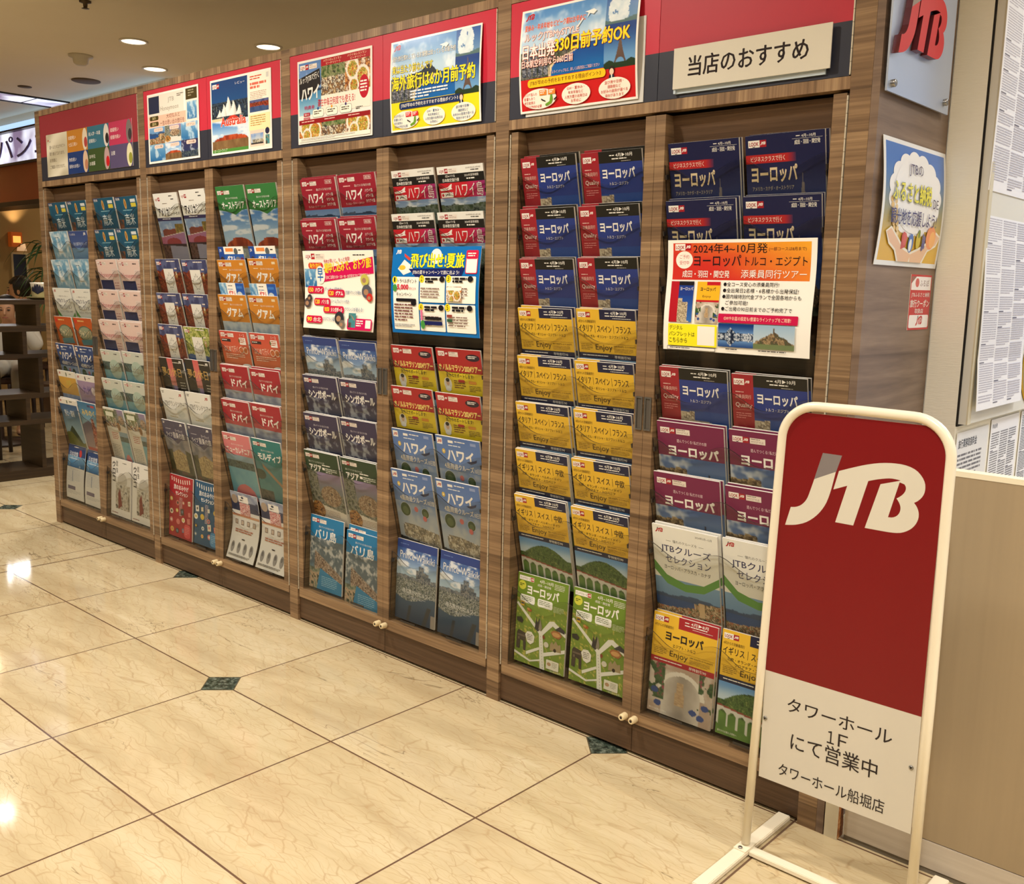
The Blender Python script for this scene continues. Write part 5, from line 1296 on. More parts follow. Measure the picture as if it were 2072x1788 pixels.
# bulkhead over the restaurant front
ORANGE = plain_noise('burnt_orange_panel', (140, 66, 30), (176, 88, 36), 1.2, 0.5)
m_ = MB()
m_.box(-5.5, -1.5, 1.5, 1.75, 1.99, 2.31); m_.mi = 1; m_.box(-5.5, -1.5, 1.47, 1.5, 2.305, 2.325); m_.box(-5.5, -1.5, 1.5, 1.75, 1.95, 1.99); m_.box(-5.5, -1.5, 1.46, 1.52, 2.595, 2.61)
m_.mi = 2; m_.box(-5.5, -1.5, 1.55, 1.75, 2.31, CEIL); m_.mi = 3; m_.box(-5.5, -1.5, 1.49, 1.55, 2.615, 2.665)
struct('trim_2', m_.build('trim_2', [ORANGE, mat('dark_bronze', (40, 30, 24)), CEILM, mat('led_strip', (190, 220, 250), 0.4, emit=(176, 214, 255), es=2.0)]))
sg = empty('shop_sign', (-3.9, 1.52, 2.32))
tag(sg, 'backlit white sign band with dark lettering above the orange bulkhead', 'sign')
box('light_panel', GLOW, -1.6, 2.4, -0.01, 0.02, 0.005, 0.275, sg)
def text_mesh(name, t, x, z, w, h, y, m, parent, bold=0.0, depth=0.004):
    v, f = glyphs(t, bold)
    bm = bmesh.new()
    vs = [bm.verts.new((x + a * w, y, z + b * h)) for a, b in v]
    for q in f:
        try: bm.faces.new([vs[i] for i in q])
        except ValueError: pass
    r = bmesh.ops.extrude_face_region(bm, geom=bm.faces[:])
    bmesh.ops.translate(bm, verts=[e for e in r['geom'] if isinstance(e, bmesh.types.BMVert)], vec=(0, -depth, 0))
    bmesh.ops.recalc_face_normals(bm, faces=bm.faces)
    me = bpy.data.meshes.new(name); bm.to_mesh(me); bm.free(); me.materials.append(m)
    return link(bpy.data.objects.new(name, me), parent)
text_mesh('lettering', 'パンエ', -0.58, 0.045, 1.18, 0.19, -0.03, mat('purple_letter', (84, 74, 150), 0.4), sg, 0.0, 0.008)

# ------------------------------------------------------------------ ceiling fittings
def downlight(x, y, label):
    t = empty('downlight', (x, y, CEIL)); tag(t, label, 'ceiling light', 'ceiling downlights')
    MB().lathe([(0.085, 0.0), (0.085, -0.006), (0.072, -0.008), (0.07, 0.0)], n=32).build('trim_ring', mat('white_trim', (226, 216, 196), 0.4), t)
    MB().lathe([(0.070, -0.004), (0.0005, -0.005)], n=32).build('lamp_lens', mat('lit_lens', (255, 240, 214), 0.4, emit=(255, 232, 196), es=9.0), t)
    lamp('downlight_lamp', x, y, CEIL - 0.02, 30, size=0.13)
downlight(-0.615, 0.868, 'lit round downlight, left one of the front pair on the ceiling')
downlight(-1.256, 1.344, 'lit round downlight farther back, nearest the bronze ceiling slot')
downlight(-0.062, 1.458, 'lit round downlight just above the edge of the brochure cabinets')
t = MB().lathe([(0.075, 0), (0.075, -0.012), (0.05, -0.02), (0.045, -0.05), (0.03, -0.062), (0.0005, -0.064)], n=28).build('smoke_detector', mat('detector_plastic', (206, 196, 172), 0.5))
t.location = (-1.274, 0.839, CEIL); tag(t, 'round white smoke detector on the ceiling left of the downlights', 'smoke detector')
t = MB().lathe([(0.10, 0), (0.10, -0.006), (0.09, -0.01), (0.0005, -0.008)], n=32).build('ceiling_speaker', mat('speaker_grille', (96, 78, 56), 0.7))
t.location = (-2.066, 1.234, CEIL); tag(t, 'flat dark round ceiling speaker below the smoke detector', 'speaker')
t = MB().lathe([(0.03, 0), (0.03, -0.008), (0.012, -0.012), (0.010, -0.035), (0.02, -0.038), (0.0005, -0.04)], n=20).build('sprinkler_head', mat('sprinkler_metal', (90, 74, 54), 0.4, 0.6))
t.location = (0.012, 0.287, CEIL); tag(t, 'small dark sprinkler head on ceiling at the top edge', 'sprinkler')
t = MB().lathe([(0.05, 0), (0.05, -0.005), (0.0005, -0.006)], n=20).build('sensor_cap', mat('speaker_grille', (96, 78, 56)))
t.location = (-2.69, 1.045, CEIL); tag(t, 'tiny dark cap on ceiling beside the bright slot', 'ceiling cap')

# ------------------------------------------------------------------ the four brochure cabinets
HINGE = N('piano_hinge')
_p = HINGE.n('ShaderNodeNewGeometry').outputs['Position']; _s = HINGE.n('ShaderNodeSeparateXYZ'); HINGE.l(_p, _s.inputs[0])
_f = HINGE.math('GREATER_THAN', HINGE.math('FRACT', HINGE.math('MULTIPLY', _s.outputs[2], 36.0)), 0.07)
HINGE.l(HINGE.mix(_f, (160, 148, 126), (210, 200, 180)), HINGE.b.inputs['Base Color']); HINGE.b.inputs['Metallic'].default_value = 0.35; HINGE.b.inputs['Roughness'].default_value = 0.4
HINGE = HINGE.m
PRED = mat('crimson_laminate', (196, 32, 56), 0.45)
PNAVY = mat('navy_laminate', (36, 38, 52), 0.45)
STEEL = mat('brushed_steel', (150, 148, 146), 0.32, 0.9)
DARKSTEEL = mat('handle_recess', (110, 104, 98), 0.4, 0.6)
CREAM = mat('cream_plastic', (226, 206, 164), 0.4)
HOLE = mat('dark_hole', (50, 36, 26), 0.8)
GAP = mat('shadow_gap', (22, 16, 12), 0.9)

LEAN = 0.198
ROWZ = [1.692 - 0.1428 * i for i in range(8)] + [0.438]
H4, W4 = 0.287, 0.203
ORD = ['top', 'second', 'third', 'fourth', 'fifth', 'sixth', 'seventh', 'eighth', 'bottom']
NTH = ['first', 'second', 'third', 'fourth']
CX = {'L': (0.3135, (0.203, 0.425)), 'R': (0.8230, (0.711, 0.931))}

def slot_pose(row, h=H4, dz=0.0, fwd=0.0):
    """bottom edge (Y, Z) and tilt of what stands in a row"""
    a = LEAN if row < 8 else -0.05
    z1 = ROWZ[row] + dz
    ytop = 0.0 if row < 8 else 0.034
    y = ytop + h * math.sin(a) - fwd * math.cos(a)
    return y, z1 - h * math.cos(a) - fwd * math.sin(a), a

def pocket_mesh(deep):
    """clear front with its cut wave, floor and cheeks; origin at the foot of the brochure"""
    m_ = MB()
    w, top = 0.4440, H4
    fy = -0.0095 if not deep else -0.018
    n = 48
    def wave(x):
        u = ((x + w / 2) / w * 2) % 1.0001
        u = min(u, 1)
        f = math.sin(math.pi * min(1, u / 0.56)) ** 2 if u < 0.28 else (1 if u < 0.5 else 0)
        f = 0.5 - 0.5 * math.cos(2 * math.pi * (u ** 0.86))
        return top - 0.050 - 0.040 * f
    t = 0.0030
    xs = [-w / 2 + w * i / n for i in range(n + 1)]
    bot = -0.004
    F = [(x, fy, wave(x)) for x in xs]; B_ = [(x, fy + t, wave(x)) for x in xs]
    F0 = [(x, fy, bot) for x in xs]; B0 = [(x, fy + t, bot) for x in xs]
    def q(p, mi):
        m_.mi = mi; m_.quad(p)
    for i in range(n):
        q((F0[i], F0[i + 1], F[i + 1], F[i]), 0)
        q((B0[i + 1], B0[i], B_[i], B_[i + 1]), 0)
        q((F[i], F[i + 1], B_[i + 1], B_[i]), 1)
    for i in (0, n):
        q((F0[i], F[i], B_[i], B0[i]), 1)
    m_.mi = 0
    m_.box(-w / 2, w / 2, fy, 0.014, bot - 0.003, bot)
    if deep:
        for x in (-w / 2, w / 2 - 0.002):
            m_.box(x, x + 0.002, fy + 0.003, 0.02, bot, top - 0.075)
        m_.mi = 1
        for x in (-0.16, 0.07): m_.box(x, x + 0.075, fy - 0.002, fy - 0.0005, bot, bot + 0.007)
    m_.mi = 1
    for x in (-w / 2 + 0.002, w / 2 - 0.006): m_.box(x, x + 0.004, fy - 0.004, fy + 0.010, 0.20, 0.212)
    o = m_.build('acrylic_pocket', [ACRYL, ACRYL_EDGE], recalc=False)
    me = o.data
    bpy.data.objects.remove(o)
    return me
PK, PKD = pocket_mesh(False), pocket_mesh(True)

SKIP = {(1, 'L', 1), (1, 'R', 1)}
def make_cabinet(b):
    x0 = b * S_
    lab = ['walnut brochure cabinet at far left, under the wide gift sign', 'walnut brochure cabinet second from left, with American and Guam brochures',
           'walnut brochure cabinet third from left, with Hawaii brochures and two hanging posters', 'walnut brochure cabinet nearest the camera, behind the red standing sign'][b]
    root = empty('brochure_cabinet', (x0, 0, 0)); tag(root, lab, 'cabinet', 'wall of brochure cabinets')
    P0, P1 = 0.052, S_
    box('post', WOOD_H, 0, P0, 0, 0.44, 0, 2.153, root)
    if b == 3:
        box('post', WOOD_H, S_, S_ + 0.049, 0, 0.44, 0, 2.153, root)
        box('end_panel', WOOD_E, S_ + 0.0495, 4.408 - x0, 0, 0.44, 0, 2.153, root)
    m_ = MB()
    m_.box(P0, P1, 0.40, 0.44, 0.02, 2.14); m_.box(P0, P1, 0.03, 0.44, 2.127, 2.15); m_.box(P0, P1, 0.03, 0.42, 1.778, 1.80); m_.box(P0, P1, 0.06, 0.42, 0.06, 0.085)
    m_.build('carcass', WOOD_B, root)
    box('top_rail', WOOD_V, P0 + 0.0003, P1 - 0.0003, 0.0, 0.03, 2.126, 2.153, root)
    box('middle_rail', WOOD_V, P0 + 0.0003, P1 - 0.0003, 0.0, 0.03, 1.776, 1.8035, root)
    mid = (P0 + P1) / 2
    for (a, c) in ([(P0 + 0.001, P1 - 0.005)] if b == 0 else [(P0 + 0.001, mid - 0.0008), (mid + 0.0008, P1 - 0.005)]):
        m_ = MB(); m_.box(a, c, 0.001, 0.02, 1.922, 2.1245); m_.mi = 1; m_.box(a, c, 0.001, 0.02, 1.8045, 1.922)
        hp = m_.build('header_panel', [mat('deep_crimson_laminate', (146, 32, 44), 0.5) if b == 0 else mat('crimson_laminate_shaded', (178, 32, 50), 0.5) if b == 3 and a > 0.3 else PRED, PNAVY], root)  # far-left panel deeper crimson; nearest right one darkened for its tilt from the light
    box('hinge', HINGE, P1 - 0.0045, P1 - 0.0015, -0.0015, 0.01, 1.806, 2.122, hp)
    for a, c in ((P0 + 0.001, mid - 0.001), (mid + 0.001, P1 - 0.001)):
        box('kick_board', WOOD_B, a, c, 0.009, 0.04, 0.010, 0.099, root)
    for side, (a, c) in (('L', (0.0635, mid - 0.0006)), ('R', (mid + 0.0006, P1 - 0.006))):
        m_ = MB()
        i0, i1 = (0.090, 0.537) if side == 'L' else (0.599, 1.0475)
        m_.box(a, i0, 0.0, 0.12, 0.1, 1.768); m_.box(i1, c, 0.0, 0.12, 0.1, 1.768); m_.box(i0, i1, 0.0, 0.12, 0.1, 0.1365)
        d = m_.build('door', WOOD_H, root)
        m_ = MB(); m_.box(i0, i1, 0.114, 0.12, 0.1365, 1.768)
        for f in ():
            pass
        m_.quad([(i0, 0.032, 1.768), (i1, 0.032, 1.768), (i1, 0.085, 1.50), (i0, 0.085, 1.50)])
        m_.quad([(i0, 0.113, 1.768), (i1, 0.113, 1.768), (i1, 0.032, 1.768), (i0, 0.032, 1.768)])
        m_.build('back_board', WOOD_B, d)
        hx = P0 + 0.0085 if side == 'L' else P1 - 0.0035
        box('hinge', HINGE, hx - 0.0015, hx + 0.0015, -0.002, 0.01, 0.13, 1.762, d)
        px = (0.543, 0.565) if side == 'L' else (0.5715, 0.5935)
        m_ = MB(); z0, z1 = 0.945, 1.036
        m_.box(px[0], px[1], -0.0035, 0.0, z0, z0 + 0.004); m_.box(px[0], px[1], -0.0035, 0.0, z1 - 0.004, z1)
        m_.box(px[0], px[0] + 0.004, -0.0035, 0.0, z0 + 0.004, z1 - 0.004); m_.box(px[1] - 0.004, px[1], -0.0035, 0.0, z0 + 0.004, z1 - 0.004)
        m_.mi = 1; m_.box(px[0] + 0.004, px[1] - 0.004, -0.0008, 0.0, z0 + 0.004, z1 - 0.004)
        m_.build('pull_handle', [STEEL, DARKSTEEL], d)
        kx = 0.5515 if side == 'L' else 0.5855
        m_ = MB(); m_.lathe([(0.009, 0.0), (0.0105, 0.004), (0.0095, 0.022), (0.0085, 0.025), (0.0042, 0.025), (0.0040, 0.020), (0.0004, 0.020)], (kx, 0, 0.1165), 'y', 24)
        m_.mi = 1; m_.lathe([(0.0040, 0.0252), (0.0004, 0.0253)], (kx, 0, 0.1165), 'y', 16)
        m_.build('knob', [CREAM, HOLE], d)
        for row in range(9):
            if (b, side, row) in SKIP: continue
            y, z, ang = slot_pose(row)
            o = link(bpy.data.objects.new('acrylic_pocket', PKD if row == 8 else PK), d)
            o.location = (CX[side][0], y, z + 0.0005); o.rotation_euler = (ang, 0, 0)
    return root
S_ = 1.085
for b in range(4):
    make_cabinet(b)

# ------------------------------------------------------------------ brochures, one for every slot
D = {
 'nanbei': (c_nanbei, 'teal South America cruise brochure'), 'princess': (c_princess, 'pale blue whale-tail cruise brochure'), 'asuka': (c_asuka, 'deep blue coastal cruise brochure'),
 'cruise': (c_cruise, 'white green-curved cruise brochure'), 'jungle': (c_jungle, 'orange adventure brochure'), 'hcruised': (lambda: c_hawaiicruise(True), 'dark blue Hawaii cruise brochure'),
 'hokuriku': (c_yellowjp, 'yellow Japan tour brochure'), 'kyushu': (c_lilac, 'lilac Japan tour brochure'), 'fuji': (c_fuji, 'blue mountain brochure'), 'pagoda': (c_pagoda, 'blue and red pagoda brochure'),
 'seat': (c_seat, 'navy and white curled leaflet'), 'honey': (c_honeymoon, 'pink honeymoon brochure'), 'resort': (c_resort, 'pale green island brochure'), 'maga': (c_magazine, 'cream photo-collage magazine'),
 'uroko': (c_uroko, 'white lettered magazine'), 'usa': (c_usa, 'white America brochure'), 'can': (c_canada, 'red Canada brochure'), 'can2': (lambda: c_canada(True), 'green lake Canada brochure'),
 'holi': (c_holiday, 'black and pink holiday brochure'), 'grand': (c_grand, 'plain white grand tour brochure'), 'opera': (c_opera, 'slate purple music tour brochure'), 'giftr': (c_gift, 'red souvenir brochure'),
 'giftb': (lambda: c_gift(True), 'blue souvenir brochure'), 'oz': (c_australia, 'green Australia brochure'), 'guam': (c_guam, 'orange Guam brochure'), 'first': (c_first, 'coral first-trip brochure'),
 'dubai': (c_dubai, 'red Dubai brochure'), 'cal': (c_caledonia, 'pink New Caledonia brochure'), 'mald': (c_maldives, 'green Maldives brochure'), 'leaf': (c_leaflet, 'white curled leaflet'),
 'haw': (c_hawaii, 'crimson Hawaii brochure'), 'big': (c_bigisland, 'white-topped Hawaii island brochure'), 'prince': (c_prince, 'blue Waikiki skyline brochure'), 'sing': (c_singapore, 'dark purple Singapore brochure'),
 'asia': (c_asia, 'dark green Asia brochure'), 'bali': (c_bali, 'bright blue Bali brochure'), 'mara': (c_marathon, 'red and yellow marathon brochure'), 'hcruise': (c_hawaiicruise, 'light blue Hawaii cruise brochure'),
 'qual': (c_quality, 'red and blue Europe brochure'), 'ita': (lambda: c_enjoy('it'), 'yellow Italy-Spain-France brochure'), 'uk': (lambda: c_enjoy('uk'), 'yellow Britain-Switzerland brochure'), 'eur': (lambda: c_enjoy('eu'), 'yellow Europe brochure'),
 'gmap': (c_greenmap, 'green road-map Europe brochure'), 'biz': (c_business, 'navy business-class Europe brochure'), 'mag': (c_magenta, 'magenta Europe brochure'),
}
LAY = [
 (0, 'L', ['nanbei nanbei', 'princess asuka', 'princess princess', 'cruise cruise', 'jungle jungle', 'hcruised hcruised', 'hokuriku kyushu', 'fuji pagoda', 'seat seat']),
 (0, 'R', ['nanbei nanbei', 'nanbei nanbei', 'honey honey', 'honey honey', 'honey honey', 'resort resort', 'resort resort', 'maga maga', 'uroko uroko']),
 (1, 'L', ['usa usa', '', 'can can', 'can can', 'can can2', 'holi holi', 'grand grand', 'opera opera', 'giftr giftb']),
 (1, 'R', ['oz oz', '', 'guam guam', 'guam guam', 'first first', 'dubai dubai', 'dubai dubai', 'cal mald', 'leaf leaf']),
 (2, 'L', ['haw haw', 'haw haw', '', '', 'prince prince', 'sing sing', 'sing sing', 'asia asia', 'bali bali']),
 (2, 'R', ['big big', 'big big', '', '', 'mara mara', 'mara mara', 'hcruise hcruise', 'hcruise hcruise', 'prince prince']),
 (3, 'L', ['qual qual', 'qual qual', 'qual qual', 'ita ita', 'ita ita', 'ita ita', 'uk uk', 'uk uk', 'gmap gmap']),
 (3, 'R', ['biz biz', 'biz biz', '', '', 'qual qual', 'mag mag', 'mag mag', 'cruise cruise', 'eur uk']),
]
_mesh = {}
def cover(kk):
    if kk not in _mesh:
        bend = None
        if kk == 'leaf': bend = lambda u, v: 0.020 * math.sin(math.pi * v) - 0.012 * (1 - v) ** 2
        if kk == 'seat': bend = lambda u, v: -0.012 * math.sin(math.pi * v * 0.8) * (1 - v) + 0.012 * v
        a = D[kk][0]()
        if bend: a.EPS = 0.00008
        _mesh[kk] = a.mesh('brochure', 0.0022 if bend else 0.0060, bend=bend, pages=1 if bend else 5, q=0.966)
    return _mesh[kk]
rnd = random.Random(11)
def put(kk, b, side, row, i, label, dz=0.0, back=0.0, dx=0.0, tilt=0.0):
    y, z, ang = slot_pose(row, dz=dz)
    o = link(bpy.data.objects.new('brochure', cover(kk)))
    o.location = (b * S_ + CX[side][1][i] + dx, y + back, z)
    o.rotation_euler = (ang, tilt, 0)
    return tag(o, label, 'brochure', 'travel brochures in the cabinets')
THICK = {(3, 'L'), (3, 'R'), (2, 'L')}
for b, side, rows in LAY:
    for row, s in enumerate(rows):
        for i, kk in enumerate(s.split()):
            where = f"{'left' if i == 0 else 'right'} copy in {ORD[row]} row, {'left' if side == 'L' else 'right'} column of {NTH[b]} cabinet"
            t = rnd.uniform(-0.006, 0.006)
            dz = rnd.uniform(-0.003, 0.003)
            if kk == 'bali' and i == 1: dz = -0.024
            put(kk, b, side, row, i, f"{D[kk][1]}, {where}", dz=dz, dx=rnd.uniform(-0.002, 0.002), tilt=t)
            if ((b, side) in THICK and row not in (8,)) or kk in ('dubai', 'honey', 'fuji', 'eur', 'bali'):
                if kk in ('leaf', 'seat'): continue
                up = rnd.uniform(0.002, 0.006)
                if kk == 'bali' and i == 0: continue
                if kk == 'bali': up = -0.004 
                put(kk, b, side, row, i, f"spare behind {D[kk][1]}, {'left' if i == 0 else 'right'}, {ORD[row]} row, {'left' if side == 'L' else 'right'} column, {NTH[b]} cabinet",
                    dz=up, back=0.0072, dx=rnd.uniform(0.001, 0.006), tilt=rnd.uniform(-0.004, 0.01))
for kind, row, dz, nm in ((1, 2, 0.05, 'blue and white Guam pamphlet with orange pill'), (2, 3, 0.049, 'blue Guam pamphlet with white centre and red title')):
    me = c_guamcard(kind).mesh('pamphlet', 0.002)
    for i in (0, 1):
        o = link(bpy.data.objects.new('pamphlet', me))
        y, z, ang = slot_pose(row, h=0.2, dz=dz)
        o.location = (S_ + CX['R'][1][i] + 0.004, y + 0.0075 - 0.05 * 0.2, z); o.rotation_euler = (ang, 0, 0)
        tag(o, f"{nm}, {'left' if i == 0 else 'right'} one behind {ORD[row]}-row orange brochures", 'pamphlet', 'small Guam pamphlets')

# ------------------------------------------------------------------ posters on the header panels and doors
def poster(art, name, loc, label, cat, t=0.0012, bend=None, rot=(0, 0, 0), m=None, group=None):
    o = link(bpy.data.objects.new(name, art.mesh(name, t, mats=m or INKG, bend=bend, pages=1)))
    o.location = loc; o.rotation_euler = rot
    return tag(o, label, cat, group)
HG = 'posters on the cabinet headers'
poster(s_gift(), 'gift_sign', (0.578, -0.0012, 1.820), 'wide laminated gift sign with six coloured tiles on the far header', 'sign', group=HG)
poster(s_honeymoon(), 'poster', (1.385, -0.0022, 1.817), 'honeymoon poster with six small landscape photos on second header', 'poster', t=0.002, group=HG)
poster(s_australia(), 'poster', (1.896, -0.0022, 1.816), 'blue Australia poster with white sails and red rock', 'poster', t=0.002, group=HG)
poster(s_hawaiifood(), 'poster', (2.480, -0.0022, 1.814), 'Hawaii meals poster with red bands and food photos', 'poster', t=0.002, group=HG)
cb = lambda u, v: -0.006 * math.sin(math.pi * v)
poster(s_early(False), 'poster', (2.992, -0.004, 1.812), 'blue and yellow early booking poster on third header', 'poster', bend=cb, group=HG)
cb2 = lambda u, v: -0.011 * math.sin(math.pi * v)
poster(s_early(True), 'poster', (3.562, -0.005, 1.815), 'blue and red early booking poster on nearest header', 'poster', bend=cb2, group=HG)
o = box('mounting_card', mat('grey_card', (206, 204, 200), 0.6), 3.373, 3.781, -0.0012, 0.0008, 1.806, 2.02); tag(o, 'plain grey card showing below the blue and red poster', 'card')
o = poster(s_osusume(), 'sign_plate', (4.086, -0.0125, 1.824), 'cream sign plate with seven large black characters on nearest header', 'sign', t=0.0032, group=HG)
m_ = MB(); m_.box(3.8785, 4.280, -0.004, 0.0008, 1.8135, 1.905); m_.box(3.8785, 3.884, -0.009, -0.0042, 1.8135, 1.84); m_.box(3.9, 4.26, -0.0090, -0.0042, 1.85, 1.86)
o = m_.build('acrylic_holder', mat('frosted_acrylic', (196, 210, 222), 0.2, 0.0, 0.6)); tag(o, 'frosted holder strip peeking below the cream sign plate', 'holder')
DG = 'notices hung over the brochure rows'
wv = lambda u, v: -0.004 * math.sin(2 * math.pi * v)
poster(s_europe(), 'notice_sheet', (4.090, -0.013, 1.170), 'white Europe tour notice with orange headline, right column of nearest cabinet', 'notice', bend=wv, group=DG)
poster(s_hayaki(), 'notice_sheet', (2.507, -0.013, 1.157), 'cream notice with magenta banner over crimson Hawaii brochures', 'notice', bend=lambda u, v: 0.010 * math.sin(math.pi * v) - 0.004, group=DG)
poster(s_summer(), 'notice_sheet', (3.010, -0.013, 1.163), 'bright blue summer campaign notice with numbered white boxes', 'notice', bend=lambda u, v: -0.009 * math.sin(math.pi * v * 1.1), group=DG)

# ------------------------------------------------------------------ right end of the cabinets
EP = 4.408
RX = math.pi / 2
poster(s_furusato(), 'poster', (EP + 0.003, 0.231, 1.391), 'poster of cupped hands holding fruit on the cabinet end', 'poster', rot=(0, 0, RX), bend=lambda u, v: -0.010 * math.sin(math.pi * v))
poster(s_sticker(), 'sticker', (EP + 0.0014, 0.346, 1.237), 'small red and white sticker below the cupped-hands poster', 'sticker', rot=(0, 0, RX))
sp = empty('logo_sign', (EP, 0.195, 1.96)); tag(sp, 'brushed metal sign plate with raised red lettering on cabinet end', 'sign')
box('plate', mat('satin_metal', (206, 220, 246), 0.34, 0.8), 0.010, 0.0145, -0.193, 0.193, -0.196, 0.19, sp)
for (y, z) in ((-0.168, -0.178), (0.160, -0.171), (-0.168, 0.17), (0.160, 0.17)):
    MB().lathe([(0.0085, 0.0), (0.0085, 0.022), (0.007, 0.024), (0.0004, 0.024)], (0, y, z), 'x', 20).build('standoff_bolt', STEEL, sp)
def logo3d(kx, m, parent, w, y0, z0, xa, xb, shift=0.0):
    p, f = LOGO[kx]
    bm = bmesh.new()
    vs = [bm.verts.new((xa, y0 + a * w, z0 + b * w)) for a, b in p]
    for q in f:
        bm.faces.new([vs[i] for i in q])
    bmesh.ops.remove_doubles(bm, verts=bm.verts, dist=1e-6)
    r = bmesh.ops.extrude_face_region(bm, geom=bm.faces[:])
    bmesh.ops.translate(bm, verts=[e for e in r['geom'] if isinstance(e, bmesh.types.BMVert)], vec=(xb - xa, 0, 0))
    bmesh.ops.recalc_face_normals(bm, faces=bm.faces)
    me = bpy.data.meshes.new('raised_letter')
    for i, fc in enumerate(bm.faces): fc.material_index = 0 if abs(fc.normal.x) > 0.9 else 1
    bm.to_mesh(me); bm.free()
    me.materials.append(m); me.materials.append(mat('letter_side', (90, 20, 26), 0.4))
    return link(bpy.data.objects.new('raised_letter', me), parent)
LRED = mat('letter_red', (206, 26, 40), 0.3)
for kx, mm in (('J', LRED), ('TB', LRED), ('G', mat('letter_grey', (150, 140, 132), 0.4))):
    logo3d(kx, mm, sp, 0.275, 0.011 - 0.195, 1.842 - 1.96, 0.0148, 0.030)

# notice board wall
XW = 4.493
nb = empty('notice_board', (XW, 0.9, 1.6)); tag(nb, 'white notice board panel with dark edge gap on the right wall', 'notice board')
m_ = MB(); m_.box(0.001, 0.022, -0.450, 1.2, -0.605, 1.1); m_.build('board', WHITEP, nb)
m_ = MB(); m_.box(0.0, 0.004, -0.458, -0.451, -0.607, 1.1); m_.box(0.0, 0.004, -0.457, 1.2, -0.611, -0.606); m_.build('edge_shade_strip', GAP, nb)  # solid dark strips painted in for the shade of the board's edge gap
m_ = MB(); m_.box(0.022, 0.026, -0.450, -0.425, -0.605, 1.1); m_.build('edge_trim', mat('trim_cream', (214, 204, 178), 0.5), nb)
def wallpaper(art, name, yc, zb, label, off=0.0235, bend=None, tilt=0.0, cat='notice'):
    return poster(art, name, (XW + off + 0.0012, yc, zb), label, cat, rot=(tilt, 0, RX), bend=bend, m=INK, group='paper notices on the right wall')
wallpaper(s_terms(560, 620, 4, dens=6), 'notice_sheet', 0.725, 1.585, 'large sheet of dense grey small print, upper right corner', bend=lambda u, v: -0.004 * math.sin(3 * v))
wallpaper(s_terms(400, 530, 3, '旅行業約款', dens=6), 'notice_sheet', 0.665, 1.03, 'long curling sheet of small print below the large one', bend=lambda u, v: -0.008 * math.sin(3.3 * v + 0.4) - 0.012 * max(0, 0.25 - v) * 4)
wallpaper(s_fees(), 'notice_sheet', 0.585, 0.60, 'grey sheet with bold heading just behind the low panel', off=0.002)
wallpaper(s_terms(270, 380, 3, '料金表', dens=7, ink=(130, 126, 130)), 'notice_sheet', 0.875, 0.60, 'plastic-sleeved price table sheet right of the bold-heading sheet', off=0.002)
wallpaper(s_terms(200, 380, 2, None, dens=5, ink=(70, 66, 70)), 'notice_sheet', 1.135, 0.60, 'dark dense sheet at right frame edge above the low panel', off=0.002)
a = Art(300, 215, (240, 240, 236)); a.R(6, 6, 288, 203, (30, 130, 170)); a.R(6, 180, 288, 29, (20, 90, 140))
wallpaper(a, 'poster', 1.062, 1.245, 'blue poster in white border at the right frame edge', cat='poster')
a = Art(20, 300, (226, 196, 60))
wallpaper(a, 'notice_strip', 0.895, 1.29, 'narrow yellow strip left of the blue poster', cat='strip')
em = empty('emblem_sticker', (XW + 0.0235, 1.02, 1.118)); tag(em, 'round gold-rimmed emblem sticker with blue crescent on notice board', 'sticker')
GOLD = mat('gold_foil', (206, 166, 50), 0.3, 0.6)
MB().lathe([(0.112, 0.0), (0.112, 0.0012), (0.088, 0.0014), (0.088, 0.0)], (0, 0, 0), 'x', 40).build('rim', GOLD, em)
MB().lathe([(0.088, 0.0), (0.088, 0.001), (0.0004, 0.001)], (0, 0, 0), 'x', 40).build('disc', mat('emblem_white', (236, 234, 230), 0.5), em)
cr = [(0.082 * math.cos(t), 0.082 * math.sin(t)) for t in np.linspace(0.55 * math.pi, 1.6 * math.pi, 20)] + [(0.016 + 0.070 * math.cos(t), 0.004 + 0.074 * math.sin(t)) for t in np.linspace(1.55 * math.pi, 0.6 * math.pi, 20)]
bm = bmesh.new(); fl, tr = tess([cr]); vs = [bm.verts.new((0.0016, y, z)) for y, z in fl]
for q in tr: bm.faces.new([vs[i] for i in q])
me = bpy.data.meshes.new('crescent'); bm.to_mesh(me); bm.free(); me.materials.append(mat('emblem_blue', (40, 50, 120), 0.5)); link(bpy.data.objects.new('crescent', me), em)
v, f = glyphs('JATA', 0.05); bm = bmesh.new(); vs = [bm.verts.new((0.0018, -0.050 + p[0] * 0.11, -0.012 + p[1] * 0.036)) for p in v]
for q in f: bm.faces.new([vs[i] for i in q])
me = bpy.data.meshes.new('lettering'); bm.to_mesh(me); bm.free(); me.materials.append(mat('emblem_blue', (40, 50, 120))); link(bpy.data.objects.new('lettering', me), em)

# low counter panel in front of the shop
PANELW = plain_noise('pale_maple_panel', (152, 134, 108), (172, 152, 122), 1.0, 0.5, 0.0, (26, 4, 0.9))
BASEW = plain_noise('limed_wood_base', (178, 164, 148), (214, 204, 190), 1.0, 0.6, 0.0, (3, 3, 60))
cp = empty('counter_panel', (4.455, 0.014, 0)); tag(cp, 'low pale wood counter panel behind the red standing sign', 'counter')
box('front_panel', PANELW, 0.0, 1.30, 0.0, 0.025, 0.082, 0.936, cp)
box('top_cap', mat('cream_edge', (236, 226, 200), 0.5), -0.002, 1.302, -0.001, 0.032, 0.936, 0.948, cp)
box('base_board', BASEW, 0.0, 1.30, -0.001, 0.025, 0.014, 0.080, cp)
box('floor_strip', mat('grey_vinyl_strip', (120, 112, 100), 0.6), 0.0, 1.30, 0.002, 0.025, 0.0, 0.0138, cp)  # grey strip stands in for the shaded gap at the floor
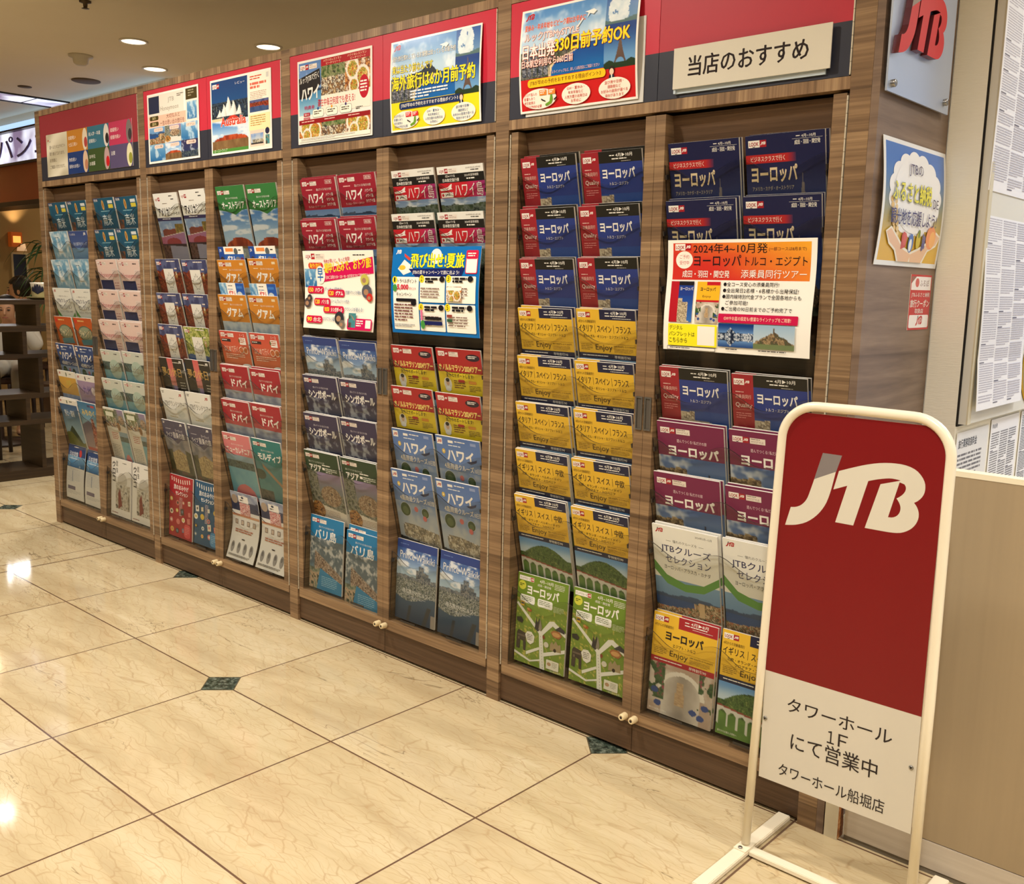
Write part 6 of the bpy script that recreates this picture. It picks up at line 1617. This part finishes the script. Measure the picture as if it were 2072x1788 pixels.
wp = empty('end_batten', (4.428, 0.0, 0)); tag(wp, 'white batten with chipped brown side between cabinet and counter panel', 'batten')
box('white_face', mat('batten_white', (206, 196, 172), 0.6), -0.0165, 0.0165, -0.002, 0.0005, 0.0, 0.93, wp)
k = N('raw_chipboard'); _p = k.n('ShaderNodeNewGeometry').outputs['Position']; k.l(k.ramp(k.noise(_p, 60, 4, 0.7), [(0.35, (110, 66, 28)), (0.55, (166, 104, 48)), (0.7, (196, 150, 90))]), k.b.inputs['Base Color']); k.b.inputs['Roughness'].default_value = 0.9
m_ = MB(); r = random.Random(2)
zs = [0.93 * i / 30 for i in range(31)]; ys = [0.032 + r.uniform(-0.003, 0.003) for _ in zs]
for i in range(30):
    m_.quad([(0.0165, 0.0006, zs[i]), (0.0165, ys[i], zs[i]), (0.0165, ys[i + 1], zs[i + 1]), (0.0165, 0.0006, zs[i + 1])])
    m_.quad([(0.0165, ys[i], zs[i]), (-0.0165, ys[i], zs[i]), (-0.0165, ys[i + 1], zs[i + 1]), (0.0165, ys[i + 1], zs[i + 1])])
    m_.quad([(-0.0165, ys[i], zs[i]), (-0.0165, 0.0006, zs[i]), (-0.0165, 0.0006, zs[i + 1]), (-0.0165, ys[i + 1], zs[i + 1])])
m_.build('core', k.m, wp)

# ------------------------------------------------------------------ red standing sign
WPAINT = mat('white_enamel', (236, 226, 204), 0.28, coat=0.3)
SY = -0.203
st = empty('standing_sign', (4.5, SY, 0)); tag(st, 'red and white standing sign in a white tube frame on the tiles', 'sign')
L0, L1, R0, R1 = 4.307 - 4.5, 4.333 - 4.5, 4.6955 - 4.5, 4.6925 - 4.5
pts = [(L0, 0, 0.024), (L0 + (L1 - L0) * 0.5, 0, 0.5), (L1, 0, 0.998)]
rr = 0.078
zt = 1.083
for i in range(1, 13):
    t = math.pi - math.pi / 2 * i / 12; pts.append((L1 + rr + rr * math.cos(t), 0, zt - rr + rr * math.sin(t)))
pts.append((0.0, 0, zt + 0.001))
for i in range(0, 13):
    t = math.pi / 2 - math.pi / 2 * i / 12; pts.append((R1 - rr + rr * math.cos(t), 0, zt - rr + rr * math.sin(t)))
pts += [(R1, 0, 0.9), (R0, 0, 0.5), (R0 - 0.002, 0, 0.024)]
MB().tube(pts, 0.0105, 16).build('tube_frame', WPAINT, st)
# the sign board, its print in millimetres
pw, pz0, pz1 = 352, 0.204, 1.068
a = Art(pw, (pz1 - pz0) * 1000, (208, 202, 190))
# rounded red field
X0p = 4.330
red = (122, 10, 17)
hb = (pz1 - 0.466) * 1000
a2 = [(pw - 46 + 46 * math.sin(t), 46 - 46 * math.cos(t)) for t in np.linspace(0, math.pi / 2, 10)]
a1 = [(46 - 46 * math.cos(t), 46 - 46 * math.sin(t)) for t in np.linspace(0, math.pi / 2, 10)]
outline = [(0, (pz1 - pz0) * 1000)] + a1 + a2 + [(pw, (pz1 - pz0) * 1000)]
a.V, a.F, a.C, a.k, a.nv = [], [], [], 0, 0
a.G(outline, (208, 202, 190))
a.G([(0, hb)] + a1 + a2 + [(pw, hb)], red)
lw = 295
mxx, mzz = (4.354 - X0p) * 1000, (pz1 - 0.813) * 1000
for kx, col in (('J', (214, 208, 194)), ('G', (128, 120, 120)), ('TB', (214, 208, 194))):
    p, f = LOGO[kx]; a.add([(mxx + u * lw, mzz - v * lw) for u, v in p], f, col)
zz = lambda z: (pz1 - z) * 1000
tx = lambda x: (x - X0p) * 1000
INKS = (34, 24, 26)
a.T('タワーホール', tx(4.389), zz(0.4175), 238, 33, INKS, 0.012)
a.T('１', tx(4.487), zz(0.371), 16, 29, INKS, 0.015); a.T('Ｆ', tx(4.512), zz(0.371), 21, 29, INKS, 0.015)
a.T('にて営業中', tx(4.403), zz(0.3375), 199, 41, INKS, 0.012)
a.T('タワーホール船堀店', tx(4.378), zz(0.256), 245, 31, INKS, 0.008)
# build by hand: front print plus a 3 mm board behind with the same outline
V = np.concatenate(a.V); C_ = lin(np.concatenate(a.C))
vs = [(v[0] / 1000 + X0p - 4.5, -0.0018 - v[2] * 0.00004, pz1 - v[1] / 1000) for v in V]
me = bpy.data.meshes.new('sign_board'); fs = list(a.F)
n0 = len(vs); cc = [tuple(c) for c in C_]
for yy in (-0.0017, 0.0017):
    vs += [(x / 1000 + X0p - 4.5, yy, pz1 - y / 1000) for x, y in outline]; cc += [tuple(lin((200, 192, 178)))] * len(outline)
no = len(outline)
fs += [(n0 + i, n0 + (i + 1) % no, n0 + no + (i + 1) % no, n0 + no + i) for i in range(no)] + [tuple(n0 + no + i for i in range(no))]
me.from_pydata(vs, [], fs)
ca = me.color_attributes.new('print', 'FLOAT_COLOR', 'POINT'); ca.data.foreach_set('color', np.column_stack([np.array(cc), np.ones(len(cc))]).astype(np.float32).ravel())
me.materials.append(INK); me.update()
link(bpy.data.objects.new('sign_board', me), st)
for x in (4.337 - 4.5, 4.671 - 4.5):
    m_ = MB(); m_.lathe([(0.005, 0.0018), (0.0045, 0.0035), (0.0018, 0.004)], (x, 0, 0.350), 'y', 16); m_.mi = 1; m_.lathe([(0.0018, 0.0041), (0.0003, 0.0041)], (x, 0, 0.350), 'y', 12)
    m_.build('screw', [STEEL, HOLE], st)
box('edge_strip', mat('milky_plastic', (206, 192, 168), 0.35), 4.6825 - 4.5, 4.686 - 4.5, -0.001, 0.001, 0.22, 0.92, st)
for x in (L0, R0):
    far, near = 0.200, -0.215
    box('foot', WPAINT, x - 0.0165, x + 0.0165, near, far, 0.004, 0.016, st, bev=0.002)
    m_ = MB(); m_.box(x - 0.016, x + 0.016, -0.03, 0.024, 0.0162, 0.0192, 0.0006); m_.mi = 1; m_.lathe([(0.005, 0.0193), (0.005, 0.022), (0.0003, 0.0225)], (x - 0.002, -0.022, 0), 'z', 16)
    m_.build('base_plate', [WPAINT, STEEL], st)
    m_ = MB(); m_.mi = 0
    for yy in (near + 0.01, far - 0.01): m_.lathe([(0.008, 0.0), (0.008, 0.0045)], (x, yy, 0), 'z', 14)
    m_.build('glide_foot', mat('black_rubber', (40, 36, 34), 0.8), st)
box('cross_bar', WPAINT, L0 + 0.017, R0 - 0.017, -0.016, 0.012, 0.004, 0.0155, st, bev=0.0015)

# ------------------------------------------------------------------ restaurant at far left
XS = -1.27
ds = empty('divider_shelf', (XS, 0.3, 0)); tag(ds, 'dark wood divider shelf of staggered cubes before the restaurant', 'shelf')
lev = [(1.140, 1.168), (0.965, 1.002), (0.793, 0.820), (0.530, 0.563), (0.358, 0.388), (0.0, 0.062)]
Y0, Y1, DP = -1.1, 1.25, -0.34
for i, (z0, z1) in enumerate(lev):
    box('shelf_board', WOOD_D, DP, 0.0, Y0, Y1, z0, z1, ds)
vert = [[0.163], [0.069], [0.160], [0.067], [0.150]]
for i, ys in enumerate(vert):
    z0, z1 = lev[i + 1][1], lev[i][0]
    for k_ in range(-3, 4):
        for y in ys:
            yy = y + k_ * 0.46
            if Y0 < yy < Y1 - 0.03: box('divider', WOOD_D, DP, -0.001, yy, yy + 0.026, z0, z1, ds)
POT = mat('white_glaze', (236, 230, 214), 0.25)
pt = empty('planter_pot', (-1.42, 0.56, 1.168)); tag(pt, 'white pot with dark leaf motif on the divider shelf', 'pot')
MB().lathe([(0.052, 0.018), (0.060, 0.10), (0.064, 0.112), (0.060, 0.112), (0.055, 0.03), (0.0005, 0.03)], n=28).build('pot', POT, pt)
MB().lathe([(0.060, 0.001), (0.088, 0.012), (0.092, 0.018), (0.085, 0.0175), (0.0005, 0.017)], n=28).build('saucer', mat('olive_glaze', (150, 140, 90), 0.4), pt)
m_ = MB()
for aa, hh in ((-1.05, 0.05), (-0.75, 0.065), (-0.5, 0.075), (-0.25, 0.06), (0.0, 0.05)):
    d = Vector((math.cos(aa - 0.2), math.sin(aa - 0.2), 0))
    base = Vector((math.cos(-0.72) * 0.0575, math.sin(-0.72) * 0.0575, 0.035))
    p = [d * 0.0580 + Vector((0, 0, 0.035 + hh * t)) for t in (0, 0.4, 0.75, 1.0)]
    sdv = Vector((-d.y, d.x, 0))
    for (q0, w0), (q1, w1) in zip(((base, 0.003), (p[1], 0.009), (p[2], 0.007)), ((p[1], 0.009), (p[2], 0.007), (p[3], 0.0006))):
        m_.quad([q0 * 1.03 + sdv * w0, q0 * 1.03 - sdv * w0, q1 * 1.04 - sdv * w1, q1 * 1.04 + sdv * w1])
m_.build('leaf_motif', mat('ink_blue', (30, 34, 60), 0.5), pt)

# wall lamp, table lamp, framed mirror
wl = empty('wall_lamp', (-5.5, 1.975, 1.69)); tag(wl, 'square orange wall lamp glowing on the restaurant wall', 'wall lamp')
m_ = MB(); m_.box(0.001, 0.09, -0.055, 0.055, -0.075, 0.075, 0.004); m_.build('lamp_box', mat('orange_shade', (196, 96, 30), 0.5, emit=(196, 90, 24), es=0.35), wl)
box('lit_window', mat('lit_amber', (255, 190, 100), 0.5, emit=(255, 176, 80), es=2.2), 0.0905, 0.093, -0.038, 0.038, -0.034, 0.034, wl)
lamp('wall_lamp_bulb', -5.42, 1.985, 1.78, 1.6, color=(1.0, 0.66, 0.36), size=0.05, spread=80, rot=(math.pi, 0, 0))
tl = empty('picture_light', (-5.5, 2.03, 1.575)); tag(tl, 'small glowing cream lampshade above the framed mirror', 'lamp')
MB().lathe([(0.048, 0.0), (0.034, 0.075), (0.0005, 0.077)], (0.06, 0, 0), n=24).build('lamp_shade', mat('lit_cream', (250, 220, 180), 0.6, emit=(250, 200, 150), es=0.9), tl)
MB().tube([(0.0, 0, 0.02), (0.06, 0, 0.02)], 0.006, 10).build('bracket', STEEL, tl)
mr = empty('framed_mirror', (-5.5, 2.02, 1.38)); tag(mr, 'tall dark mirror in a pale gilt frame on the restaurant wall', 'mirror')
m_ = MB(); m_.box(0.001, 0.02, -0.085, -0.065, -0.18, 0.18); m_.box(0.001, 0.02, 0.065, 0.085, -0.18, 0.18); m_.box(0.001, 0.02, -0.065, 0.065, 0.16, 0.18); m_.box(0.001, 0.02, -0.065, 0.065, -0.18, -0.16)
m_.build('frame', mat('pale_gilt', (206, 190, 150), 0.4, 0.2), mr)
box('glass', mat('dark_mirror', (24, 18, 14), 0.15, 0.0, 0.6), 0.001, 0.010, -0.065, 0.065, -0.16, 0.16, mr)

# palm
pl = empty('potted_palm', (-3.76, 1.625, 0)); tag(pl, 'green palm with thin drooping leaves beside the cabinets', 'plant')
MB().lathe([(0.13, 0.0), (0.17, 0.34), (0.175, 0.36), (0.155, 0.36), (0.15, 0.32), (0.0005, 0.32)], n=28).build('pot', mat('brown_pot', (80, 56, 40), 0.5), pl)
r = random.Random(8); m_ = MB(); ml = MB()
for cx_, cy_, cz_ in ((0.0, 0.0, 1.30), (0.05, -0.03, 1.52), (-0.05, 0.04, 1.12)):
    m_.tube([(cx_ * 0.3, cy_ * 0.3, 0.32), (cx_ * 0.8, cy_ * 0.8, cz_ * 0.6), (cx_, cy_, cz_)], [0.022, 0.017, 0.012], 8)
    for i in range(22):
        aa = 2 * math.pi * i / 22 + r.uniform(-0.2, 0.2); ln = r.uniform(0.22, 0.40); up_ = r.uniform(0.10, 0.62)
        d = Vector((math.cos(aa), math.sin(aa), 0)); w_ = Vector((-d.y, d.x, 0))
        pr = None
        for t in np.linspace(0, 1, 9):
            p = Vector((cx_, cy_, cz_)) + d * (ln * t) + Vector((0, 0, up_ * t - (up_ + 0.22) * t * t * 0.85))
            wd = 0.013 * math.sin(math.pi * (0.12 + 0.88 * t)) + 0.0006
            if pr is not None:
                q0, w0 = pr
                ml.quad([q0 - w_ * w0, p - w_ * wd, p - Vector((0, 0, wd * 0.5)), q0 - Vector((0, 0, w0 * 0.5))]); ml.quad([q0 - Vector((0, 0, w0 * 0.5)), p - Vector((0, 0, wd * 0.5)), p + w_ * wd, q0 + w_ * w0])
            pr = (p, wd)
m_.build('stems', mat('palm_stem', (96, 110, 50), 0.6), pl)
ml.build('fronds', mat('palm_leaf', (52, 88, 36), 0.5), pl, recalc=False)

# chairs and a table of the restaurant, seen through the shelf
CHW = mat('dark_chair_wood', (44, 28, 20), 0.45); SEATM = mat('brown_seat', (70, 46, 34), 0.7)
def chair(x, y, rz, label):
    c = empty('dining_chair', (x, y, 0), (0, 0, rz)); tag(c, label, 'chair', 'restaurant chairs')
    box('seat', SEATM, -0.20, 0.20, -0.20, 0.20, 0.42, 0.47, c, bev=0.012)
    for sx in (-1, 1):
        for sy in (-1, 1):
            MB().tube([(sx * 0.175, sy * 0.175, 0.0), (sx * 0.17, sy * 0.17, 0.42)], [0.014, 0.021], 8).build('leg', CHW, c)
    m_ = MB()
    for sx in (-1, 1): m_.tube([(sx * 0.175, 0.185, 0.44), (sx * 0.175, 0.215, 0.70), (sx * 0.17, 0.25, 0.90)], 0.016, 8)
    m_.box(-0.18, 0.18, 0.225, 0.247, 0.74, 0.90); m_.box(-0.18, 0.18, 0.20, 0.216, 0.55, 0.60)
    m_.build('backrest', CHW, c)
    return c
chair(-2.31, 0.42, math.radians(238), 'dark wooden dining chair nearest the divider shelf')
chair(-3.42, 1.115, math.radians(58), 'dark wooden dining chair under the man leaning on his hand')
chair(-4.66, 1.75, math.radians(-32), 'dark wooden dining chair under the dark-haired woman')
tb = empty('dining_table', (-2.83, 0.75, 0), (0, 0, math.radians(58))); tag(tb, 'brown restaurant table seen through the divider shelf', 'table')
box('table_top', mat('table_brown', (96, 66, 42), 0.4), -0.40, 0.40, -0.29, 0.29, 0.685, 0.715, tb, bev=0.006)
MB().lathe([(0.24, 0.0), (0.24, 0.02), (0.04, 0.035), (0.035, 0.66), (0.10, 0.684)], n=24).build('pedestal', CHW, tb)
nk = MB().lathe([(0.03, 0.0), (0.034, 0.07), (0.03, 0.07), (0.027, 0.01), (0.0004, 0.01)], n=20).build('cup', POT); nk.location = (-2.80, 0.90, 0.7152); tag(nk, 'small white cup on the brown restaurant table', 'cup')

# people
SKIN = mat('skin', (206, 156, 120), 0.5); HAIR = mat('black_hair', (26, 20, 18), 0.45)
def skinned(name, verts, edges, radii, m, parent, root=0, sub=2):
    me = bpy.data.meshes.new(name); me.from_pydata(verts, edges, [])
    o = bpy.data.objects.new(name, me); COL.objects.link(o)
    o.modifiers.new('skin', 'SKIN'); sb = o.modifiers.new('sub', 'SUBSURF'); sb.levels = sub; sb.render_levels = sub
    for i, rd in enumerate(radii):
        v = me.skin_vertices[0].data[i]; v.radius = rd if isinstance(rd, tuple) else (rd, rd); v.use_root = (i == root)
    dg = bpy.context.evaluated_depsgraph_get(); dg.update()
    nm = bpy.data.meshes.new_from_object(o.evaluated_get(dg)); nm.name = name
    bpy.data.objects.remove(o); bpy.data.meshes.remove(me)
    for p in nm.polygons: p.use_smooth = True
    nm.materials.clear(); nm.materials.append(m)
    return link(bpy.data.objects.new(name, nm), parent)
def person(x, y, rz, label, cloth, hand_cheek, bowed, sleeve=None):
    """seated figure facing -Y of its own frame; body one continuous skin, clothes and hair its children"""
    p = empty('person', (x, y, 0), (0, 0, rz)); tag(p, label, 'person')
    hz = 1.075
    hy = -0.05 - 0.05 * bowed
    V_ = [(0, 0, 0.61), (0, 0.01, 0.72), (0, 0.0, 0.86), (0, -0.01, 0.93), (0, -0.02, 0.985), (0, hy - 0.01, hz - 0.045), (0, hy, hz + 0.03), (0, hy + 0.012, hz + 0.085)]
    E_ = [(0, 1), (1, 2), (2, 3), (3, 4), (4, 5), (5, 6), (6, 7)]
    R_ = [(0.15, 0.12), (0.14, 0.105), (0.155, 0.10), (0.09, 0.07), (0.052, 0.052), (0.062, 0.074), (0.080, 0.094), (0.066, 0.078)]
    for s in (-1, 1):
        b0 = len(V_)
        if hand_cheek and s == 1:
            V_ += [(s * 0.18, -0.01, 0.87), (s * 0.24, -0.17, 0.76), (s * 0.15, hy - 0.09, 0.93), (s * 0.10, hy - 0.075, 1.0)]
        else:
            V_ += [(s * 0.18, -0.01, 0.87), (s * 0.23, -0.07, 0.70), (s * 0.13, -0.27, 0.735), (s * 0.06, -0.33, 0.735)]
        E_ += [(2, b0), (b0, b0 + 1), (b0 + 1, b0 + 2), (b0 + 2, b0 + 3)]
        R_ += [0.062, 0.047, 0.034, (0.026, 0.038)]
        l0 = len(V_)
        V_ += [(s * 0.10, -0.05, 0.575), (s * 0.13, -0.40, 0.55), (s * 0.13, -0.42, 0.10), (s * 0.13, -0.52, 0.045)]
        E_ += [(0, l0), (l0, l0 + 1), (l0 + 1, l0 + 2), (l0 + 2, l0 + 3)]
        R_ += [0.085, 0.062, 0.042, 0.036]
    body = skinned('body', V_, E_, R_, SKIN, p)
    # clothing: the same skeleton a little fuller, ending at neck, wrists and ankles
    Vc, Rc, keep = [], [], []
    for i, v in enumerate(V_):
        keep.append(i not in (4, 5, 6, 7))
    idx = {}
    arm_ends = {i for i in range(len(V_)) if (i - 8) % 8 == 3}
    foot_ends = {i for i in range(len(V_)) if i >= 8 and (i - 8) % 8 == 7}
    for i, v in enumerate(V_):
        if keep[i] and i not in arm_ends and i not in foot_ends:
            idx[i] = len(Vc); Vc.append(v); rd = R_[i]; g = 0.014
            Rc.append((rd[0] + g, rd[1] + g) if isinstance(rd, tuple) else rd + g)
    Ec = [(idx[a_], idx[b_]) for a_, b_ in E_ if a_ in idx and b_ in idx]
    skinned('clothing', Vc, Ec, Rc, cloth, p)
    if sleeve is not None:
        s = 1; skinned('collar', [(0, -0.01, 0.915), (0, -0.018, 0.955)], [(0, 1)], [(0.10, 0.085), (0.066, 0.066)], sleeve, p)
    # face
    fy = hy - 0.088
    c0 = Vector((0, hy, hz))
    for s in (-1, 1):
        m_ = MB(); bmesh.ops.create_uvsphere(m_.bm, u_segments=12, v_segments=8, radius=0.011, matrix=Matrix.Translation((s * 0.031, fy + 0.008, hz + 0.012)) @ Matrix.Diagonal((1.3, 0.6, 0.45, 1))); m_.build('eye', mat('eye_dark', (40, 26, 22), 0.3), p)
        m_ = MB(); bmesh.ops.create_uvsphere(m_.bm, u_segments=12, v_segments=8, radius=0.016, matrix=Matrix.Translation((s * 0.080, hy + 0.012, hz + 0.0)) @ Matrix.Diagonal((0.45, 0.8, 1.6, 1))); m_.build('ear', SKIN, p)
        m_ = MB(); m_.tube([(s * 0.016, fy + 0.0, hz + 0.030), (s * 0.034, fy + 0.001, hz + 0.036), (s * 0.050, fy + 0.014, hz + 0.030)], [0.002, 0.0035, 0.0015], 6); m_.build('eyebrow', HAIR, p)
    m_ = MB(); m_.tube([(0, fy + 0.006, hz + 0.022), (0, fy + 0.000, hz + 0.0), (0, fy - 0.008, hz - 0.020), (0, fy + 0.002, hz - 0.028)], [0.008, 0.009, 0.013, 0.010], 8); m_.build('nose', SKIN, p)
    m_ = MB(); m_.tube([(-0.024, fy + 0.012, hz - 0.055), (0, fy + 0.002, hz - 0.053), (0.024, fy + 0.012, hz - 0.055)], [0.002, 0.005, 0.002], 8); m_.build('mouth', mat('lips', (160, 84, 74), 0.5), p)
    return p, hy, hz
def hair(p, hy, hz, bob):
    m_ = MB(); bm = m_.bm
    bmesh.ops.create_uvsphere(bm, u_segments=24, v_segments=16, radius=1.0)
    for v in bm.verts:
        x, y_, z = v.co
        v.co = Vector((x * 0.093, hy + 0.018 + y_ * 0.103, hz + 0.052 + z * 0.092))
    cut = hz + 0.052 - (0.115 if bob else 0.01)
    dele = [f for f in bm.faces if (f.calc_center_median().y < hy - 0.035 and f.calc_center_median().z < hz + 0.075) or f.calc_center_median().z < cut - 0.04]
    bmesh.ops.delete(bm, geom=dele, context='FACES')
    if bob:
        for v in bm.verts:
            if v.co.z < hz: v.co.z -= 0.02
    o = m_.build('hair', HAIR, p, recalc=False)
    for f in o.data.polygons: f.use_smooth = True
p1, hy, hz = person(-3.40, 1.10, math.radians(58), 'person in pale shirt leaning cheek on hand, seen through the shelf', mat('pale_shirt', (190, 184, 172), 0.7), True, 1.0, mat('white_cloth', (226, 220, 210), 0.7))
hair(p1, hy, hz, False)
p1.scale = (0.96, 0.96, 0.955)
p2, hy, hz = person(-4.66, 1.74, math.radians(-32), 'dark-haired person in white top turned left above the shelf', mat('white_blouse', (214, 206, 194), 0.7), False, 0.2)
hair(p2, hy, hz, True)
p2.scale = (1.06, 1.06, 1.085)

# dim warm lamps inside the restaurant
for x, y in ((-5.2, 1.40), (-4.8, 2.9), (-4.2, -1.2), (-2.6, 2.2)):
    lamp('restaurant_lamp', x, y, CEIL - 0.02, 14, color=(1.0, 0.74, 0.46), size=0.12)
